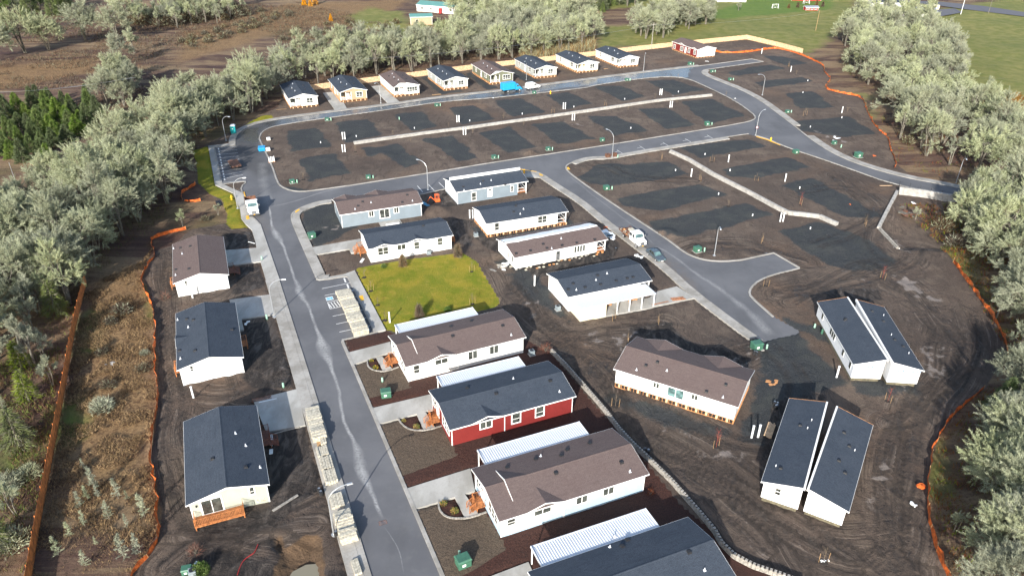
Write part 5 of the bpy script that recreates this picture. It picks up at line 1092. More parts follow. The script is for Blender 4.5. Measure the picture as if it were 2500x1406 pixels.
# black wire rail beside the upper right road
t = thing('wire_fence', 'low black wire fence beside the road above the corner retaining wall', 'fence', G(2170, 449)); o_ = G(2170, 449)
P = resample(W([(2170, 449), (2205, 456), (2306, 479), (2352, 487)]), 2.4)
for i, p in enumerate(P):
    m = MB(); q = p-o_; m.tube((q[0], q[1], 0), (q[0], q[1], 1.15), .035); m.build('fence_post', 'black_plastic', t)
    if i:
        m = MB(); r_ = P[i-1]-o_
        for z in (.15, .6, 1.1): m.tube((r_[0], r_[1], z), (q[0], q[1], z), .02, n=4)
        m.build('rail', 'black_plastic', t)
# ================================================================ RETAINING WALLS
def block_wall(label, pts, h, step=.46, th=.5, face=1, mat='stone_grey', caps=True, courses=True, drop=0.0, lean=.35):
    """blocks stepping down a slope; the visible face is on the camera side"""
    t = thing('retaining_wall', label, 'retaining wall', pts[0]); o = np.array(pts[0]); P = resample(pts, step); pr = None; n_obj = 0; body = MB()
    for i in range(len(P)-1):
        a, b_ = P[i]-o, P[i+1]-o; d = b_-a; L = np.linalg.norm(d); d = d/L; n = np.array([-d[1], d[0]])*face; zt = h+.02*mnoise(Vector((i*.3, 1, 2)))
        pts4 = lambda o0, o1, g=.012: [tuple(a+d*g+n*o0), tuple(b_-d*g+n*o0), tuple(b_-d*g+n*o1), tuple(a+d*g+n*o1)]
        k = max(2, int(round((zt-drop)/.2)))
        for c_ in range(k):                                       # courses set back row by row
            z0, z1 = drop+(zt-drop)*c_/k, drop+(zt-drop)*(c_+1)/k-.008; of = -lean*(1-c_/k)+rnd.uniform(-.01, .01)
            body.prism(pts4(of, th), z0-(.1 if c_ == 0 else 0), z1)
        if caps: body.prism(pts4(.06, .5, 0), zt+.001, zt+.02, 1)
        if caps and n_obj < 290:
            m = MB(); m.prism(pts4(-.04, .26, .09), zt+.021, zt+.14); m.build('cap_block', mat, t); n_obj += 1
    w_ = body.build('wall_face', [mat, 'soil_dark'], t); w_['kind'] = 'stuff'
    return t
def off_line(pts): return W(pts)
block_wall('long stepped block wall across the middle of the central lots', W([(864.6, 353), (947, 341), (1038, 328.5), (1152, 314), (1300, 293), (1340, 287.5), (1395, 279.5), (1500, 264.5), (1610, 248.5), (1738, 235.5)]), .75, .9, face=1, mat='concrete', caps=False)
block_wall('winding pale block wall between the gravel lots right of the side street', W([(1635, 373), (1681, 394), (1740.7, 430), (1826, 473), (1868, 495.7), (1900, 513), (1922, 524), (1959, 528), (1999, 533), (2042, 552)]), .8, .9, face=1, mat='concrete', caps=False)
block_wall('tall pale retaining wall under the upper right road', W([(2193, 471), (2250, 478), (2306, 488), (2345, 494)]), 1.4, .9, face=1, mat='concrete', caps=False, drop=-.6, lean=1.6)
block_wall('slim retaining wall turning down beside the overgrown hollow', W([(2146, 560), (2168, 516), (2192, 470)]), .5, .6, face=1, mat='concrete', caps=False, drop=-.6)
block_wall('low block edge ending in loose blocks by the muddy slope', W([(2146, 560), (2170, 586), (2190, 607.5)]), .35, .6, face=1, mat='stone_grey', caps=True, drop=-.3)
block_wall('long block wall with separate cap blocks winding behind the homes at the lower right', W([(1344, 860), (1380, 896), (1425, 948), (1480, 1012), (1510, 1052), (1545, 1090), (1575, 1118), (1640, 1182), (1700, 1250), (1742, 1300), (1758, 1330), (1790, 1362), (1840, 1388), (1900, 1408), (1960, 1430)]), .55, .44, th=.42, face=1, mat='stone_grey', lean=.12)
# edging stones round the three planting beds
for pts, lab in (([(897, 881), (897, 893), (905, 902), (920, 907), (936, 907.5), (960, 902), (974, 897)], 'curved stone edging of the planting bed in front of the white home by the lawn'),
                 ([(972, 1022), (980, 1036), (995, 1047), (1012, 1052), (1036, 1051), (1060, 1046), (1080, 1040)], 'curved stone edging of the planting bed in front of the red home'),
                 ([(1072, 1222), (1070, 1240), (1082, 1258), (1100, 1266), (1136, 1266), (1160, 1260), (1188, 1251)], 'curved stone edging of the planting bed in front of the pale blue home')):
    q = smooth_line(W(pts), 2); t = thing('bed_edging', lab, 'garden edging', q[0], group=None); P = resample(q, .32); o = np.array(q[0])
    for i in range(len(P)-1):
        a, b_ = P[i]-o, P[i+1]-o; d = b_-a; L = np.linalg.norm(d); m = MB(); m.obox(tuple((a+b_)/2), tuple(d/L), L-.02, .2, -.02, .17+rnd.uniform(-.01, .01)); m.build('edging_stone', 'stone_grey', t)
# ================================================================ STREET LAMPS
def make_lamp(h=6.9, r=.085):
    t = thing('street_lamp', '', 'street lamp'); m = MB()
    pts = [(0, 0, .1), (0, 0, h*.72)]; m.tube((0, 0, .1), (0, 0, h*.74), .10, .075, 8)
    P = [(0, 0, h*.74)]
    for k in range(1, 9):
        a = R(90*k/8); P.append((2.2*(1-math.cos(a)), 0, h*.74+h*.26*math.sin(a)))
    for a, b_ in zip(P, P[1:]): m.tube(a, b_, .07, .06, 7)
    m.build('pole', 'galvanised', t)
    m = MB(); m.tube((0, 0, -.1), (0, 0, .12), .28, n=12); m.build('base', 'galvanised', t)
    m = MB(); e = P[-1]; m.frustum((e[0]-.05, e[0]+.65, -.15, .15), (e[0], e[0]+.55, -.09, .09), e[2]-.08, e[2]+.06); m.build('lamp_head', 'galvanised', t)
    return t
lampP = make_lamp(); used = False
LAMPS = [((552, 344), -20, 'tall curved street lamp at the north-west bend beside the teal toilet'), ((580.5, 509), 12, 'curved street lamp standing on the west grass verge by the dump truck'),
 ((669.7, 774), 12, 'curved street lamp beside the left sidewalk at the home with two drives'), ((815, 1305), 22, 'curved street lamp nearest the camera, rising from beside the concrete beams'),
 ((1045, 464), 150, 'curved street lamp above the empty bays behind the blue-grey homes'), ((930, 253), 250, 'street lamp on the far sidewalk between the tan and white homes'),
 ((1571, 174), 265, 'street lamp on the far sidewalk near the red home'), ((1285, 196), 255, 'street lamp right behind the white van'), ((1494.6, 385.6), 130, 'curved street lamp beside the stack of brown pallets'),
 ((1844.6, 331.5), 40, 'curved street lamp carrying a round red-and-white sign at the junction'), ((1861, 233), 195, 'curved street lamp on the east sidewalk in the upper right'), ((1743.5, 624.6), 262, 'straight-looking street lamp by the transformer boxes near the short road stub'),
 ((2333.6, 448), 250, 'street lamp on the right-hand road in front of the trees')]
lamp_objs = []
for p, rz, lab in LAMPS:
    o = place(lampP, used, G(*p), R(rz), lab, 'street lamps'); used = True; lamp_objs.append(o)
t = lamp_objs[9]
m = MB(); m.tube((0, -.16, 2.4), (0, -.12, 2.4), .33, n=16); sg = m.build('round_sign', 'red_barn', t); sg.rotation_euler = (0, 0, -R(40))
m = MB(); m.tube((0, -.165, 2.4), (0, -.161, 2.4), .24, n=16); m.build('sign_face', 'white_paint', sg)
# ================================================================ UTILITY BOXES
def make_box(big=1.0, both=True, pale=False):
    t = thing('transformer_box', '', 'utility box'); k = big; mt = 'utility_green'
    m = MB(); m.box(-.55*k, .55*k, -.45*k, .45*k, 0, .78*k); m.build('cabinet', mt, t, bevel=.03)
    m = MB(); m.frustum((-.6*k, .6*k, -.5*k, .5*k), (-.52*k, .52*k, -.4*k, .42*k), .78*k, .9*k); m.build('lid', mt, t)
    m = MB(); m.box(-.7*k, .7*k, -.6*k, .6*k, -.05, .0+.04); m.build('pad', 'concrete', t)
    m = MB(); m.box(-.25*k, .05*k, -.46*k-.01, -.45*k, .3*k, .55*k); m.build('warning_label', 'white_paint', t)
    if both: pass
    return t
def make_ped():
    t = thing('cable_pedestal', '', 'utility post'); m = MB(); m.tube((0, 0, -.05), (0, 0, .78), .15, .15, 10); m.dome((0, 0, .78), .15, .15, .1, nu=10, nv=3); m.build('casing', 'pale_green', t); m = MB(); m.tube((0, 0, .1), (0, 0, .18), .16, n=10); m.build('collar', 'utility_green', t); return t
tb = make_box(); used = False; pb = make_ped(); usedp = False
BX = [((799, 295), 1, 'green transformer box at the left end of the central lots by the wet road', 1), ((1066, 260), 1, 'green transformer box opposite the second concrete drive, by the wet road', 1), ((1304, 229), 1, 'green transformer box on the kerb below the white van', 0), ((1530, 198), 1, 'green transformer box at the inner bend of the wet road', 1),
 ((1684, 159), 1.2, 'green transformer box on the soil in front of the red home', 1), ((1738, 177), 1, 'green transformer box on the nose of the kerb where the roads fork', 1), ((1782, 197), 1, 'green transformer box beside the upper east sidewalk', 1), ((1922, 276), 1, 'green transformer box right of the gap in the east sidewalk', 1),
 ((2036, 352), 1, 'green transformer box beside white scattered scraps in the eastern lots', 0), ((2094.5, 384), 1.5, 'large dark green transformer box near the orange mesh scrap', 0), ((1942, 375), 1.2, 'green transformer box against the lower kerb of the east road', 0), ((1726, 306), 1.2, 'green transformer box at the right end of the central lots', 1),
 ((1470, 345), 1, 'green transformer box left of the gravel heap on the central kerb', 0), ((1338, 367), 1, 'green transformer box right of the oval gravel heap', 1), ((1206, 387), 1, 'green transformer box on the kerb of the central lots above the long porch home', 1), ((899.7, 436), 1, 'green transformer box on the lower kerb of the central lots', 1),
 ((714, 447), 1, 'green transformer box at the lower left corner of the central lots', 1), ((762, 580), 1.25, 'green transformer box on dark gravel left of the blue-grey home', 0), ((1480, 463), 1.15, 'green transformer box beside the side street in the first gravel lot', 1), ((1702, 614), 1.2, 'green transformer box beside the street lamp near the road stub', 1),
 ((1846, 851), 1.4, 'green transformer box at the end of the asphalt by the askew home', 1), ((943, 967), 1.25, 'green transformer box on the gravel yard between the white and red homes', 0), ((1131, 1378), 1.35, 'green transformer box on the gravel yard at the bottom of the photo', 0), ((458, 1397), .9, 'small green box lying beside white junk at the bottom left', 0)]
for p, s, lab, ped in BX:
    g = G(*p); place(tb, used, g, R(22+rnd.uniform(-10, 10)), lab, 'green transformer boxes', s); used = True
    if ped:
        place(pb, usedp, g+np.array([1.15*s, -.05]), 0, ' '.join(lab.replace('green transformer box', 'pale pedestal beside the box').split()[:16]), 'pale green pedestals'); usedp = True
for p, lab in (((934, 933), 'pale green pedestal alone on the gravel yard of the white home'), ((1122, 1357), 'pale green pedestal behind the transformer box at the bottom of the photo'), ((692.5, 946), 'pale green pedestal beside the drive above the nearest left home'), ((652, 779), 'low pale green pedestal by the street lamp on the left lots'), ((1988, 801), 'pale green pedestal right of the asphalt end'), ((640, 635), 'pale green pedestal fallen by the steps of the brown-roofed left home'), ((2053, 361), 'pale green pedestal with a light cap below scattered scraps'), ((1508, 386), 'pale pedestal beside the pallets on the middle sidewalk'), ((975, 293), 'pale pedestal in the first row of gravel lots')):
    place(pb, usedp, G(*p), rnd.random()*3, lab, 'pale green pedestals')
t = thing('cable_pedestal', 'dark green pedestal in the mud right of the asphalt end', 'utility post', G(2006, 815)); m = MB(); m.tube((0, 0, -.05), (0, 0, .8), .17, n=10); m.dome((0, 0, .8), .17, .17, .1); m.build('casing', 'utility_green', t)
def make_pipe(h=1.95):
    t = thing('meter_post', '', 'white post'); m = MB(); m.box(-.11, .11, -.07, .07, -.1, h); m.build('post_body', 'white_plastic', t); m = MB(); m.box(-.14, .14, -.10, .10, h, h+.09); m.build('cap', 'white_plastic', t); m = MB(); m.box(-.08, .08, -.078, -.07, h*.45, h*.8); m.build('cover_plate', 'vehicle_white', t); return t
pp = make_pipe(); used = False
PV = [((837, 341), 2, 'at the left end of the upper central lots'), ((837, 372), 2, 'at the left end of the lower central lots'), ((1115.7, 299), 2, 'between the third and fourth upper gravel pads'), ((1131.6, 330), 2, 'just below the stepped wall near its middle'), ((1375, 267), 2, 'right of centre above the stepped wall'), ((1397, 295), 2, 'right of centre below the stepped wall'),
 ((1610.6, 233), 2, 'near the right end above the stepped wall'), ((1635.4, 263.4), 2, 'near the right end below the stepped wall'), ((1859, 132), 1, 'by the orange mesh in the far upper right'), ((1930, 176), 1, 'between the upper eastern gravel pads'), ((2054.7, 277), 1, 'near the bend of the eastern mesh fence'), ((1777.7, 397), 1, 'between the pads right of the winding wall top'),
 ((1687, 432), 1, 'just left of the winding wall'), ((1916, 444), 1, 'left of the long diagonal gravel pad'), ((1904, 542), 2, 'below the foot of the winding wall'), ((1305, 697), 1, 'left of the carport home'), ((1147, 534), 2, 'behind the timber-skirted home'), ((2042, 921), 1, 'in the shade left of the wrapped half homes'),
 ((1834.5, 1068), 1, 'in the mud, left one of two near the lumber pile'), ((1850.5, 1066), 1, 'in the mud, right one of two near the lumber pile'), ((952, 788), 1, 'on the lawn by the patio cover'), ((471, 728), 1, 'at the wall of the upper left home'), ((473, 972), 1, 'between the two lower left homes')]
for p, n, lab in PV:
    g = G(*p)
    for k in range(n):
        place(pp, used, g+np.array([.62*k, .05*k]), R(rnd.uniform(-12, 12)), ('white meter post ' if n == 1 else ('left white post of the pair ' if k == 0 else 'right white post of the pair '))+lab, 'white meter posts'); used = True
def make_hydrant():
    t = thing('fire_hydrant', '', 'hydrant'); m = MB(); m.tube((0, 0, -.05), (0, 0, .08), .19, n=10); m.tube((0, 0, .08), (0, 0, .62), .13, .12, 10); m.dome((0, 0, .62), .16, .16, .17, nu=10, nv=3); m.tube((0, 0, .78), (0, 0, .86), .04); m.build('barrel', 'yellow_paint', t)
    for a in (0, 90, 180):
        c, s_ = math.cos(R(a)), math.sin(R(a)); m = MB(); m.tube((.1*c, .1*s_, .45), (.24*c, .24*s_, .45), .075 if a == 90 else .055, n=8); m.build('outlet', 'yellow_paint', t)
    return t
hp = make_hydrant(); used = False
for p, lab in (((566, 488), 'yellow hydrant on the west grass verge by the dump truck'), ((1344, 230), 'yellow hydrant on the kerb of the wet road right of the van'), ((1881.5, 345), 'yellow hydrant on the yellow-painted kerb of the east junction'), ((1279.7, 424), 'yellow hydrant on the corner behind the porch of the blue-grey home')):
    place(hp, used, G(*p), rnd.random()*3, lab, 'yellow fire hydrants', 1.35); used = True
# ================================================================ UTILITY POLES AND WIRES
def pole(p, h, lab, mat='bark', arm=True, rz=0, r=.15, wires=None):
    t = thing('utility_pole', lab, 'utility pole', G(*p), R(rz)); m = MB(); m.tube((0, 0, -.3), (0, 0, h), r, r*.7, 8); m.build('pole_shaft', mat, t)
    if arm: m = MB(); m.box(-1.1, 1.1, -.06, .06, h-.9, h-.75); m.build('crossarm', mat, t)
    for x in ((-1, 0, 1) if arm else (0,)): m = MB(); m.tube((x, 0, h-(.75 if arm else 0)), (x, 0, h-(.5 if arm else 0)+.1), .05); m.build('insulator', 'galvanised', t)
    return t
pole((1590, 121), 10.5, 'grey wooden utility pole behind the pale board fence', 'stone_grey', rz=20)
pole((1991, 77), 9, 'thin brown pole on the pasture by the right-hand wood', 'stake_wood', False, r=.1)
pole((2345, 37), 10, 'pale utility pole beside the far right road', 'white_plastic', False, r=.13)
pole((2412, 36), 11, 'dark utility pole beside the far right road', 'bark', False, r=.13)
pole((47, 470), 7, 'slim metal lamp pole half lost in the wood at the left edge', 'galvanised', False, r=.07)
def wires(lab, a, b_, za, zb, n=3, sag=2.0):
    A_ = np.array(tuple(G(*a))+(za,)); B_ = np.array(tuple(G(*b_))+(zb,)); m = MB()
    for k in range(n):
        P = [A_+(B_-A_)*s+np.array([0, k*1.1, -sag*4*s*(1-s)-k*.25]) for s in np.linspace(0, 1, 20)]
        for p, q in zip(P, P[1:]): m.tube(p, q, .022, n=3, cap=False)
    o = m.build('power_line', 'galvanised'); tag(o, lab, 'power line')
wires('power lines crossing the brown field on the upper left', (-200, 300), (340, 262), 9, 9)
wires('power lines crossing the tree belt behind the far homes', (900, 215), (1590, 124), 9.5, 9.9, 2, 1.5)
wires('power line over the pasture at the top right', (1590, 124), (1991, 80), 9.9, 8.8, 1, 1.2)
# ================================================================ YOUNG TREES WITH STAKES
def make_young(seed, col='pale_twig', h=2.3, stakes=True, n=26):
    q = random.Random(seed); t = thing('young_tree', '', 'young tree'); m = MB(); m.tube((0, 0, -.05), (.05, .03, h*.6), .025, .015, 5); m.tube((.05, .03, h*.6), (.02, .05, h), .015, .006, 4); m.build('trunk', 'pale_twig' if col != 'red_twig' else 'red_twig', t)
    m = MB()
    for i in range(n):
        z = h*(.3+.6*q.random()); a = q.random()*6.28; L = .35+.5*q.random(); m.tube((.03, .03, z), (.03+L*math.cos(a)*.7, .03+L*math.sin(a)*.7, z+L*.8), .008, .003, 3, cap=False)
    m.build('crown', col, t)
    m = MB(); m.dome((0, 0, -.03), .55, .5, .13, nu=10, nv=3); m.build('soil_ring', 'soil_dark', t)
    if stakes:
        for x in (-.5, .5): m = MB(); m.tube((x, 0, -.1), (x+q.uniform(-.06, .06), 0, 1.35), .024, n=5); m.build('stake', 'stake_wood', t)
    return t
ya1 = make_young(1); ya2 = make_young(2, 'red_twig', 2.6, True, 36); ya3 = make_young(3, 'pale_twig', 1.6, False, 30)
U = {}
YT = [((1846, 442), 1, 'on the dark gravel heap between the winding wall and east road'), ((1953.7, 501), 2, 'red-twigged, beside the diagonal gravel pad'), ((2111.6, 551), 1, 'near the slim retaining wall'), ((1859.8, 593), 1, 'right of the short road stub'), ((2154, 681), 2, 'red-topped, in pale drying mud at the right'), ((1615.5, 390), 1, 'left of the head of the winding wall'), ((1737.8, 396), 1, 'just right of the head of the winding wall'),
 ((1709, 442), 1, 'beside the single white post left of the winding wall'), ((1777.7, 504), 3, 'between the two long gravel pads'), ((1869.7, 699), 1, 'inside the curve of the road stub'), ((1607, 791), 1, 'above the churned black soil'), ((1533, 837), 1, 'left of the churned black soil'), ((1499, 782), 1, 'in front of the carport posts'), ((1502, 992), 1, 'beside the left corner of the askew home'),
 ((1748, 1092), 2, 'red-twigged, in the mud below the askew home'), ((2167, 980), 2, 'red-leaved, below the wrapped half homes'), ((2010, 1371), 1, 'with white plastic at its foot, bottom right'), ((889.7, 678), 3, 'at the upper left corner of the lawn'), ((906, 711), 1, 'with white wrap at the left edge of the lawn'), ((1152, 664), 1, 'in the upper right of the lawn'), ((923, 745), 3, 'low and dark beside the yellow pad at the lawn edge'), ((1153.6, 743), 1, 'in the lower right of the lawn'), ((1219, 745), 3, 'at the lower right corner of the lawn'), ((941, 782), 3, 'at the lawn edge by the single white post'),
 ((1229, 292), 3, 'below the fifth upper gravel pad'), ((1095, 312), 3, 'left of the white post pair above the stepped wall'), ((960, 332), 3, 'above the left part of the stepped wall'), ((1002.7, 349), 3, 'below the left part of the stepped wall'), ((867.5, 372), 3, 'at the left foot of the stepped wall'), ((741, 439), 3, 'at the lower left of the central lots'), ((1153.5, 328), 3, 'below the middle of the stepped wall'), ((1350, 277), 1, 'left of the white post pair right of centre'), ((1409, 291), 3, 'below the stepped wall right of centre'),
 ((1478, 260), 1, 'above the stepped wall, below the seventh pad'), ((1598.4, 244), 3, 'near the right end of the stepped wall, above it'), ((1534, 272), 3, 'below the right part of the stepped wall'), ((1652.5, 255), 3, 'below the right end of the stepped wall'), ((1278, 309), 3, 'below the centre of the stepped wall'), ((1655, 191), 3, 'on the kerb at the far inner bend'), ((1772, 236), 3, 'by the inner kerb of the east bend'), ((1925, 164), 1, 'on the far eastern lots by the mesh'), ((1943.7, 184), 3, 'beside the single post in the far eastern lots'), ((1965, 283), 1, 'left of the eastern lots gravel pad'), ((2067.5, 276), 3, 'beside the single white post near the eastern mesh')]
for p, k, lab in YT:
    pr = (ya1, ya2, ya3)[k-1]; place(pr, k in U, G(*p), rnd.random()*6.28, ('young staked tree ' if k != 3 else 'young bare sapling ')+lab, 'young planted trees', rnd.uniform(.9, 1.15)); U[k] = 1
# ================================================================ CONCRETE BEAM STACKS
def beam_stack(label, a, b_, width, n, h0=1.0, h1=1.2, along=False, group='stacks of cream concrete beams'):
    """row of beams laid side by side between ground points a and b (left ends)"""
    if b_[1] < a[1]: a, b_ = b_, a
    a = np.array(a); b_ = np.array(b_); d = (b_-a); L = np.linalg.norm(d); d /= L; nrm = np.array([d[1], -d[0]])
    t = thing('beam_stack', label, 'concrete stack', a, math.atan2(d[1], d[0]), group)
    if along:
        for i in range(n):
            w0 = width*i/n; m = MB(); hh = rnd.uniform(h0, h1); m.box(rnd.uniform(0, .15), L-rnd.uniform(0, .15), -w0-width/n+.02, -w0, .12, hh); m.build('beam', 'cream_concrete', t, bevel=.015)
    else:
        lay = 4
        for i in range(n):
            x0 = L*i/n; step = rnd.uniform(-.07, .07)
            hh = h0+(h1-h0)*.5*(1+math.sin(i*.9))+rnd.uniform(-.06, .06)
            for k in range(lay):
                if k < lay-1 and 0 < i < n-1 and n > 14 and i % 2: pass
                m = MB(); o = step+rnd.uniform(-.05, .05); z0 = .1+(hh-.1)*k/lay; z1 = .1+(hh-.1)*(k+1)/lay-.02
                m.box(x0+.012, x0+L/n-.012, -width+o, o, z0, z1); m.build('beam', 'cream_concrete', t)
        m = MB(); m.box(.05, L-.05, -width+.15, -.15, -.05, .1); m.build('pallet', 'beam_shadow_gap', t)
    return t
beam_stack('long row of cream concrete beams stacked across the parking bays, far half', G(820, 719), G(841, 766), 2.5, 14, .8, 1.05)
beam_stack('long row of cream concrete beams stacked across the parking bays, near half', G(841.5, 767), G(866, 824), 2.4, 16, .85, 1.15)
beam_stack('large stack of concrete beams on the left sidewalk at the upper end of the line', G(746, 1007), G(765, 1083), 1.8, 14, .8, 1.05)
beam_stack('two short concrete beams crossing a brown pallet below the upper stack', G(785, 1092), G(781, 1075), .75, 3, .6, .7, True)
beam_stack('low flat stack of beams on the left sidewalk, second from the top', G(778, 1122), G(771, 1098), 1.4, 5, .45, .55, True)
beam_stack('low flat stack of beams on the left sidewalk, third from the top', G(787, 1155), G(779, 1124), 1.5, 5, .5, .6, True)
beam_stack('low flat stack of beams with a ragged front, fourth from the top', G(797, 1189), G(788, 1157), 1.5, 5, .6, .7, True)
beam_stack('flat beams beside the lamp foot, just above the large lower stack', G(812, 1247), G(803, 1213), 1.5, 4, .45, .5, True)
beam_stack('large stack of concrete beams in front of the lamp at the lower end', G(815, 1263), G(835, 1333), 1.85, 13, .9, 1.15)
beam_stack('single pair of wrapped beams standing alone at the bottom of the left sidewalk', G(868, 1410), G(856, 1372), .8, 2, .35, .4, True)
t = thing('pallet', 'brown wooden pallet beneath the short crossing beams', 'pallet', G(776, 1093), R(22))
for k in range(5): m = MB(); m.box(0, 1.0, .22*k, .22*k+.14, .12, .16); m.build('slat', 'stake_wood', t)
m = MB(); m.box(.0, .1, 0, 1, .0, .12); m.box(.9, 1.0, 0, 1, .0, .12); m.build('runner', 'stake_wood', t)
for k, lab in ((0, 'left stack of brown pallets behind the lamp on the middle sidewalk'), (1, 'right stack of brown pallets behind the lamp on the middle sidewalk')):
    t = thing('pallet_stack', lab, 'pallets', G(1481+16*k, 386.5-2*k), R(22))
    for j in range(6): m = MB(); m.box(0, 1.15, 0, 1.0, .1+.15*j, .1+.15*j+.1); m.build('pallet', 'rust', t)
# ================================================================ VEHICLES
def wheels(t, xs, hw, r=.36, w_=.24, dual=()):
    for x in xs:
        for s in (-1, 1):
            m = MB(); y = s*(hw-w_/2); m.tube((x, y-w_/2, r), (x, y+w_/2, r), r, n=16); wl = m.build('wheel', 'tyre', t)
            m = MB(); yo = y+s*(w_/2+.002); m.tube((x, yo-.0, r), (x, yo+s*.02, r), r*.58, n=14); m.build('rim', 'rim', wl)
def body(t, name, prof, hw, mat, bevel=.05, taper=None):
    m = MB(); m.extrude_y(prof, -hw, hw)
    if taper:
        z0, z1, k = taper; m.v = [(x, y*(1-k*max(0, min(1, (z-z0)/(z1-z0)))), z) for x, y, z in m.v]
    o = m.build(name, mat, t, bevel=bevel); bm = bmesh.new(); bm.from_mesh(o.data); bmesh.ops.recalc_face_normals(bm, faces=bm.faces); bm.to_mesh(o.data); bm.free(); return o
def sheet(t, name, pts, mat, parent=None): m = MB(); m.poly(pts); return m.build(name, mat, parent or t)
def truck_cab(t, mat, x0, hw=1.0, crew=False, z=.55, roof=2.25, nose=1.25):
    """conventional cab facing +x; x0 = back of the cab"""
    cl = 2.1 if crew else 1.45; X = x0+cl
    body(t, 'bonnet', [(X, z), (X+nose, z), (X+nose, z+.62), (X+nose-.12, z+.78), (X, z+.92)], hw*.88, mat)
    cb = body(t, 'cab', [(x0, z), (X, z), (X, z+.95), (X-.38, roof), (x0+.05, roof+.02), (x0, roof-.1)], hw, mat, taper=(z+.9, roof, .12))
    ws = sheet(t, 'windscreen', [(X+.012-.03, -hw*.85, z+1.02), (X+.012-.03, hw*.85, z+1.02), (X-.33+.012, hw*.78, roof-.12), (X-.33+.012, -hw*.78, roof-.12)], 'windscreen')
    for s in (-1, 1):
        y0, y1 = s*(hw*.985+.012), s*(hw*.905+.014)
        wins = [(X-.95, X-.12, X-.42)]+([(x0+.12, x0+.85, x0+.85)] if crew else [])
        for a, b_, c_ in wins: sheet(t, 'side_window', [(a, y0, z+1.0), (b_, y0, z+1.0), (c_, y1, roof-.2), (a, y1, roof-.2)], 'window_glass')
        m = MB(); m.box(X-.05, X+.05, s*hw+(.02 if s > 0 else -.3), s*hw+(.3 if s > 0 else -.02), z+1.1, z+1.45); m.build('mirror', 'chrome_grey', t)
        m = MB(); m.box(X+nose+.001, X+nose+.03, s*hw*.62-.13, s*hw*.62+.13, z+.3, z+.5); m.build('headlight', 'windscreen', t)
        m = MB(); m.extrude_y([(X+.18, z-.02), (X+1.12, z-.02), (X+.95, z+.36), (X+.4, z+.4)], min(s*hw*.88, s*hw), max(s*hw*.88, s*hw)); m.build('mudguard', mat, t)
    m = MB(); m.box(X+nose+.002, X+nose+.04, -hw*.42, hw*.42, z+.08, z+.6); m.build('grille', 'chrome_grey', t)
    m = MB(); m.box(X+nose+.0, X+nose+.2, -hw*.98, hw*.98, z-.2, z+.04); m.build('bumper', 'chrome_grey', t)
    m = MB(); m.box(X+nose+.201, X+nose+.22, -.16, .16, z-.16, z-.02); m.build('number_plate', 'yellow_paint', t)
    return X+nose
def road_dir(a, b_): v = G(*b_)-G(*a); return math.atan2(v[1], v[0])
# dump truck
rd = road_dir((640, 560), (690, 720)); g = (G(606, 503)+G(630, 529))/2
t = thing('dump_truck', 'white dump truck with rusty open bed parked by the yellow kerb on the left', 'truck', g, rd)
truck_cab(t, 'vehicle_white', .3, 1.15, z=.75, roof=2.6, nose=1.5); wheels(t, [2.6], 1.15, .5, .3); wheels(t, [-2.0], 1.22, .5, .5)
m = MB(); m.box(-3.6, 3.0, -.45, .45, .6, .85); m.build('chassis', 'black_plastic', t)
m = MB(); m.box(-3.9, .1, -1.2, 1.2, 1.0, 1.1); m.box(-3.9, .1, -1.2, -1.12, 1.1, 2.1); m.box(-3.9, .1, 1.12, 1.2, 1.1, 2.1); m.box(-3.9, -3.8, -1.119, 1.119, 1.1, 2.0); m.build('dump_bed', 'rust', t)
m = MB(); m.box(.1, .2, -1.2, 1.2, 1.0, 2.75); m.box(.2, .6, -1.2, 1.2, 2.62, 2.75); m.build('headboard', 'vehicle_white', t)
# flat trailer by the parking bays
t = thing('flat_trailer', 'rusty flat steel trailer deck standing across the west parking bays', 'trailer', G(574, 407), road_dir((560, 395), (577, 420)))
m = MB(); m.box(-2.6, 2.6, -1.2, 1.2, .75, .92); m.build('deck_plate', 'rust', t, bevel=.02); m = MB(); m.box(-2.4, 2.6, -.5, .5, .5, .75); m.build('chassis', 'black_plastic', t); wheels(t, [-.5, .4], 1.15, .35, .22)
m = MB(); m.box(-3.9, -2.6, -.05, .05, .5, .62); m.build('drawbar', 'rust', t)
# blue box truck
rdn = road_dir((1200, 232), (1314, 216)); g = G(1247, 224)
t = thing('box_truck', 'bright blue box truck parked on the wet far road', 'truck', g, rdn)
truck_cab(t, 'vehicle_blue', 1.3, 1.0, z=.6, roof=2.4, nose=.7); wheels(t, [2.75], 1.05, .45, .28); wheels(t, [-1.6], 1.12, .45, .4)
body(t, 'cargo_box', [(-3.3, .95), (1.15, .95), (1.15, 3.2), (-3.3, 3.2)], 1.15, 'vehicle_blue', .05)
m = MB(); m.box(-3.2, 2.6, -.45, .45, .55, .9); m.build('chassis', 'black_plastic', t)
m = MB(); m.box(-3.33, -3.302, -1.0, 1.0, 1.1, 3.0); m.build('rear_door', 'vehicle_blue', t)
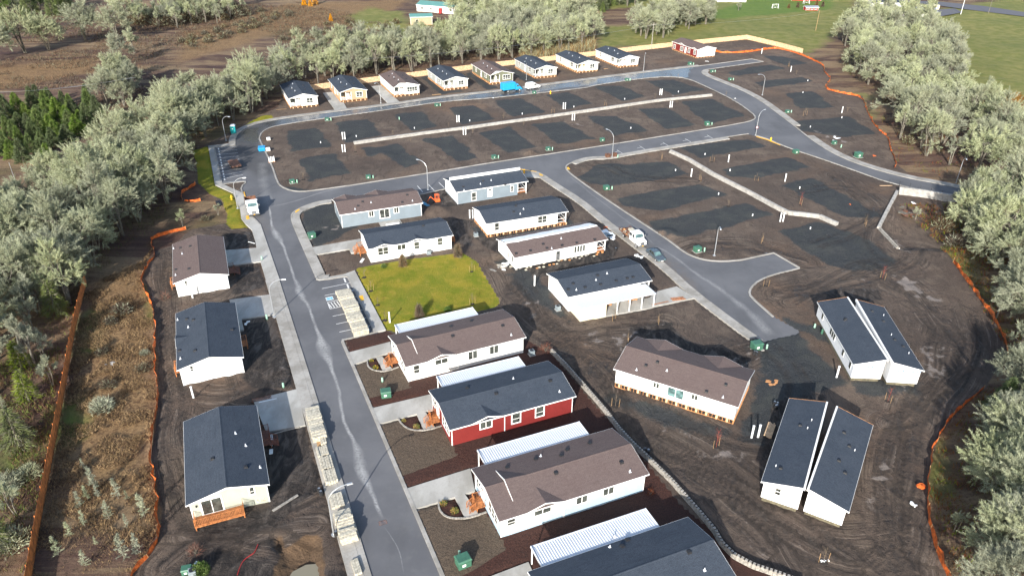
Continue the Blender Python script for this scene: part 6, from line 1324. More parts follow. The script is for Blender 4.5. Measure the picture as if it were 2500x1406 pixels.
# white van
t = thing('utility_van', 'white van with a raised body and roof rack on the wet far road', 'van', G(1300, 217), rdn+.05)
body(t, 'body', [(-2.4, .45), (2.5, .45), (2.5, .95), (2.2, 1.15), (1.35, 1.3), (.75, 1.95), (-2.3, 2.0), (-2.4, 1.8)], .98, 'vehicle_white', .08, (1.2, 2.0, .1)); wheels(t, [1.65, -1.5], 1.0, .38, .24)
sheet(t, 'windscreen', [(1.33, -.8, 1.36), (1.33, .8, 1.36), (.82, .76, 1.9), (.82, -.76, 1.9)], 'windscreen')
for s in (-1, 1): sheet(t, 'side_window', [(.05, s*.975, 1.3), (1.15, s*.975, 1.3), (.72, s*.92, 1.8), (.05, s*.92, 1.8)], 'window_glass')
m = MB(); m.box(-2.0, .3, -.75, .75, 2.12, 2.2); m.build('roof_rack', 'vehicle_white', t); m = MB(); m.box(2.5, 2.6, -.95, .95, .4, .62); m.build('bumper', 'chrome_grey', t)
# flatbed crew truck
rds = road_dir((1561, 560), (1627, 612)); g = G(1547, 589)
t = thing('flatbed_truck', 'white crew-cab flatbed truck loaded with stacked concrete blocks on the side street', 'truck', g, rds)
truck_cab(t, 'vehicle_white', -.1, 1.08, True, z=.65, roof=2.45, nose=1.25); wheels(t, [2.75], 1.1, .45, .28); wheels(t, [-2.2], 1.2, .45, .45)
m = MB(); m.box(-4.0, 2.4, -.45, .45, .5, .8); m.build('chassis', 'black_plastic', t)
m = MB(); m.box(-4.2, -.25, -1.2, 1.2, .95, 1.08); m.build('flatbed', 'rust', t); m = MB()
for s in (-1.17, 1.13): 
    for k in range(8): m.box(-4.15+k*.54, -4.11+k*.54, s, s+.04, 1.08, 1.6)
    m.box(-4.2, -.3, s, s+.04, 1.5, 1.56)
m.build('bed_rail', 'rust', t)
for k in range(3): m = MB(); m.box(-2.6+.85*k, -1.9+.85*k, .05, 1.0, 1.09, 1.75-.1*(k == 2)); m.build('block_pile', 'cream_concrete', t, bevel=.03)
for k in range(8): m = MB(); x = -3.9+.42*k; m.box(x, x+.34, -1.05+.1*(k % 3), -.5+.1*(k % 2), 1.09, 1.35+.15*(k % 3)); m.build('loose_block', ('cream_concrete', 'rust', 'framing_wood', 'stone_grey')[k % 4], t)
m = MB(); m.box(-1.5, -.4, -.45, .02, 1.09, 1.3); m.build('tarpaulin', 'red_barn', t)
# grey sedan
g = G(1600, 629)
t = thing('sedan', 'blue-grey sedan parked in front of the flatbed truck', 'car', g, rds)
body(t, 'body', [(-2.3, .35), (2.25, .3), (2.38, .5), (2.3, .68), (1.1, .86), (-1.5, .95), (-2.25, .92), (-2.35, .6)], .90, 'sedan_grey', .09)
body(t, 'cabin', [(-1.85, .90), (1.05, .84), (.25, 1.38), (-.2, 1.44), (-.9, 1.42)], .80, 'sedan_grey', .06, (.9, 1.44, .2))
sheet(t, 'windscreen', [(.98, -.7, .925), (.98, .7, .925), (.30, .61, 1.375), (.30, -.61, 1.375)], 'windscreen'); sheet(t, 'rear_window', [(-1.74, -.68, .98), (-1.74, .68, .98), (-1.0, .60, 1.405), (-1.0, -.60, 1.405)], 'windscreen')
for s in (-1, 1):
    sheet(t, 'side_window', [(-.35, s*.80, .95), (.72, s*.80, .93), (.16, s*.675, 1.33), (-.3, s*.67, 1.37)], 'window_glass'); sheet(t, 'side_window', [(-1.4, s*.80, .97), (-.45, s*.80, .96), (-.42, s*.67, 1.37), (-.85, s*.675, 1.36)], 'window_glass')
    m = MB(); m.box(2.2, 2.37, s*.62-.15, s*.62+.15, .55, .68); m.build('headlight', 'windscreen', t); m = MB(); m.box(.7, .85, s*.9-(.0 if s > 0 else .17), s*.9+(.17 if s > 0 else .0), .88, 1.02); m.build('wing_mirror', 'sedan_grey', t)
wheels(t, [1.4, -1.35], .90, .32, .2); m = MB(); m.box(2.381, 2.40, -.26, .26, .36, .48); m.build('number_plate', 'white_paint', t)
# portable toilet
t = thing('portable_toilet', 'teal portable toilet with white roof at the north-west bend', 'portable toilet', G(571, 326), R(10))
m = MB(); m.box(-.65, .65, -.65, .65, .1, 2.2); m.build('cabin', 'teal', t, bevel=.04); m = MB(); m.frustum((-.7, .7, -.7, .7), (-.45, .45, -.45, .45), 2.2, 2.5); m.build('roof', 'white_plastic', t); m = MB(); m.box(-.42, .42, -.68, -.652, .2, 2.0); m.build('door', 'teal', t); m = MB(); m.box(-.2, .2, -.70, -.681, 1.35, 1.6); m.build('label_plate', 'white_paint', t); m = MB(); m.box(-.7, .7, -.7, .7, 0, .1); m.build('base', 'black_plastic', t)
# blue skip, materials beside it
t = thing('blue_bin', 'open blue bin on the asphalt beside the kerb of the central lots', 'bin', G(640, 368), R(15)); m = MB(); m.frustum((-.75, .75, -1.0, 1.0), (-.9, .9, -1.2, 1.2), .15, .95); m.build('bin_body', 'vehicle_blue', t); m = MB(); m.box(-.85, .85, -1.15, 1.15, .952, 1.0); m.build('rim', 'handicap_blue', t); m = MB(); m.box(-.78, .78, -1.05, 1.05, .96, 1.03); m.build('lid', 'vehicle_blue', t)
for p, lab, sz in (((656, 343), 'white wrapped crate on soil beyond the blue bin', .8), ((655, 369), 'white sack heap right of the blue bin', .9)):
    t = thing('wrapped_crate', lab, 'crate', G(*p), R(20)); m = MB(); m.box(-.6*sz, .6*sz, -.5*sz, .5*sz, .1, 1.0*sz); m.build('crate_body', 'white_plastic', t, bevel=.08); m = MB(); m.box(-.65*sz, .65*sz, -.55*sz, .55*sz, 0, .1); m.build('pallet', 'stake_wood', t)
t = thing('pipe_bundle', 'pallet of upright white pipes on the kerb below the blue bin', 'pipes', G(664, 395), R(20)); m = MB(); m.box(-.8, .8, -.6, .6, 0, .14); m.build('pallet', 'framing_wood', t)
for i in range(4):
    for j in range(3): m = MB(); x, y = -.6+.4*i, -.4+.4*j; m.tube((x, y, .14), (x, y, 1.1+.25*rnd.random()), .13, .1, 8); m.build('pipe', 'white_plastic', t)
# orange mini machine
t = thing('mini_excavator', 'small orange excavator beside the brown soil heap near the blue-grey homes', 'excavator', G(1066, 497), R(200))
for s in (-1, 1): m = MB(); m.box(-.8, .8, s*.55-.15, s*.55+.15, 0, .4); m.build('track', 'black_plastic', t, bevel=.1)
m = MB(); m.box(-.75, .35, -.55, .55, .5, 1.1); m.build('body', 'orange_machine', t, bevel=.08); m = MB(); m.box(-.3, .3, -.35, .35, .4, .5); m.build('turntable', 'black_plastic', t)
m = MB(); [m.tube((x, y, 1.1), (x, y, 2.1), .04) for x in (-.5, .25) for y in (-.45, .45)]; m.box(-.6, .35, -.5, .5, 2.1, 2.16); m.build('canopy', 'orange_machine', t); m = MB(); m.tube((.35, 0, .8), (1.3, 0, 1.8), .1); m.tube((1.3, 0, 1.8), (2.0, 0, .9), .08); m.build('boom', 'orange_machine', t); m = MB(); m.frustum((1.8, 2.2, -.25, .25), (1.9, 2.3, -.25, .25), .3, .85); m.build('bucket', 'rust', t)
# AC units
for p, lab in (((1046.8, 621), 'grey air conditioner on the lawn wall of the white dark-roofed home'), ((1162, 577), 'grey air conditioner off the corner of the timber-skirted home'), ((1362, 757), 'grey air conditioner at the left wall of the carport home'), ((1298, 866), 'small white vent stack behind the patio cover of the red home'), ((472, 1404-0), 'grey meter cabinet lying by the green shrub at the bottom left')):
    t = thing('air_conditioner', lab, 'air conditioner' if 'conditioner' in lab else 'utility cabinet', G(*p), R(22)); m = MB(); m.box(-.38, .38, -.38, .38, .08, .85); m.build('casing', 'ac_grey', t, bevel=.03); m = MB(); m.tube((0, 0, .85), (0, 0, .88), .3, n=14); m.build('fan_grille', 'black_plastic', t); m = MB(); m.box(-.5, .5, -.5, .5, -.02, .08); m.build('pad', 'concrete', t)
# white play frames on the pasture
for p, lab in (((1892, 22), 'white swing frame alone on the green pasture'), ((1968, 10), 'white swing frame in front of the red barn')):
    t = thing('swing_frame', lab, 'swing', G(*p), R(10)); m = MB(); [m.tube((x, y, 0), (x, 0, 2.2), .09) for x in (-1.6, 1.6) for y in (-.7, .7)]; m.tube((-1.7, 0, 2.2), (1.7, 0, 2.2), .1); m.build('frame', 'white_plastic', t); m = MB(); m.box(-.5, .5, -.2, .2, .6, .7); m.build('seat', 'white_plastic', t); m = MB(); [m.tube((x, 0, .7), (x, 0, 2.2), .03) for x in (-.45, .45)]; m.build('hanger', 'white_plastic', t)
# far road, top right
m = MB(); P = W([(2180, 8), (2270, 14), (2340, 24), (2500, 44), (2900, 95), (2900, 80), (2500, 33), (2400, 18), (2300, 8), (2180, 3)]); m.poly([(a, b_, .55) for a, b_ in P]); o = m.build('far_road', 'far_asphalt_' if False else 'concrete'); b = NB('far_asphalt', .9); b.base((.10, .10, .115)); o.data.materials[0] = b.m; tag(o, kind='structure')
m = MB(); P = W([(2270, 28), (2330, 24), (2350, 34), (2280, 46), (2262, 44)]); m.poly([(a, b_, .56) for a, b_ in P]); o = m.build('gravel_yard', 'concrete'); o.data.materials[0] = b.m; tag(o, kind='structure')
# ================================================================ LITTER, LUMBER, SMALL THINGS
def lumber(label, p, rz, n, L, mat='pale_wood', w_=.14, cat='lumber', spread=.17, h=.09):
    t = thing('lumber_pile', label, cat, G(*p), R(rz))
    for i in range(n): m = MB(); x = rnd.uniform(-.2, .2); y = (i-(n-1)/2)*spread if n < 7 else ((i % 6)-2.5)*spread; z = .02+(0 if n < 7 else (i//6)*h*1.02); m.box(x-L/2, x+L/2, y-w_/2, y+w_/2, z, z+h); m.build('plank', mat, t)
    return t
lumber('pile of pale planks beside the two white posts in the mud', (1879, 1051), 62, 12, 3.0)
lumber('pile of reddish boards on the driveway above the nearest left home', (640, 974), 22, 5, 2.6, 'rust')
lumber('white gutter length lying on the same driveway edge as the reddish boards', (657, 978), 22, 1, 2.4, 'white_plastic')
lumber('orange boards spread at the mouth of the carport driveway', (1655, 730), 12, 7, 2.4, 'deck_wood'); lumber('thin orange boards along the edge of the carport driveway', (1612, 741), 22, 2, 3.4, 'deck_wood')
lumber('long broken board lying on black soil by the nearest left home', (690, 1054), 25, 1, 4.2, 'stone_grey'); lumber('two weathered planks crossing the mud below the nearest left home', (700, 1226), 48, 2, 3.4, 'stone_grey')
lumber('white trim strips dropped beside the nearest left home', (663, 1075), -70, 3, 2.2, 'white_plastic', .12); lumber('short white board on black soil beside the nearest left home', (662, 1103), -75, 1, .9, 'white_plastic', .45)
lumber('white boards leaning in a heap at the corner of the lawn home', (884, 637), 80, 3, 1.5, 'white_plastic', .16); lumber('black pipe lengths bundled by the woods edge of the west verge', (534, 497), 118, 6, 3.2, 'black_plastic', .12)
lumber('blue and dark board scraps in the shade behind the brown-roofed blue-grey home', (1040, 500), -50, 5, 3.0, 'handicap_blue', .12); lumber('white board lying on the small gravel yard of the upper left home', (614, 593), -25, 1, 1.7, 'white_plastic')
lumber('yellow wooden forms on the soil left of the first far home', (688, 268), 20, 2, 3.2, 'stake_wood'); lumber('wooden forms on the soil in front of the third far home', (1065, 232), 22, 3, 3.0, 'stake_wood'); lumber('pallet boards in front of the cream far home', (1480, 169), 22, 4, 1.5, 'stake_wood')
lumber('pale board lying on the soil above the corner retaining wall', (2163, 454), 2, 1, 3.0, 'pale_wood')
# black drainage coils
for p, lab, k in (((1846, 866), 'black pipe fittings standing by the transformer at the asphalt end', 3), ((1897, 995), 'black coiled fittings in the shade of the split home', 4), ((1578, 1107), 'black plastic heap on the block wall', 3), ((1503, 612), 'black bucket in the yard above the carport home', 1), ((823, 1308), 'black bucket at the foot of the nearest street lamp', 1), ((779, 1205), 'black crate between the beam stacks', 2)):
    t = thing('pipe_fitting', lab, 'black fittings', G(*p), rnd.random())
    for i in range(k): m = MB(); x, y = rnd.uniform(-.4, .4)*k/3, rnd.uniform(-.5, .5)*k/3; m.tube((x, y, 0), (x, y, .45+.2*rnd.random()), .25, .22, 12); m.build('ring', 'black_plastic', t); m = MB(); m.tube((x, y, .66), (x, y, .67), .15, n=10); m.build('lid', 'chrome_grey', t)
t = thing('orange_coil', 'coil of orange mesh lying beside the lower right mesh fence', 'coil', G(2248, 1188))
for k in range(6):
    m = MB(); r_ = .55-.06*k; Q = [(r_*math.cos(a)+rnd.uniform(-.06, .06), r_*.8*math.sin(a), .08+.06*k+rnd.uniform(0, .08)) for a in np.linspace(0, 6.28, 12)]; m.path(Q, .05, 4); m.build('loop', 'orange_mesh', t)
def scrap(label, p, n, size, mat, name='scrap_heap', cat='scrap'):
    t = thing(name, label, cat, G(*p), rnd.random()*3)
    for i in range(n):
        m = MB(); x, y = rnd.gauss(0, size*.45), rnd.gauss(0, size*.3); s1, s2 = rnd.uniform(.15, .45)*size, rnd.uniform(.1, .3)*size; a = rnd.random()*6.28; z = .08+rnd.random()*.1
        c_, s_ = math.cos(a), math.sin(a); pts = [(x+c_*s1*u-s_*s2*v, y+s_*s1*u+c_*s2*v) for u, v in ((-1, -1), (.6, -.8), (1, .5), (.2, 1), (-.9, .6))]; m.prism(pts, .02, z); m.build('scrap_piece', mat if isinstance(mat, str) else rnd.choice(mat), t)
scrap('orange mesh scraps lying on the soil near the large transformer', (2134, 380), 6, .9, 'orange_mesh'); scrap('small orange scrap on the diagonal gravel pad', (2076, 500), 3, .4, 'orange_mesh'); scrap('white plastic scrap beside the lower right mesh fence', (2234, 1233), 4, .6, 'white_plastic')
scrap('white plastic lying at the foot of the bottom right sapling', (2007, 1366), 4, .6, 'white_plastic'); scrap('white sheet dropped in the dry meadow', (265, 888), 3, .9, 'white_plastic'); scrap('white and blue litter heap by the porch behind the flatbed', (1480, 575), 26, 2.6, ['white_plastic', 'black_plastic', 'white_plastic', 'handicap_blue', 'ac_grey'])
scrap('white crumpled sheeting at the corner of the carport home', (1560, 628), 5, 1.3, 'white_plastic'); scrap('orange sheet beside the sidewalk behind the flatbed', (1478, 556), 3, 1.0, 'orange_mesh'); scrap('white scraps strewn beside the upper eastern transformer', (2040, 338), 7, 1.6, 'white_plastic'); scrap('white rags by the lawn side of the hollow', (2228, 497), 4, .9, 'white_plastic')
scrap('white litter in front of the red home', (1728, 151), 4, .9, 'white_plastic'); scrap('white scrap on the edge of the wet road below the blue truck', (1206, 240), 2, .6, 'white_plastic'); scrap('pale concrete lump on the kerb corner right of the central lots', (1794, 241), 2, .6, 'white_plastic')
scrap('light rubble strewn beside the piered home', (1235, 650), 16, 1.8, ['cream_concrete', 'white_plastic', 'stone_grey']); scrap('orange sawdust scraps on the gravel by the askew home', (1888, 936), 5, 1.2, 'framing_wood'); scrap('green meter lid and hose on black soil left of the road', (601, 790), 4, .8, 'white_plastic')
scrap('rubble at the lower end of the low block edge', (2190, 606), 6, .6, ['white_plastic', 'stone_grey']); scrap('broken brown timber heap in the hollow', (2215, 520), 22, 2.4, ['bark', 'rust'], 'brush_heap', 'brush heap'); scrap('white litter at the bottom left by the green shrub', (470, 1385), 4, .7, ['white_plastic', 'black_plastic'])
# tiny white survey caps dotted on the lots
capP = None
for i, (p, lab) in enumerate([((783, 350), 'on the first upper gravel pad'), ((870, 335), 'below the second upper pad'), ((1012, 315), 'below the third upper pad'), ((1147, 297), 'beside the fourth upper pad'), ((1275, 280), 'below the fifth upper pad'), ((1401, 263), 'below the sixth upper pad'), ((1525, 244), 'below the seventh upper pad'), ((1656, 226), 'below the eighth upper pad'), ((1540, 315), 'on the sixth lower pad'), ((1721, 379), 'right of the winding wall head'), ((1649, 418), 'at the right of the first side-street pad'), ((1754, 476), 'on the second side-street pad'), ((1837, 528), 'on the third side-street pad'), ((1952, 461), 'at the top of the diagonal pad'), ((1978, 560), 'on the big lower right pad'), ((1782, 418), 'left of the dark heap'), ((2055, 289), 'by the eastern post'), ((1972, 199), 'on the third eastern pad'), ((1960, 228), 'on the fourth eastern pad'), ((1978, 312), 'on the lowest eastern pad')]):
    if capP is None: capP = thing('survey_cap', 'small white pipe cap '+lab, 'pipe cap', G(*p), group='small white pipe caps'); m = MB(); m.tube((0, 0, -.1), (0, 0, .42), .11, n=8); m.build('stub', 'white_plastic', capP); m = MB(); m.tube((0, 0, .42), (0, 0, .5), .14, n=8); m.build('cap', 'white_plastic', capP); KIDS[capP.name] = list(capP.children)
    else: place(capP, True, G(*p), 0, 'small white pipe cap '+lab, 'small white pipe caps')
# red hose, bottom left
m = MB(); Q = [tuple(p)+(.12,) for p in smooth_line(W([(580, 1404), (586, 1385), (595, 1368), (612, 1356), (622, 1350), (630, 1330)]), 2)]; m.path(Q, .05, 5); tag(m.build('hose', 'red_barn'), 'thin red hose snaking across the mud at the bottom left', 'hose')
# ================================================================ TREES
def fast_mesh(name, tris, mats, mi=None, quads=None):
    """tris: (n, 3, 3) float array"""
    n = len(tris); me_ = bpy.data.meshes.new(name); me_.vertices.add(n*3); me_.vertices.foreach_set('co', tris.astype(np.float32).ravel())
    me_.loops.add(n*3); me_.loops.foreach_set('vertex_index', np.arange(n*3, dtype=np.int32)); me_.polygons.add(n); me_.polygons.foreach_set('loop_start', np.arange(0, n*3, 3, dtype=np.int32))
    if mi is not None: me_.polygons.foreach_set('material_index', mi.astype(np.int32))
    me_.update(calc_edges=True)
    for m_ in mats: me_.materials.append(MATS[m_])
    return me_
def slivers(rs, base, dirn, L, w_):
    """thin tapered blades: base (n,3), direction (n,3) unit, length (n,), width"""
    r = rs.normal(size=base.shape); s = np.cross(dirn, r); s /= np.linalg.norm(s, axis=1)[:, None]+1e-9
    return np.stack([base-s*w_/2, base+s*w_/2, base+dirn*L[:, None]], 1)
def unit(v): return v/(np.linalg.norm(v, axis=-1, keepdims=True)+1e-9)
def oak(seed, H=12.0, Rr=4.6, nb=320, per=38, tw=.046, mats=('lichen', 'lichen_dark'), multi=3, low=.6, up=.35, twl=.55):
    """bare oak clothed in pale lichen: trunk, forking limbs, branchlets and feathery twigs"""
    rs = np.random.RandomState(seed); q = random.Random(seed); tm = MB(); cm = MB()
    zc = H*.60
    stems = []
    for k in range(multi):
        a = q.random()*6.28; r0 = .25*Rr*q.random(); top = Vector((r0*math.cos(a)*1.6, r0*math.sin(a)*1.6, H*q.uniform(.45, .6))); b_ = Vector((.25*math.cos(a), .25*math.sin(a), -.2)); mid = (b_+top)/2+Vector((q.uniform(-.3, .3), q.uniform(-.3, .3), 0))
        tm.tube(b_, mid, .2, .15, 6, cap=False); tm.tube(mid, top, .15, .1, 6, cap=False); stems += [(b_, mid), (mid, top)]
    bases, dirs, lens = [], [], []
    nc = max(9, nb//16); cl_ = []
    for j in range(nc):
        u = rs.normal(size=3); u /= np.linalg.norm(u); u[2] = abs(u[2])-low*q.random(); k = q.uniform(.55, .82)
        c0 = Vector((u[0]*Rr*k, u[1]*Rr*k, zc*.78+u[2]*(H-zc*.78)*k)); st = stems[q.randrange(len(stems)//2)*2+1]; root = st[0].lerp(st[1], q.uniform(.1, 1)); mid = root.lerp(c0, .5)+Vector((0, 0, -.3))
        tm.tube(root, mid, .09, .06, 5, cap=False); tm.tube(mid, c0, .06, .035, 4, cap=False); cl_.append((mid, c0, Vector(u)))
    for i in range(nb):
        mid, c0, u = cl_[i % nc]; dv = (u*.75+Vector(rs.normal(size=3))*.62+Vector((0, 0, .32))).normalized(); Lb = q.uniform(.9, 2.3)*Rr/4.6; ctr = mid.lerp(c0, q.uniform(.55, 1.0)); tip = ctr+dv*Lb
        cm.tube(ctr, tip, .028, .01, 3, 1, cap=False)
        d = np.array(tip-ctr); Ld = np.linalg.norm(d); d /= Ld
        t_ = rs.uniform(.2, 1.08, per)**.7; bs = np.array(ctr)+d*(t_*Ld)[:, None]+np.array([0, 0, .10])*(t_**2)[:, None]*Ld
        dv2 = unit(d*1.0+rs.normal(size=(per, 3))*.5+np.array([0, 0, up])); bases.append(bs+rs.normal(size=(per, 3))*.07); dirs.append(dv2); lens.append(rs.uniform(.45, 1.2, per)*twl)
    B = np.concatenate(bases); D = np.concatenate(dirs); Ls = np.concatenate(lens)
    T1 = slivers(rs, B, D, Ls, tw)
    B2 = B+D*(Ls*.45)[:, None]; D2 = unit(D+rs.normal(size=D.shape)*.7); T2 = slivers(rs, B2, D2, Ls*.55, tw*.8)
    T = np.concatenate([T1, T2]); mi = (rs.rand(len(T)) < .14).astype(int)
    # branchlet tubes appended
    v = np.array(cm.v); ex = []
    for f in cm.f: ex += [[v[f[0]], v[f[1]], v[f[2]]], [v[f[0]], v[f[2]], v[f[3]]]]
    if ex: T = np.concatenate([T, np.array(ex)]); mi = np.concatenate([mi, np.ones(len(ex), int)])
    return fast_mesh('crown', T, mats, mi), tm.mesh('trunk', ['bark'])
def conifer(seed, H=9, Rr=2.3, n=5200, mats=('conifer_green', 'cedar_green'), tw=.14):
    rs = np.random.RandomState(seed); q = random.Random(seed); tm = MB(); tm.tube((0, 0, -.2), (0, 0, H*.95), .16, .02, 6)
    z = rs.beta(1.1, 1.5, n)*H*.92+.35; a = rs.uniform(0, 6.283, n); k = 1-z/(H*1.03); lob = 1+.28*np.sin(a*5+z*2.1+seed)+.2*np.sin(a*3-z*3.3); r = Rr*k*lob*rs.uniform(.45, 1.0, n)**.6
    B = np.stack([r*np.cos(a), r*np.sin(a), z-r*.12], 1); D = unit(np.stack([np.cos(a), np.sin(a), rs.uniform(-.5, .5, n)], 1)+rs.normal(size=(n, 3))*.4)
    T = slivers(rs, B, D, rs.uniform(.35, .8, n), tw); mi = (rs.rand(n) < .4).astype(int)
    return fast_mesh('crown', T, mats, mi), tm.mesh('trunk', ['bark'])
def sapling(seed, H=4.0, Rr=.9, n=900, mats=('lichen', 'lichen_dark'), tw=.05, cone=True):
    rs = np.random.RandomState(seed); tm = MB(); tm.tube((0, 0, -.1), (.05, .05, H), .06, .012, 5)
    nb = 46; bs, ds, ls = [], [], []; ex = MB()
    for i in range(nb):
        z = H*(.12+.86*i/nb); a = rs.rand()*6.283; k = (1.08-z/H) if cone else (.6+.4*math.sin(3.1*z/H)); L = Rr*k*rs.uniform(.6, 1.2); d = unit(np.array([math.cos(a), math.sin(a), .35])); p = np.array([.02, .02, z])
        ex.tube(p, p+d*L, .018, .006, 3, cap=False); m_ = max(4, int(n/nb)); t_ = rs.uniform(.15, 1, m_); bs.append(p+d*(t_*L)[:, None]); ds.append(unit(d*.6+rs.normal(size=(m_, 3))*.6)); ls.append(rs.uniform(.12, .35, m_))
    T = slivers(rs, np.concatenate(bs), np.concatenate(ds), np.concatenate(ls), tw); mi = (rs.rand(len(T)) < .1).astype(int)
    v = np.array(ex.v); e = []
    for f in ex.f: e += [[v[f[0]], v[f[1]], v[f[2]]], [v[f[0]], v[f[2]], v[f[3]]]]
    T = np.concatenate([T, np.array(e)]); mi = np.concatenate([mi, np.zeros(len(e), int)])
    return fast_mesh('crown', T, mats, mi), tm.mesh('trunk', ['bark'])
def shrub(seed, Rr=1.2, Hh=1.3, n=1100, mats=('lichen', 'lichen_dark'), tw=.05, L=.5):
    rs = np.random.RandomState(seed); u = unit(rs.normal(size=(n, 3))); u[:, 2] = np.abs(u[:, 2]); k = rs.uniform(.35, .95, n)[:, None]
    B = u*np.array([Rr, Rr, Hh])*k; D = unit(u+rs.normal(size=(n, 3))*.45+np.array([0, 0, .3])); T = slivers(rs, B, D, rs.uniform(.4, 1, n)*L, tw)
    tm = MB()
    for i in range(7): a = i*.9; tm.tube((0, 0, -.1), (Rr*.6*math.cos(a), Rr*.6*math.sin(a), Hh*.7), .03, .01, 4)
    return fast_mesh('crown', T, mats, (rs.rand(n) < .2).astype(int)), tm.mesh('stems', ['bark'])
SPEC = {}
def kind(key, name, gens, cat='tree', part2='trunk'): SPEC[key] = [name, [g if isinstance(g, tuple) else g() for g in gens], cat, part2]
kind('oak', 'lichen_oak', [lambda s=s: oak(s, H=12+(s % 3)*.9, Rr=4.1+(s % 4)*.45) for s in range(1, 7)])
kind('oakbig', 'lichen_oak', [lambda s=s: oak(s, H=14.5, Rr=6.4, nb=480, per=38, tw=.055, multi=4) for s in (11, 12)])
kind('oakthin', 'slim_lichen_tree', [lambda s=s: oak(s, H=10.5, Rr=2.6, nb=140, per=30, tw=.045, multi=2, up=.6) for s in (21, 22, 23)])
kind('oaknear', 'lichen_oak', [lambda s=s: oak(s, H=11.5, Rr=5.6, nb=620, per=44, tw=.038, multi=4, twl=.48, up=.3) for s in (31, 32, 33)])
kind('conifer', 'green_conifer', [lambda s=s: conifer(s, 6.8+s % 3, 2.9, 5200) for s in (1, 2, 3)])
kind('darkfir', 'dark_fir', [lambda s=s: conifer(s, 13, 3.2, mats=('conifer_green', 'conifer_green')) for s in (4, 5)])
kind('greentree', 'green_tree', [lambda s=s: oak(s, H=12, Rr=4.0, nb=200, per=26, tw=.13, mats=('cedar_green', 'lichen_dark'), twl=.5) for s in (41, 42)])
kind('lime', 'lime_green_tree', [lambda s=s: conifer(s, 5.2, 1.6, n=1900, mats=('lime_green', 'lichen_dark'), tw=.08) for s in (7, 8)])
kind('sapling', 'lichen_sapling', [lambda s=s: sapling(s) for s in range(1, 6)])
kind('shrub', 'lichen_shrub', [lambda s=s: shrub(s, 1.2, 1.3) for s in (1, 2, 3)], 'shrub', 'stems')
kind('greyshrub', 'bare_shrub', [lambda s=s: shrub(s, 1.5, 1.6, 900, ('brush_dark', 'lichen'), .06, .7) for s in (4, 5, 6)], 'shrub', 'stems')
kind('larch', 'orange_larch', [lambda: conifer(9, 7, 1.8, n=2500, mats=('larch_orange', 'larch_orange'))])
kind('conelet', 'columnar_cypress', [lambda: conifer(14, 2.4, .55, n=1600, mats=('brush_brown', 'lichen_dark'), tw=.06)], 'shrub')
kind('greenbush', 'green_bush', [lambda: shrub(15, .95, 1.4, 2600, ('cedar_green', 'conifer_green'), .07, .3)], 'shrub', 'stems')
kind('redbush', 'red_twig_bush', [lambda: shrub(16, .8, 1.5, 190, ('red_brush', 'brush_dark'), .03, .9)], 'shrub', 'stems')
kind('goldbush', 'golden_bush', [lambda: shrub(17, .36, .4, 500, ('lime_green', 'larch_orange'), .05, .14)], 'shrub', 'stems')
ntree = 0
def plant(key, pt, label, group=None, s=1.0, i=None, z=0.0, sq=None):
    global ntree; ntree += 1
    name, vs, cat, p2 = SPEC[key]; c_, t_ = vs[(rnd.randrange(len(vs)) if i is None else i)]
    t = thing(name, label, cat, pt, rnd.random()*6.283, group, z=z, s=s)
    if sq: t.scale = (s*sq[0], s*sq[0], s*sq[1])
    for nm, me_ in (('crown', c_), (p2, t_)):
        o = bpy.data.objects.new(nm, me_); C.objects.link(o); o.parent = t
    return t
def inpoly(p, P):
    x, y = p; r = False
    for (ax, ay), (bx, by) in zip(P, P[1:]+P[:1]):
        if (ay > y) != (by > y) and x < (bx-ax)*(y-ay)/(by-ay)+ax: r = not r
    return r
ORD = ['', 'second ', 'third ', 'fourth ', 'fifth ', 'sixth ', 'seventh ', 'eighth ', 'ninth ', 'tenth ', 'eleventh ', 'twelfth ', 'thirteenth ', 'fourteenth ', 'fifteenth ', 'sixteenth ', 'seventeenth ', 'eighteenth ', 'nineteenth ', 'twentieth ']+['%dth ' % i for i in range(21, 60)]
NICE = {}
def vis(p):
    out = []
    for z in (0, 12):
        v = np.array([p[0], p[1], z-CAMH]); k = v@fw; out.append((1250+FPX*(v@rt)/k, 703-FPX*(v@up)/k))
    (x0, y0), (x1, y1) = out; r_ = 9*FPX/math.hypot(p[1], CAMH)
    return x0 > -r_ and x1 < 2500+r_ and y1 < 1406 and y0 > -30
def forest(poly, dist, key, label, group, smin=.8, smax=1.15, avoid=(), maxn=400, seed=1, mix=None, marks=None):
    P = W(poly); q = random.Random(seed); xs = [p[0] for p in P]; ys = [p[1] for p in P]; pts = []; tries = 0
    while tries < 9000 and len(pts) < maxn:
        tries += 1; p = (q.uniform(min(xs), max(xs)), q.uniform(min(ys), max(ys)))
        if inpoly(p, P) and vis(p) and all((p[0]-a[0])**2+(p[1]-a[1])**2 > dist**2 for a in pts): pts.append(p)
    cnt = {}
    if marks:
        mk_ = [(np.array(G(*b_)), a_) for a_, b_ in marks]; pts.sort(key=lambda p: min(np.hypot(*(np.array(p)-m_)) for m_, _ in mk_))
    for p in pts:
        k = key; lab_ = label
        if marks:
            m_, tx = min(mk_, key=lambda z: np.hypot(*(np.array(p)-z[0]))); n_ = cnt.get(tx, 0); cnt[tx] = n_+1
            lab_ = label+(', %snearest to ' % ORD[n_] if n_ < 58 else ', far from ')+tx
        if mix:
            r = q.random()
            for kk, pr in mix:
                if r < pr: k = kk; break
                r -= pr
        plant(k, p, lab_, group, q.uniform(smin, smax), sq=(q.uniform(.9, 1.1), q.uniform(.88, 1.1)))
    return pts
LW = 'lichen-covered oak of the left wood'
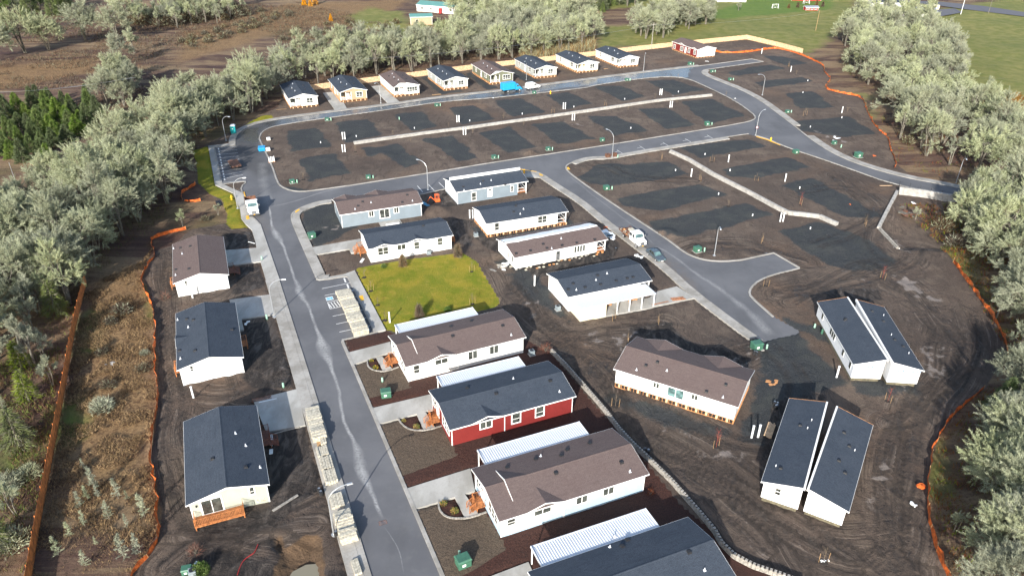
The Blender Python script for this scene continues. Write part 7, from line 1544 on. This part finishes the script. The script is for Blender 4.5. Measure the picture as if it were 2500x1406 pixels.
LM = [('the teal toilet', (571, 326)), ('the first far home', (700, 240)), ('the grass verge', (470, 400)), ('the torn orange mesh', (438, 474)), ('the orange mesh corner', (367, 582)), ('the cedar fence top', (207, 690)), ('the green conifers', (200, 340)), ('the left frame edge', (0, 640)), ('the lone metal lamp', (47, 470)), ('the field strip', (420, 240))]
forest([(210, 690), (60, 800), (-60, 880), (-160, 860), (-180, 640), (-100, 560), (40, 540), (160, 470), (250, 420), (330, 345), (430, 290), (560, 225), (680, 205), (690, 225), (640, 262), (562, 298), (490, 345), (462, 400), (428, 460), (400, 520), (330, 575), (270, 620)], 5.3, 'oak', LW, 'lichen-covered oaks of the left wood', .85, 1.2, seed=2, mix=[('oakthin', .15), ('oakbig', .10)], marks=LM)
forest([(200, 700), (150, 800), (20, 1000), (-150, 1000), (-300, 800), (0, 760)], 4.2, 'oakthin', 'slim grey tree beyond the cedar fence', 'slim grey trees beyond the cedar fence', .7, 1.0, seed=3, marks=[('the fence top', (205, 700)), ('the left frame edge', (0, 900)), ('the lime conifers', (60, 930))], mix=[('sapling', .25), ('oak', .2)])
forest([(700, 215), (690, 178), (760, 162), (900, 150), (1050, 128), (1180, 110), (1320, 90), (1440, 82), (1455, 108), (1340, 132), (1150, 158), (930, 186), (790, 206)], 6.0, 'oak', 'lichen-covered oak of the belt', 'oaks of the belt behind the far homes', .95, 1.28, seed=4, mix=[('oakthin', .3)], marks=[('the first far home', (733, 225)), ('the tan far home', (860, 200)), ('the third far home', (990, 185)), ('the grey home by the olive one', (1100, 170)), ('the olive far home', (1210, 150)), ('the grey home behind the van', (1310, 140)), ('the cream far home', (1410, 125))])
forest([(1120, 100), (1140, 60), (1220, 55), (1330, 52), (1430, 50), (1440, 72), (1320, 84), (1200, 100)], 8.0, 'oak', 'lichen-covered oak deeper in the belt', 'oaks in the upper centre', 1.0, 1.3, seed=5, marks=[('the farm shed', (1015, 50)), ('the pasture', (1455, 60)), ('the top frame edge', (1280, 40))])
forest([(1560, 95), (1545, 70), (1600, 55), (1640, 72), (1632, 98)], 6.0, 'oak', 'pale oak of the pasture clump', 'oaks in the pasture clump', .8, 1.1, seed=6, marks=[('the utility pole', (1590, 121)), ('the pasture left edge', (1540, 60))])
forest([(1630, 62), (1640, 40), (1720, 36), (1735, 58), (1680, 72)], 5.5, 'oak', 'pale grey oak of the second pasture clump', 'oaks in the second pasture clump', 1.0, 1.25, seed=7, marks=[('the first clump', (1630, 80)), ('the dark grey house', (1752, 10))])
forest([(2050, 98), (2090, 60), (2180, 50), (2260, 66), (2300, 110), (2325, 170), (2345, 235), (2410, 300), (2490, 350), (2570, 400), (2570, 500), (2500, 478), (2420, 440), (2300, 405), (2170, 325), (2175, 285), (2180, 250), (2110, 205), (2075, 185), (2085, 140)], 6.1, 'oak', 'lichen-covered oak of the upper right wood', 'oaks of the upper right wood', .85, 1.15, seed=8, mix=[('oakthin', .12)], marks=[('the white house', (2150, 30)), ('the thin brown pole', (1995, 80)), ('the mesh corner', (2030, 194)), ('the second mesh bend', (2110, 238)), ('the lower mesh end', (2184, 410)), ('the road lamp', (2333, 448)), ('the reed patch', (2450, 260)), ('the green field edge', (2320, 150)), ('the right frame edge', (2500, 430))])
forest([(2370, 500), (2560, 510), (2620, 560), (2640, 800), (2600, 860), (2490, 800), (2440, 700), (2400, 630), (2345, 580), (2340, 520)], 4.3, 'oak', 'lichen-covered oak at the right edge', 'oaks on the right edge', .85, 1.15, seed=9, mix=[('oakthin', .15)], marks=[('the wire fence', (2352, 487)), ('the overgrown hollow', (2300, 560)), ('the straight mesh top', (2326, 641)), ('the straight mesh foot', (2443, 810))])
for p, k, s, lab in (((2440, 1010), 'conifer', .72, 'pale green conifer at the bend of the lower right mesh fence'), ((2500, 1130), 'oaknear', .95, 'large silvery oak filling the right edge, upper of the near ones'), ((2470, 1260), 'oaknear', .9, 'large silvery oak on the right edge below the uppermost near one'), ((2560, 1060), 'oaknear', 1.0, 'silvery oak cut by the right edge beside the conifer'), ((2600, 1230), 'oaknear', 1.05, 'silvery oak cut by the right edge, lower down'), ((2520, 1390), 'oaknear', .95, 'silvery oak near the bottom right corner'), ((2600, 1480), 'oaknear', 1.0, 'silvery oak at the bottom right corner'), ((2430, 1500), 'oaknear', .8, 'silvery oak below the bottom right corner'),
                     ((2330, 1300), 'oakthin', .38, 'small slim lichen tree beside the lower right mesh fence'), ((2352, 1330), 'sapling', .9, 'lichen sapling between the mesh fence and the bottom right oaks'), ((2485, 870), 'oakthin', .8, 'slim pale tree at the right edge above the mesh bend'), ((2430, 780), 'oakthin', .6, 'slim white-trunked tree beside the right mesh fence'), ((2560, 900), 'oaknear', .8, 'silvery oak cut by the right edge at mid height'), ((2445, 1095), 'oaknear', .8, 'silvery oak leaning over the mesh bend on the right'), ((2425, 1190), 'oaknear', .75, 'silvery oak closest to the lower right mesh fence'), ((2530, 1190), 'oaknear', 1.0, 'silvery oak behind the one closest to the mesh'), ((2540, 1310), 'oaknear', 1.0, 'silvery oak above the bottom right corner'), ((2450, 1380), 'oaknear', .8, 'silvery oak left of the bottom right corner group'), ((2480, 960), 'oaknear', .75, 'silvery oak right of the pale green conifer'), ((2530, 820), 'oaknear', .8, 'silvery oak cut by the right edge above mid height'), ((2390, 560), 'oak', .8, 'lichen oak rising beside the overgrown hollow'), ((2430, 640), 'oak', .95, 'lichen oak behind the straight mesh top')):
    o = plant(k, G(*p), lab, None, s)
# upper left field trees
for p, k, s, lab in (((62, 128), 'oakbig', 1.05, 'broad pale oak, left of two crowns standing together on the brown field'), ((120, 122), 'oakbig', .85, 'broad pale oak, right of two crowns standing together on the brown field'), ((208, 98), 'oakbig', 1.0, 'round lone oak with dark leaning trunk on the brown field'), ((-10, 148), 'oakbig', .9, 'oak cut by the left edge on the brown field'), ((288, 100), 'oak', 1.15, 'tall oak in the column of trees left of the field strip'), ((310, 72), 'oak', 1.2, 'oak at the top of the column left of the field strip'), ((300, 160), 'oak', .8, 'oak in the middle of the column beside the brown field'), ((285, 225), 'oak', .85, 'oak near the foot of the column beside the brown field'), ((265, 262), 'oak', .8, 'small oak at the foot of the column above the green conifers'), ((330, 130), 'oakthin', .9, 'slim oak in the column by the field strip'), ((455, 42), 'oak', .75, 'small oak by the upper edge of the field strip'), ((480, 22), 'oakthin', .9, 'slim oak at the very top of the field strip'), ((295, 195), 'oakthin', .8, 'slim dark oak lower in the column')):
    plant(k, G(*p), lab, None, s*1.28)
forest([(-30, 62), (60, 48), (150, 40), (175, 8), (-30, 5)], 6.5, 'greentree', 'dark bare tree of the top left thicket', 'trees of the top left thicket', .8, 1.15, seed=12, mix=[('darkfir', .25), ('oakthin', .3)], marks=[('the left frame edge', (0, 40)), ('the lone round oak', (208, 98))])
forest([(340, 62), (420, 72), (480, 62), (560, 58), (600, 30), (560, 18), (420, 28), (345, 40)], 6.5, 'oakthin', 'grey-green slim tree of the field thicket', 'slim trees of the field thicket', .8, 1.2, seed=22, mix=[('oak', .25)], marks=[('the column of oaks', (310, 90)), ('the field strip end', (560, 40))])
forest([(262, 268), (250, 235), (275, 200), (300, 190), (330, 215), (318, 262)], 5.5, 'oak', 'small oak at the foot of the field column', 'oaks at the foot of the field column', .7, .95, seed=23, marks=[('the green conifers', (240, 290)), ('the left wood', (340, 250))])
forest([(300, 60), (420, 65), (560, 50), (640, 30), (560, 15), (420, 30), (330, 40)], 6.0, 'greyshrub', 'grey bare shrub of the field thicket', 'bare shrubs beside the field strip', 1.6, 2.8, seed=13, maxn=40, marks=[('the column of oaks', (310, 90)), ('the field strip end', (600, 30)), ('the dark hedge line', (450, 90)), ('the top frame edge', (450, 10))])
forest([(440, 105), (560, 62), (700, 30), (720, 38), (600, 78), (470, 120)], 5.5, 'greyshrub', 'dark shrub of the hedge line', 'shrubs of the hedge line', 1.0, 1.7, seed=14, maxn=36, marks=[('the lower hedge end', (440, 110)), ('the upper hedge end', (710, 34)), ('the field strip bend', (570, 65))])
forest([(0, 305), (100, 255), (235, 262), (245, 300), (170, 345), (120, 395), (20, 400), (-30, 380)], 4.4, 'conifer', 'bushy green conifer of the left clump', 'green conifers left of the wood', .6, .9, seed=15, marks=[('the left frame edge', (0, 340)), ('the power lines', (120, 255)), ('the lichen wood', (240, 330))])
forest([(1100, 48), (1160, 40), (1320, 40), (1440, 32), (1560, 14), (1560, -20), (1100, -20)], 5.6, 'greentree', 'green and brown tree along the top edge', 'trees along the top edge', .9, 1.2, seed=16, marks=[('the white farmhouse', (1090, 20)), ('the dark hedge', (1400, 40)), ('the pasture corner', (1540, 20))], mix=[('darkfir', .3), ('oak', .3)], maxn=90)
forest([(1320, 48), (1480, 30), (1480, 20), (1320, 36)], 4.5, 'darkfir', 'dark conifer of the pasture hedge', 'dark hedge conifers', .45, .6, seed=17, maxn=24, marks=[('the hedge left end', (1320, 44)), ('the hedge right end', (1480, 25))])
forest([(2030, 0), (2120, 6), (2140, -30), (2010, -30)], 5, 'darkfir', 'dark conifer near the red barn', 'dark conifers by the barn', .6, .9, seed=18, maxn=8, marks=[('the red barn', (2000, 5)), ('the white house', (2120, 15))])
for p, s, l in (((743, 14), .7, 'leftmost'), ((758, 16), .6, 'middle'), ((770, 12), .8, 'tallest'), ((808, 52), .5, 'lone lowest')): plant('larch', G(*p), l+' orange larch glowing on the far brown field', 'orange larches', s)
for p, s, l in (((1925, 22), .8, 'first from the left'), ((1947, 20), .9, 'second from the left'), ((2008, 18), .9, 'last on the right'), ((1993, 16), 1.0, 'third from the left')): plant('conelet', G(*p), 'small clipped reddish tree on the red barn lawn, '+l, 'small clipped trees near the barn', s*1.2)
plant('oakthin', G(1803, 28), 'small bare tree on the green pasture', None, .6)
forest([(690, 70), (830, 55), (960, 55), (1040, 72), (1040, 110), (900, 120), (760, 125), (690, 100)], 6.5, 'greyshrub', 'dark bramble shrub of the far field', 'bramble shrubs on the far field', .9, 1.5, seed=19, maxn=30, marks=[('the farm shed', (1000, 70)), ('the orange larch', (800, 60)), ('the tree belt', (760, 120))])
# strip between cedar fence and mesh fence: saplings
for p, s, lab in (((233, 1196), .95, 'tall lichen sapling with a leafy foot in the brambles'), ((240, 1215), .5, 'low bushy lichen sapling at the foot of the tallest one'), ((289, 1215), .8, 'thin lichen sapling right of the tallest one'), ((215, 1220), .6, 'lichen sapling left of the tallest one'), ((198, 1240), .7, 'forked lichen sapling further left'), ((268, 1268), .75, 'lichen sapling in the middle of the brambles'), ((354, 1262), .95, 'upright lichen sapling nearest the mesh fence'), ((312, 1288), .55, 'bushy twiggy lichen sapling by the meadow centre'), ((208, 1285), .65, 'lichen sapling near the cedar fence'), ((172, 1310), .6, 'small lichen sapling low by the cedar fence'), ((145, 1358), .8, 'leaning lichen sapling at the lower left'), ((305, 1366), 1.0, 'tall leaning lichen sapling near the bottom'), ((340, 1352), .8, 'lichen sapling right of the tall leaning one'), ((212, 1385), .7, 'lichen sapling at the very bottom of the meadow'), ((235, 1330), .35, 'tiny bare sapling in the brambles'), ((205, 1145), .45, 'thin lone sapling above the brambles'), ((312, 1220), .4, 'small lichen sapling by the thin one')):
    t = plant('sapling', G(*p), lab, None, s)
for p, k, s, lab in (((252, 1000), 'shrub', 1.5, 'silvery dense lichen shrub in the dry meadow'), ((265, 945), 'greyshrub', .8, 'dark ball of bare twigs in the dry meadow'), ((300, 765), 'greyshrub', 1.2, 'dark bramble mound at the top of the dry meadow'), ((272, 790), 'greyshrub', .8, 'small dark bramble left of the larger mound'), ((250, 865), 'greyshrub', .7, 'dark bramble beside the dropped white sheet'), ((350, 905), 'greyshrub', .8, 'brown bramble by the mesh fence'), ((355, 865), 'shrub', .7, 'small lichen shrub by the mesh fence'), ((140, 770), 'lime', 1.3, 'green conifer just left of the cedar fence top'), ((55, 900), 'lime', 1.0, 'lime green conifer, upper of three left of the cedar fence'), ((70, 975), 'lime', 1.0, 'lime green conifer, middle of three left of the cedar fence'), ((50, 1090), 'lime', 1.25, 'bright lime green conifer, lowest of three left of the cedar fence'),
                     ((-5, 1340), 'lime', 1.2, 'green conifer at the bottom left corner'), ((110, 880), 'oakthin', .62, 'pale bare tree leaning over the cedar fence, upper'), ((128, 940), 'oakthin', .55, 'pale bare tree leaning over the cedar fence, lower'), ((62, 790), 'oakthin', .6, 'pale bare tree at the left edge'), ((40, 1255), 'oakthin', .5, 'grey bare tree at the left edge, lower down'), ((20, 1190), 'shrub', 1.6, 'grey lichen shrub at the left edge'), ((75, 1160), 'shrub', 1.3, 'grey lichen shrub left of the cedar fence'), ((35, 1330), 'shrub', 1.7, 'lichen shrub near the bottom left corner'),
                     ((491, 1396), 'greenbush', 1.0, 'round green bush at the bottom edge beside the junk'), ((478, 1350), 'redbush', .9, 'red-twigged bush above the green bush'), ((404, 730), 'redbush', 1.0, 'red-twigged bush left of the upper left homes'), ((1332, 858), 'redbush', 1.1, 'red-twigged bush behind the red home patio'), ((1587, 1207), 'redbush', .6, 'thin orange-twigged bush at the corner of the pale blue home'),
                     ((984, 652), 'conelet', 1.0, 'rusty columnar bush at the top edge of the lawn'), ((1118, 629), 'conelet', 1.1, 'rusty columnar bush at the top right corner of the lawn'), ((1024, 776), 'conelet', 1.0, 'rusty columnar bush at the lower edge of the lawn'), ((1093, 760), 'greenbush', .7, 'green bush at the lower edge of the lawn'), ((937, 653), 'greenbush', .6, 'small green bush under the windows by the lawn'),
                     ((907, 882), 'goldbush', 1, 'golden bush in the bed of the white home, upper'), ((917, 899), 'goldbush', 1.3, 'golden bush in the bed of the white home, lower'), ((986, 1028), 'goldbush', 1, 'golden bush in the bed of the red home, left'), ((1017, 1043), 'goldbush', 1.3, 'golden bush in the bed of the red home, right'), ((1083, 1230), 'goldbush', 1.3, 'golden bush in the bed of the pale blue home, left'), ((1110, 1249), 'goldbush', 1.4, 'golden bush in the bed of the pale blue home, right'),
                     ((447, 552), 'oakthin', .42, 'small bare lichen tree at the end of the orange mesh'), ((533, 525), 'oakthin', .3, 'small lichen shrub-tree by the black pipes'), ((500, 538), 'greyshrub', .7, 'bare brown shrub below the west verge'), ((2235, 535), 'oakthin', .35, 'small lichen tree in the hollow'), ((2300, 560), 'greyshrub', 1.6, 'tangled grey shrub in the hollow'), ((2330, 600), 'greyshrub', 1.5, 'tangled reddish shrub below the hollow'), ((2215, 350), 'greyshrub', 1.3, 'bare shrub right of the eastern mesh fence'), ((2160, 250), 'greyshrub', 1.1, 'bare shrub by the eastern mesh corner'), ((2070, 175), 'shrub', 1.8, 'pale shrub at the foot of the upper right wood')):
    plant(k, G(*p), lab, None, s)
# ---- undergrowth: blades nobody could count
def blades(name, label, polys, n, mats, L=(.3, .8), w_=.07, seed=1, lean=.6, clump=1.6, zoff=.05):
    rs = np.random.RandomState(seed); out = []
    for poly, frac in polys:
        P = W(poly); xs = [p[0] for p in P]; ys = [p[1] for p in P]; k = int(n*frac*3); x = rs.uniform(min(xs), max(xs), k); y = rs.uniform(min(ys), max(ys), k)
        ok = (sdf(x, y, P) < 0) & (value_noise(x, y, clump, seed+5)+.5*value_noise(x, y, clump*.4, seed+6) > -.12); dn = np.full(x.shape, 9.)
        ok[ok] = np.maximum(sdf(x[ok], y[ok], ROAD), -9) > 1.5
        x, y = x[ok][:int(n*frac)], y[ok][:int(n*frac)]; out.append(np.stack([x, y, np.full(len(x), zoff)], 1))
    B = np.concatenate(out); D = unit(rs.normal(size=B.shape)*np.array([lean, lean, .2])+np.array([0, 0, 1.0])); T = slivers(rs, B, D, rs.uniform(L[0], L[1], len(B)), w_); mi = rs.randint(0, len(mats), len(B))
    o = bpy.data.objects.new(name, fast_mesh(name, T, mats, mi)); C.objects.link(o); tag(o, label, 'ground cover', kind='stuff'); return o
MEADOW = [(210, 700), (345, 640), (378, 600), (340, 675), (370, 760), (378, 830), (376, 900), (384, 985), (366, 1072), (363, 1120), (381, 1212), (384, 1300), (330, 1400), (80, 1410), (110, 1200), (165, 930), (190, 800)]
blades('dry_grass', 'tan dry grass and brambles between the cedar fence and the mesh fence', [(MEADOW, 1.0)], 95000, ['dry_grass', 'dry_grass', 'brush_brown', 'brush_dark'], (.15, .6), .055, 3, 1.0, 2.6)
LU = [(220, 690), (330, 590), (400, 540), (430, 460), (470, 390), (490, 345), (560, 298), (690, 225), (690, 190), (400, 240), (0, 520), (-300, 800), (-300, 1100), (60, 1400), (90, 1200), (150, 900)]
blades('wood_undergrowth', 'brown undergrowth beneath the trees of the left wood', [(LU, .7), ([(80, 1400), (-200, 1400), (-100, 900), (150, 850)], .3)], 34000, ['brush_dark', 'brush_brown', 'moss_green'], (.3, .9), .08, 4)
blades('belt_undergrowth', 'brown undergrowth beneath the belt behind the far homes', [([(690, 222), (700, 160), (1100, 100), (1450, 70), (1460, 128), (1150, 166), (930, 194)], 1.0)], 16000, ['brush_dark', 'brush_brown'], (.5, 1.3), .13, 5)
blades('east_undergrowth', 'rusty undergrowth along the eastern wood and hollow', [([(2040, 150), (2110, 215), (2120, 240), (2150, 310), (2190, 400), (2350, 450), (2600, 500), (2600, 360), (2400, 280), (2320, 150), (2150, 60)], .3), ([(2190, 500), (2330, 500), (2600, 560), (2700, 900), (2470, 880), (2330, 640)], .3), ([(2400, 960), (2290, 1090), (2275, 1200), (2290, 1300), (2340, 1420), (2700, 1500), (2700, 900), (2470, 890)], .4)], 42000, ['brush_brown', 'brush_dark', 'moss_green', 'red_brush', 'brush_dark'], (.25, .9), .08, 6)
blades('reed_patch', 'orange-brown reeds at the right edge above the wood', [([(2390, 255), (2480, 230), (2700, 300), (2700, 400), (2500, 320)], 1)], 14000, ['brush_brown', 'dry_grass', 'brush_brown'], (.8, 2.0), .12, 7)
blades('thicket', 'tall bare thicket in the gap of the belt behind the far homes', [([(1270, 110), (1360, 95), (1450, 95), (1455, 125), (1350, 140), (1270, 150)], 1)], 9000, ['dry_grass', 'brush_brown', 'lichen_dark', 'lichen'], (1.2, 3.5), .09, 8, .25)
blades('field_scrub', 'low russet and olive scrub scattered over the brown field at the upper left', [([(-500, 480), (-500, 90), (300, 20), (720, 5), (980, 60), (700, 110), (620, 70), (430, 170), (330, 260), (200, 300)], 1)], 45000, ['brush_brown', 'brush_dark', 'lichen_dark', 'brush_brown', 'brush_dark'], (.4, 1.3), .2, 18, .9, 14)
blades('lawn_grass', 'short green-yellow grass blades on the lawn', [([(872, 658), (1130, 621), (1160, 642), (1218, 742), (1210, 748), (968, 806), (944, 800)], .72), ([(486, 375), (507, 362), (523, 456), (566, 478), (585, 515), (604, 554), (570, 556), (555, 520), (540, 486), (490, 440)], .28)], 26000, ['lime_green', 'dry_grass', 'moss_green'], (.05, .13), .04, 9, 1.0, 9)
print('trees', ntree)
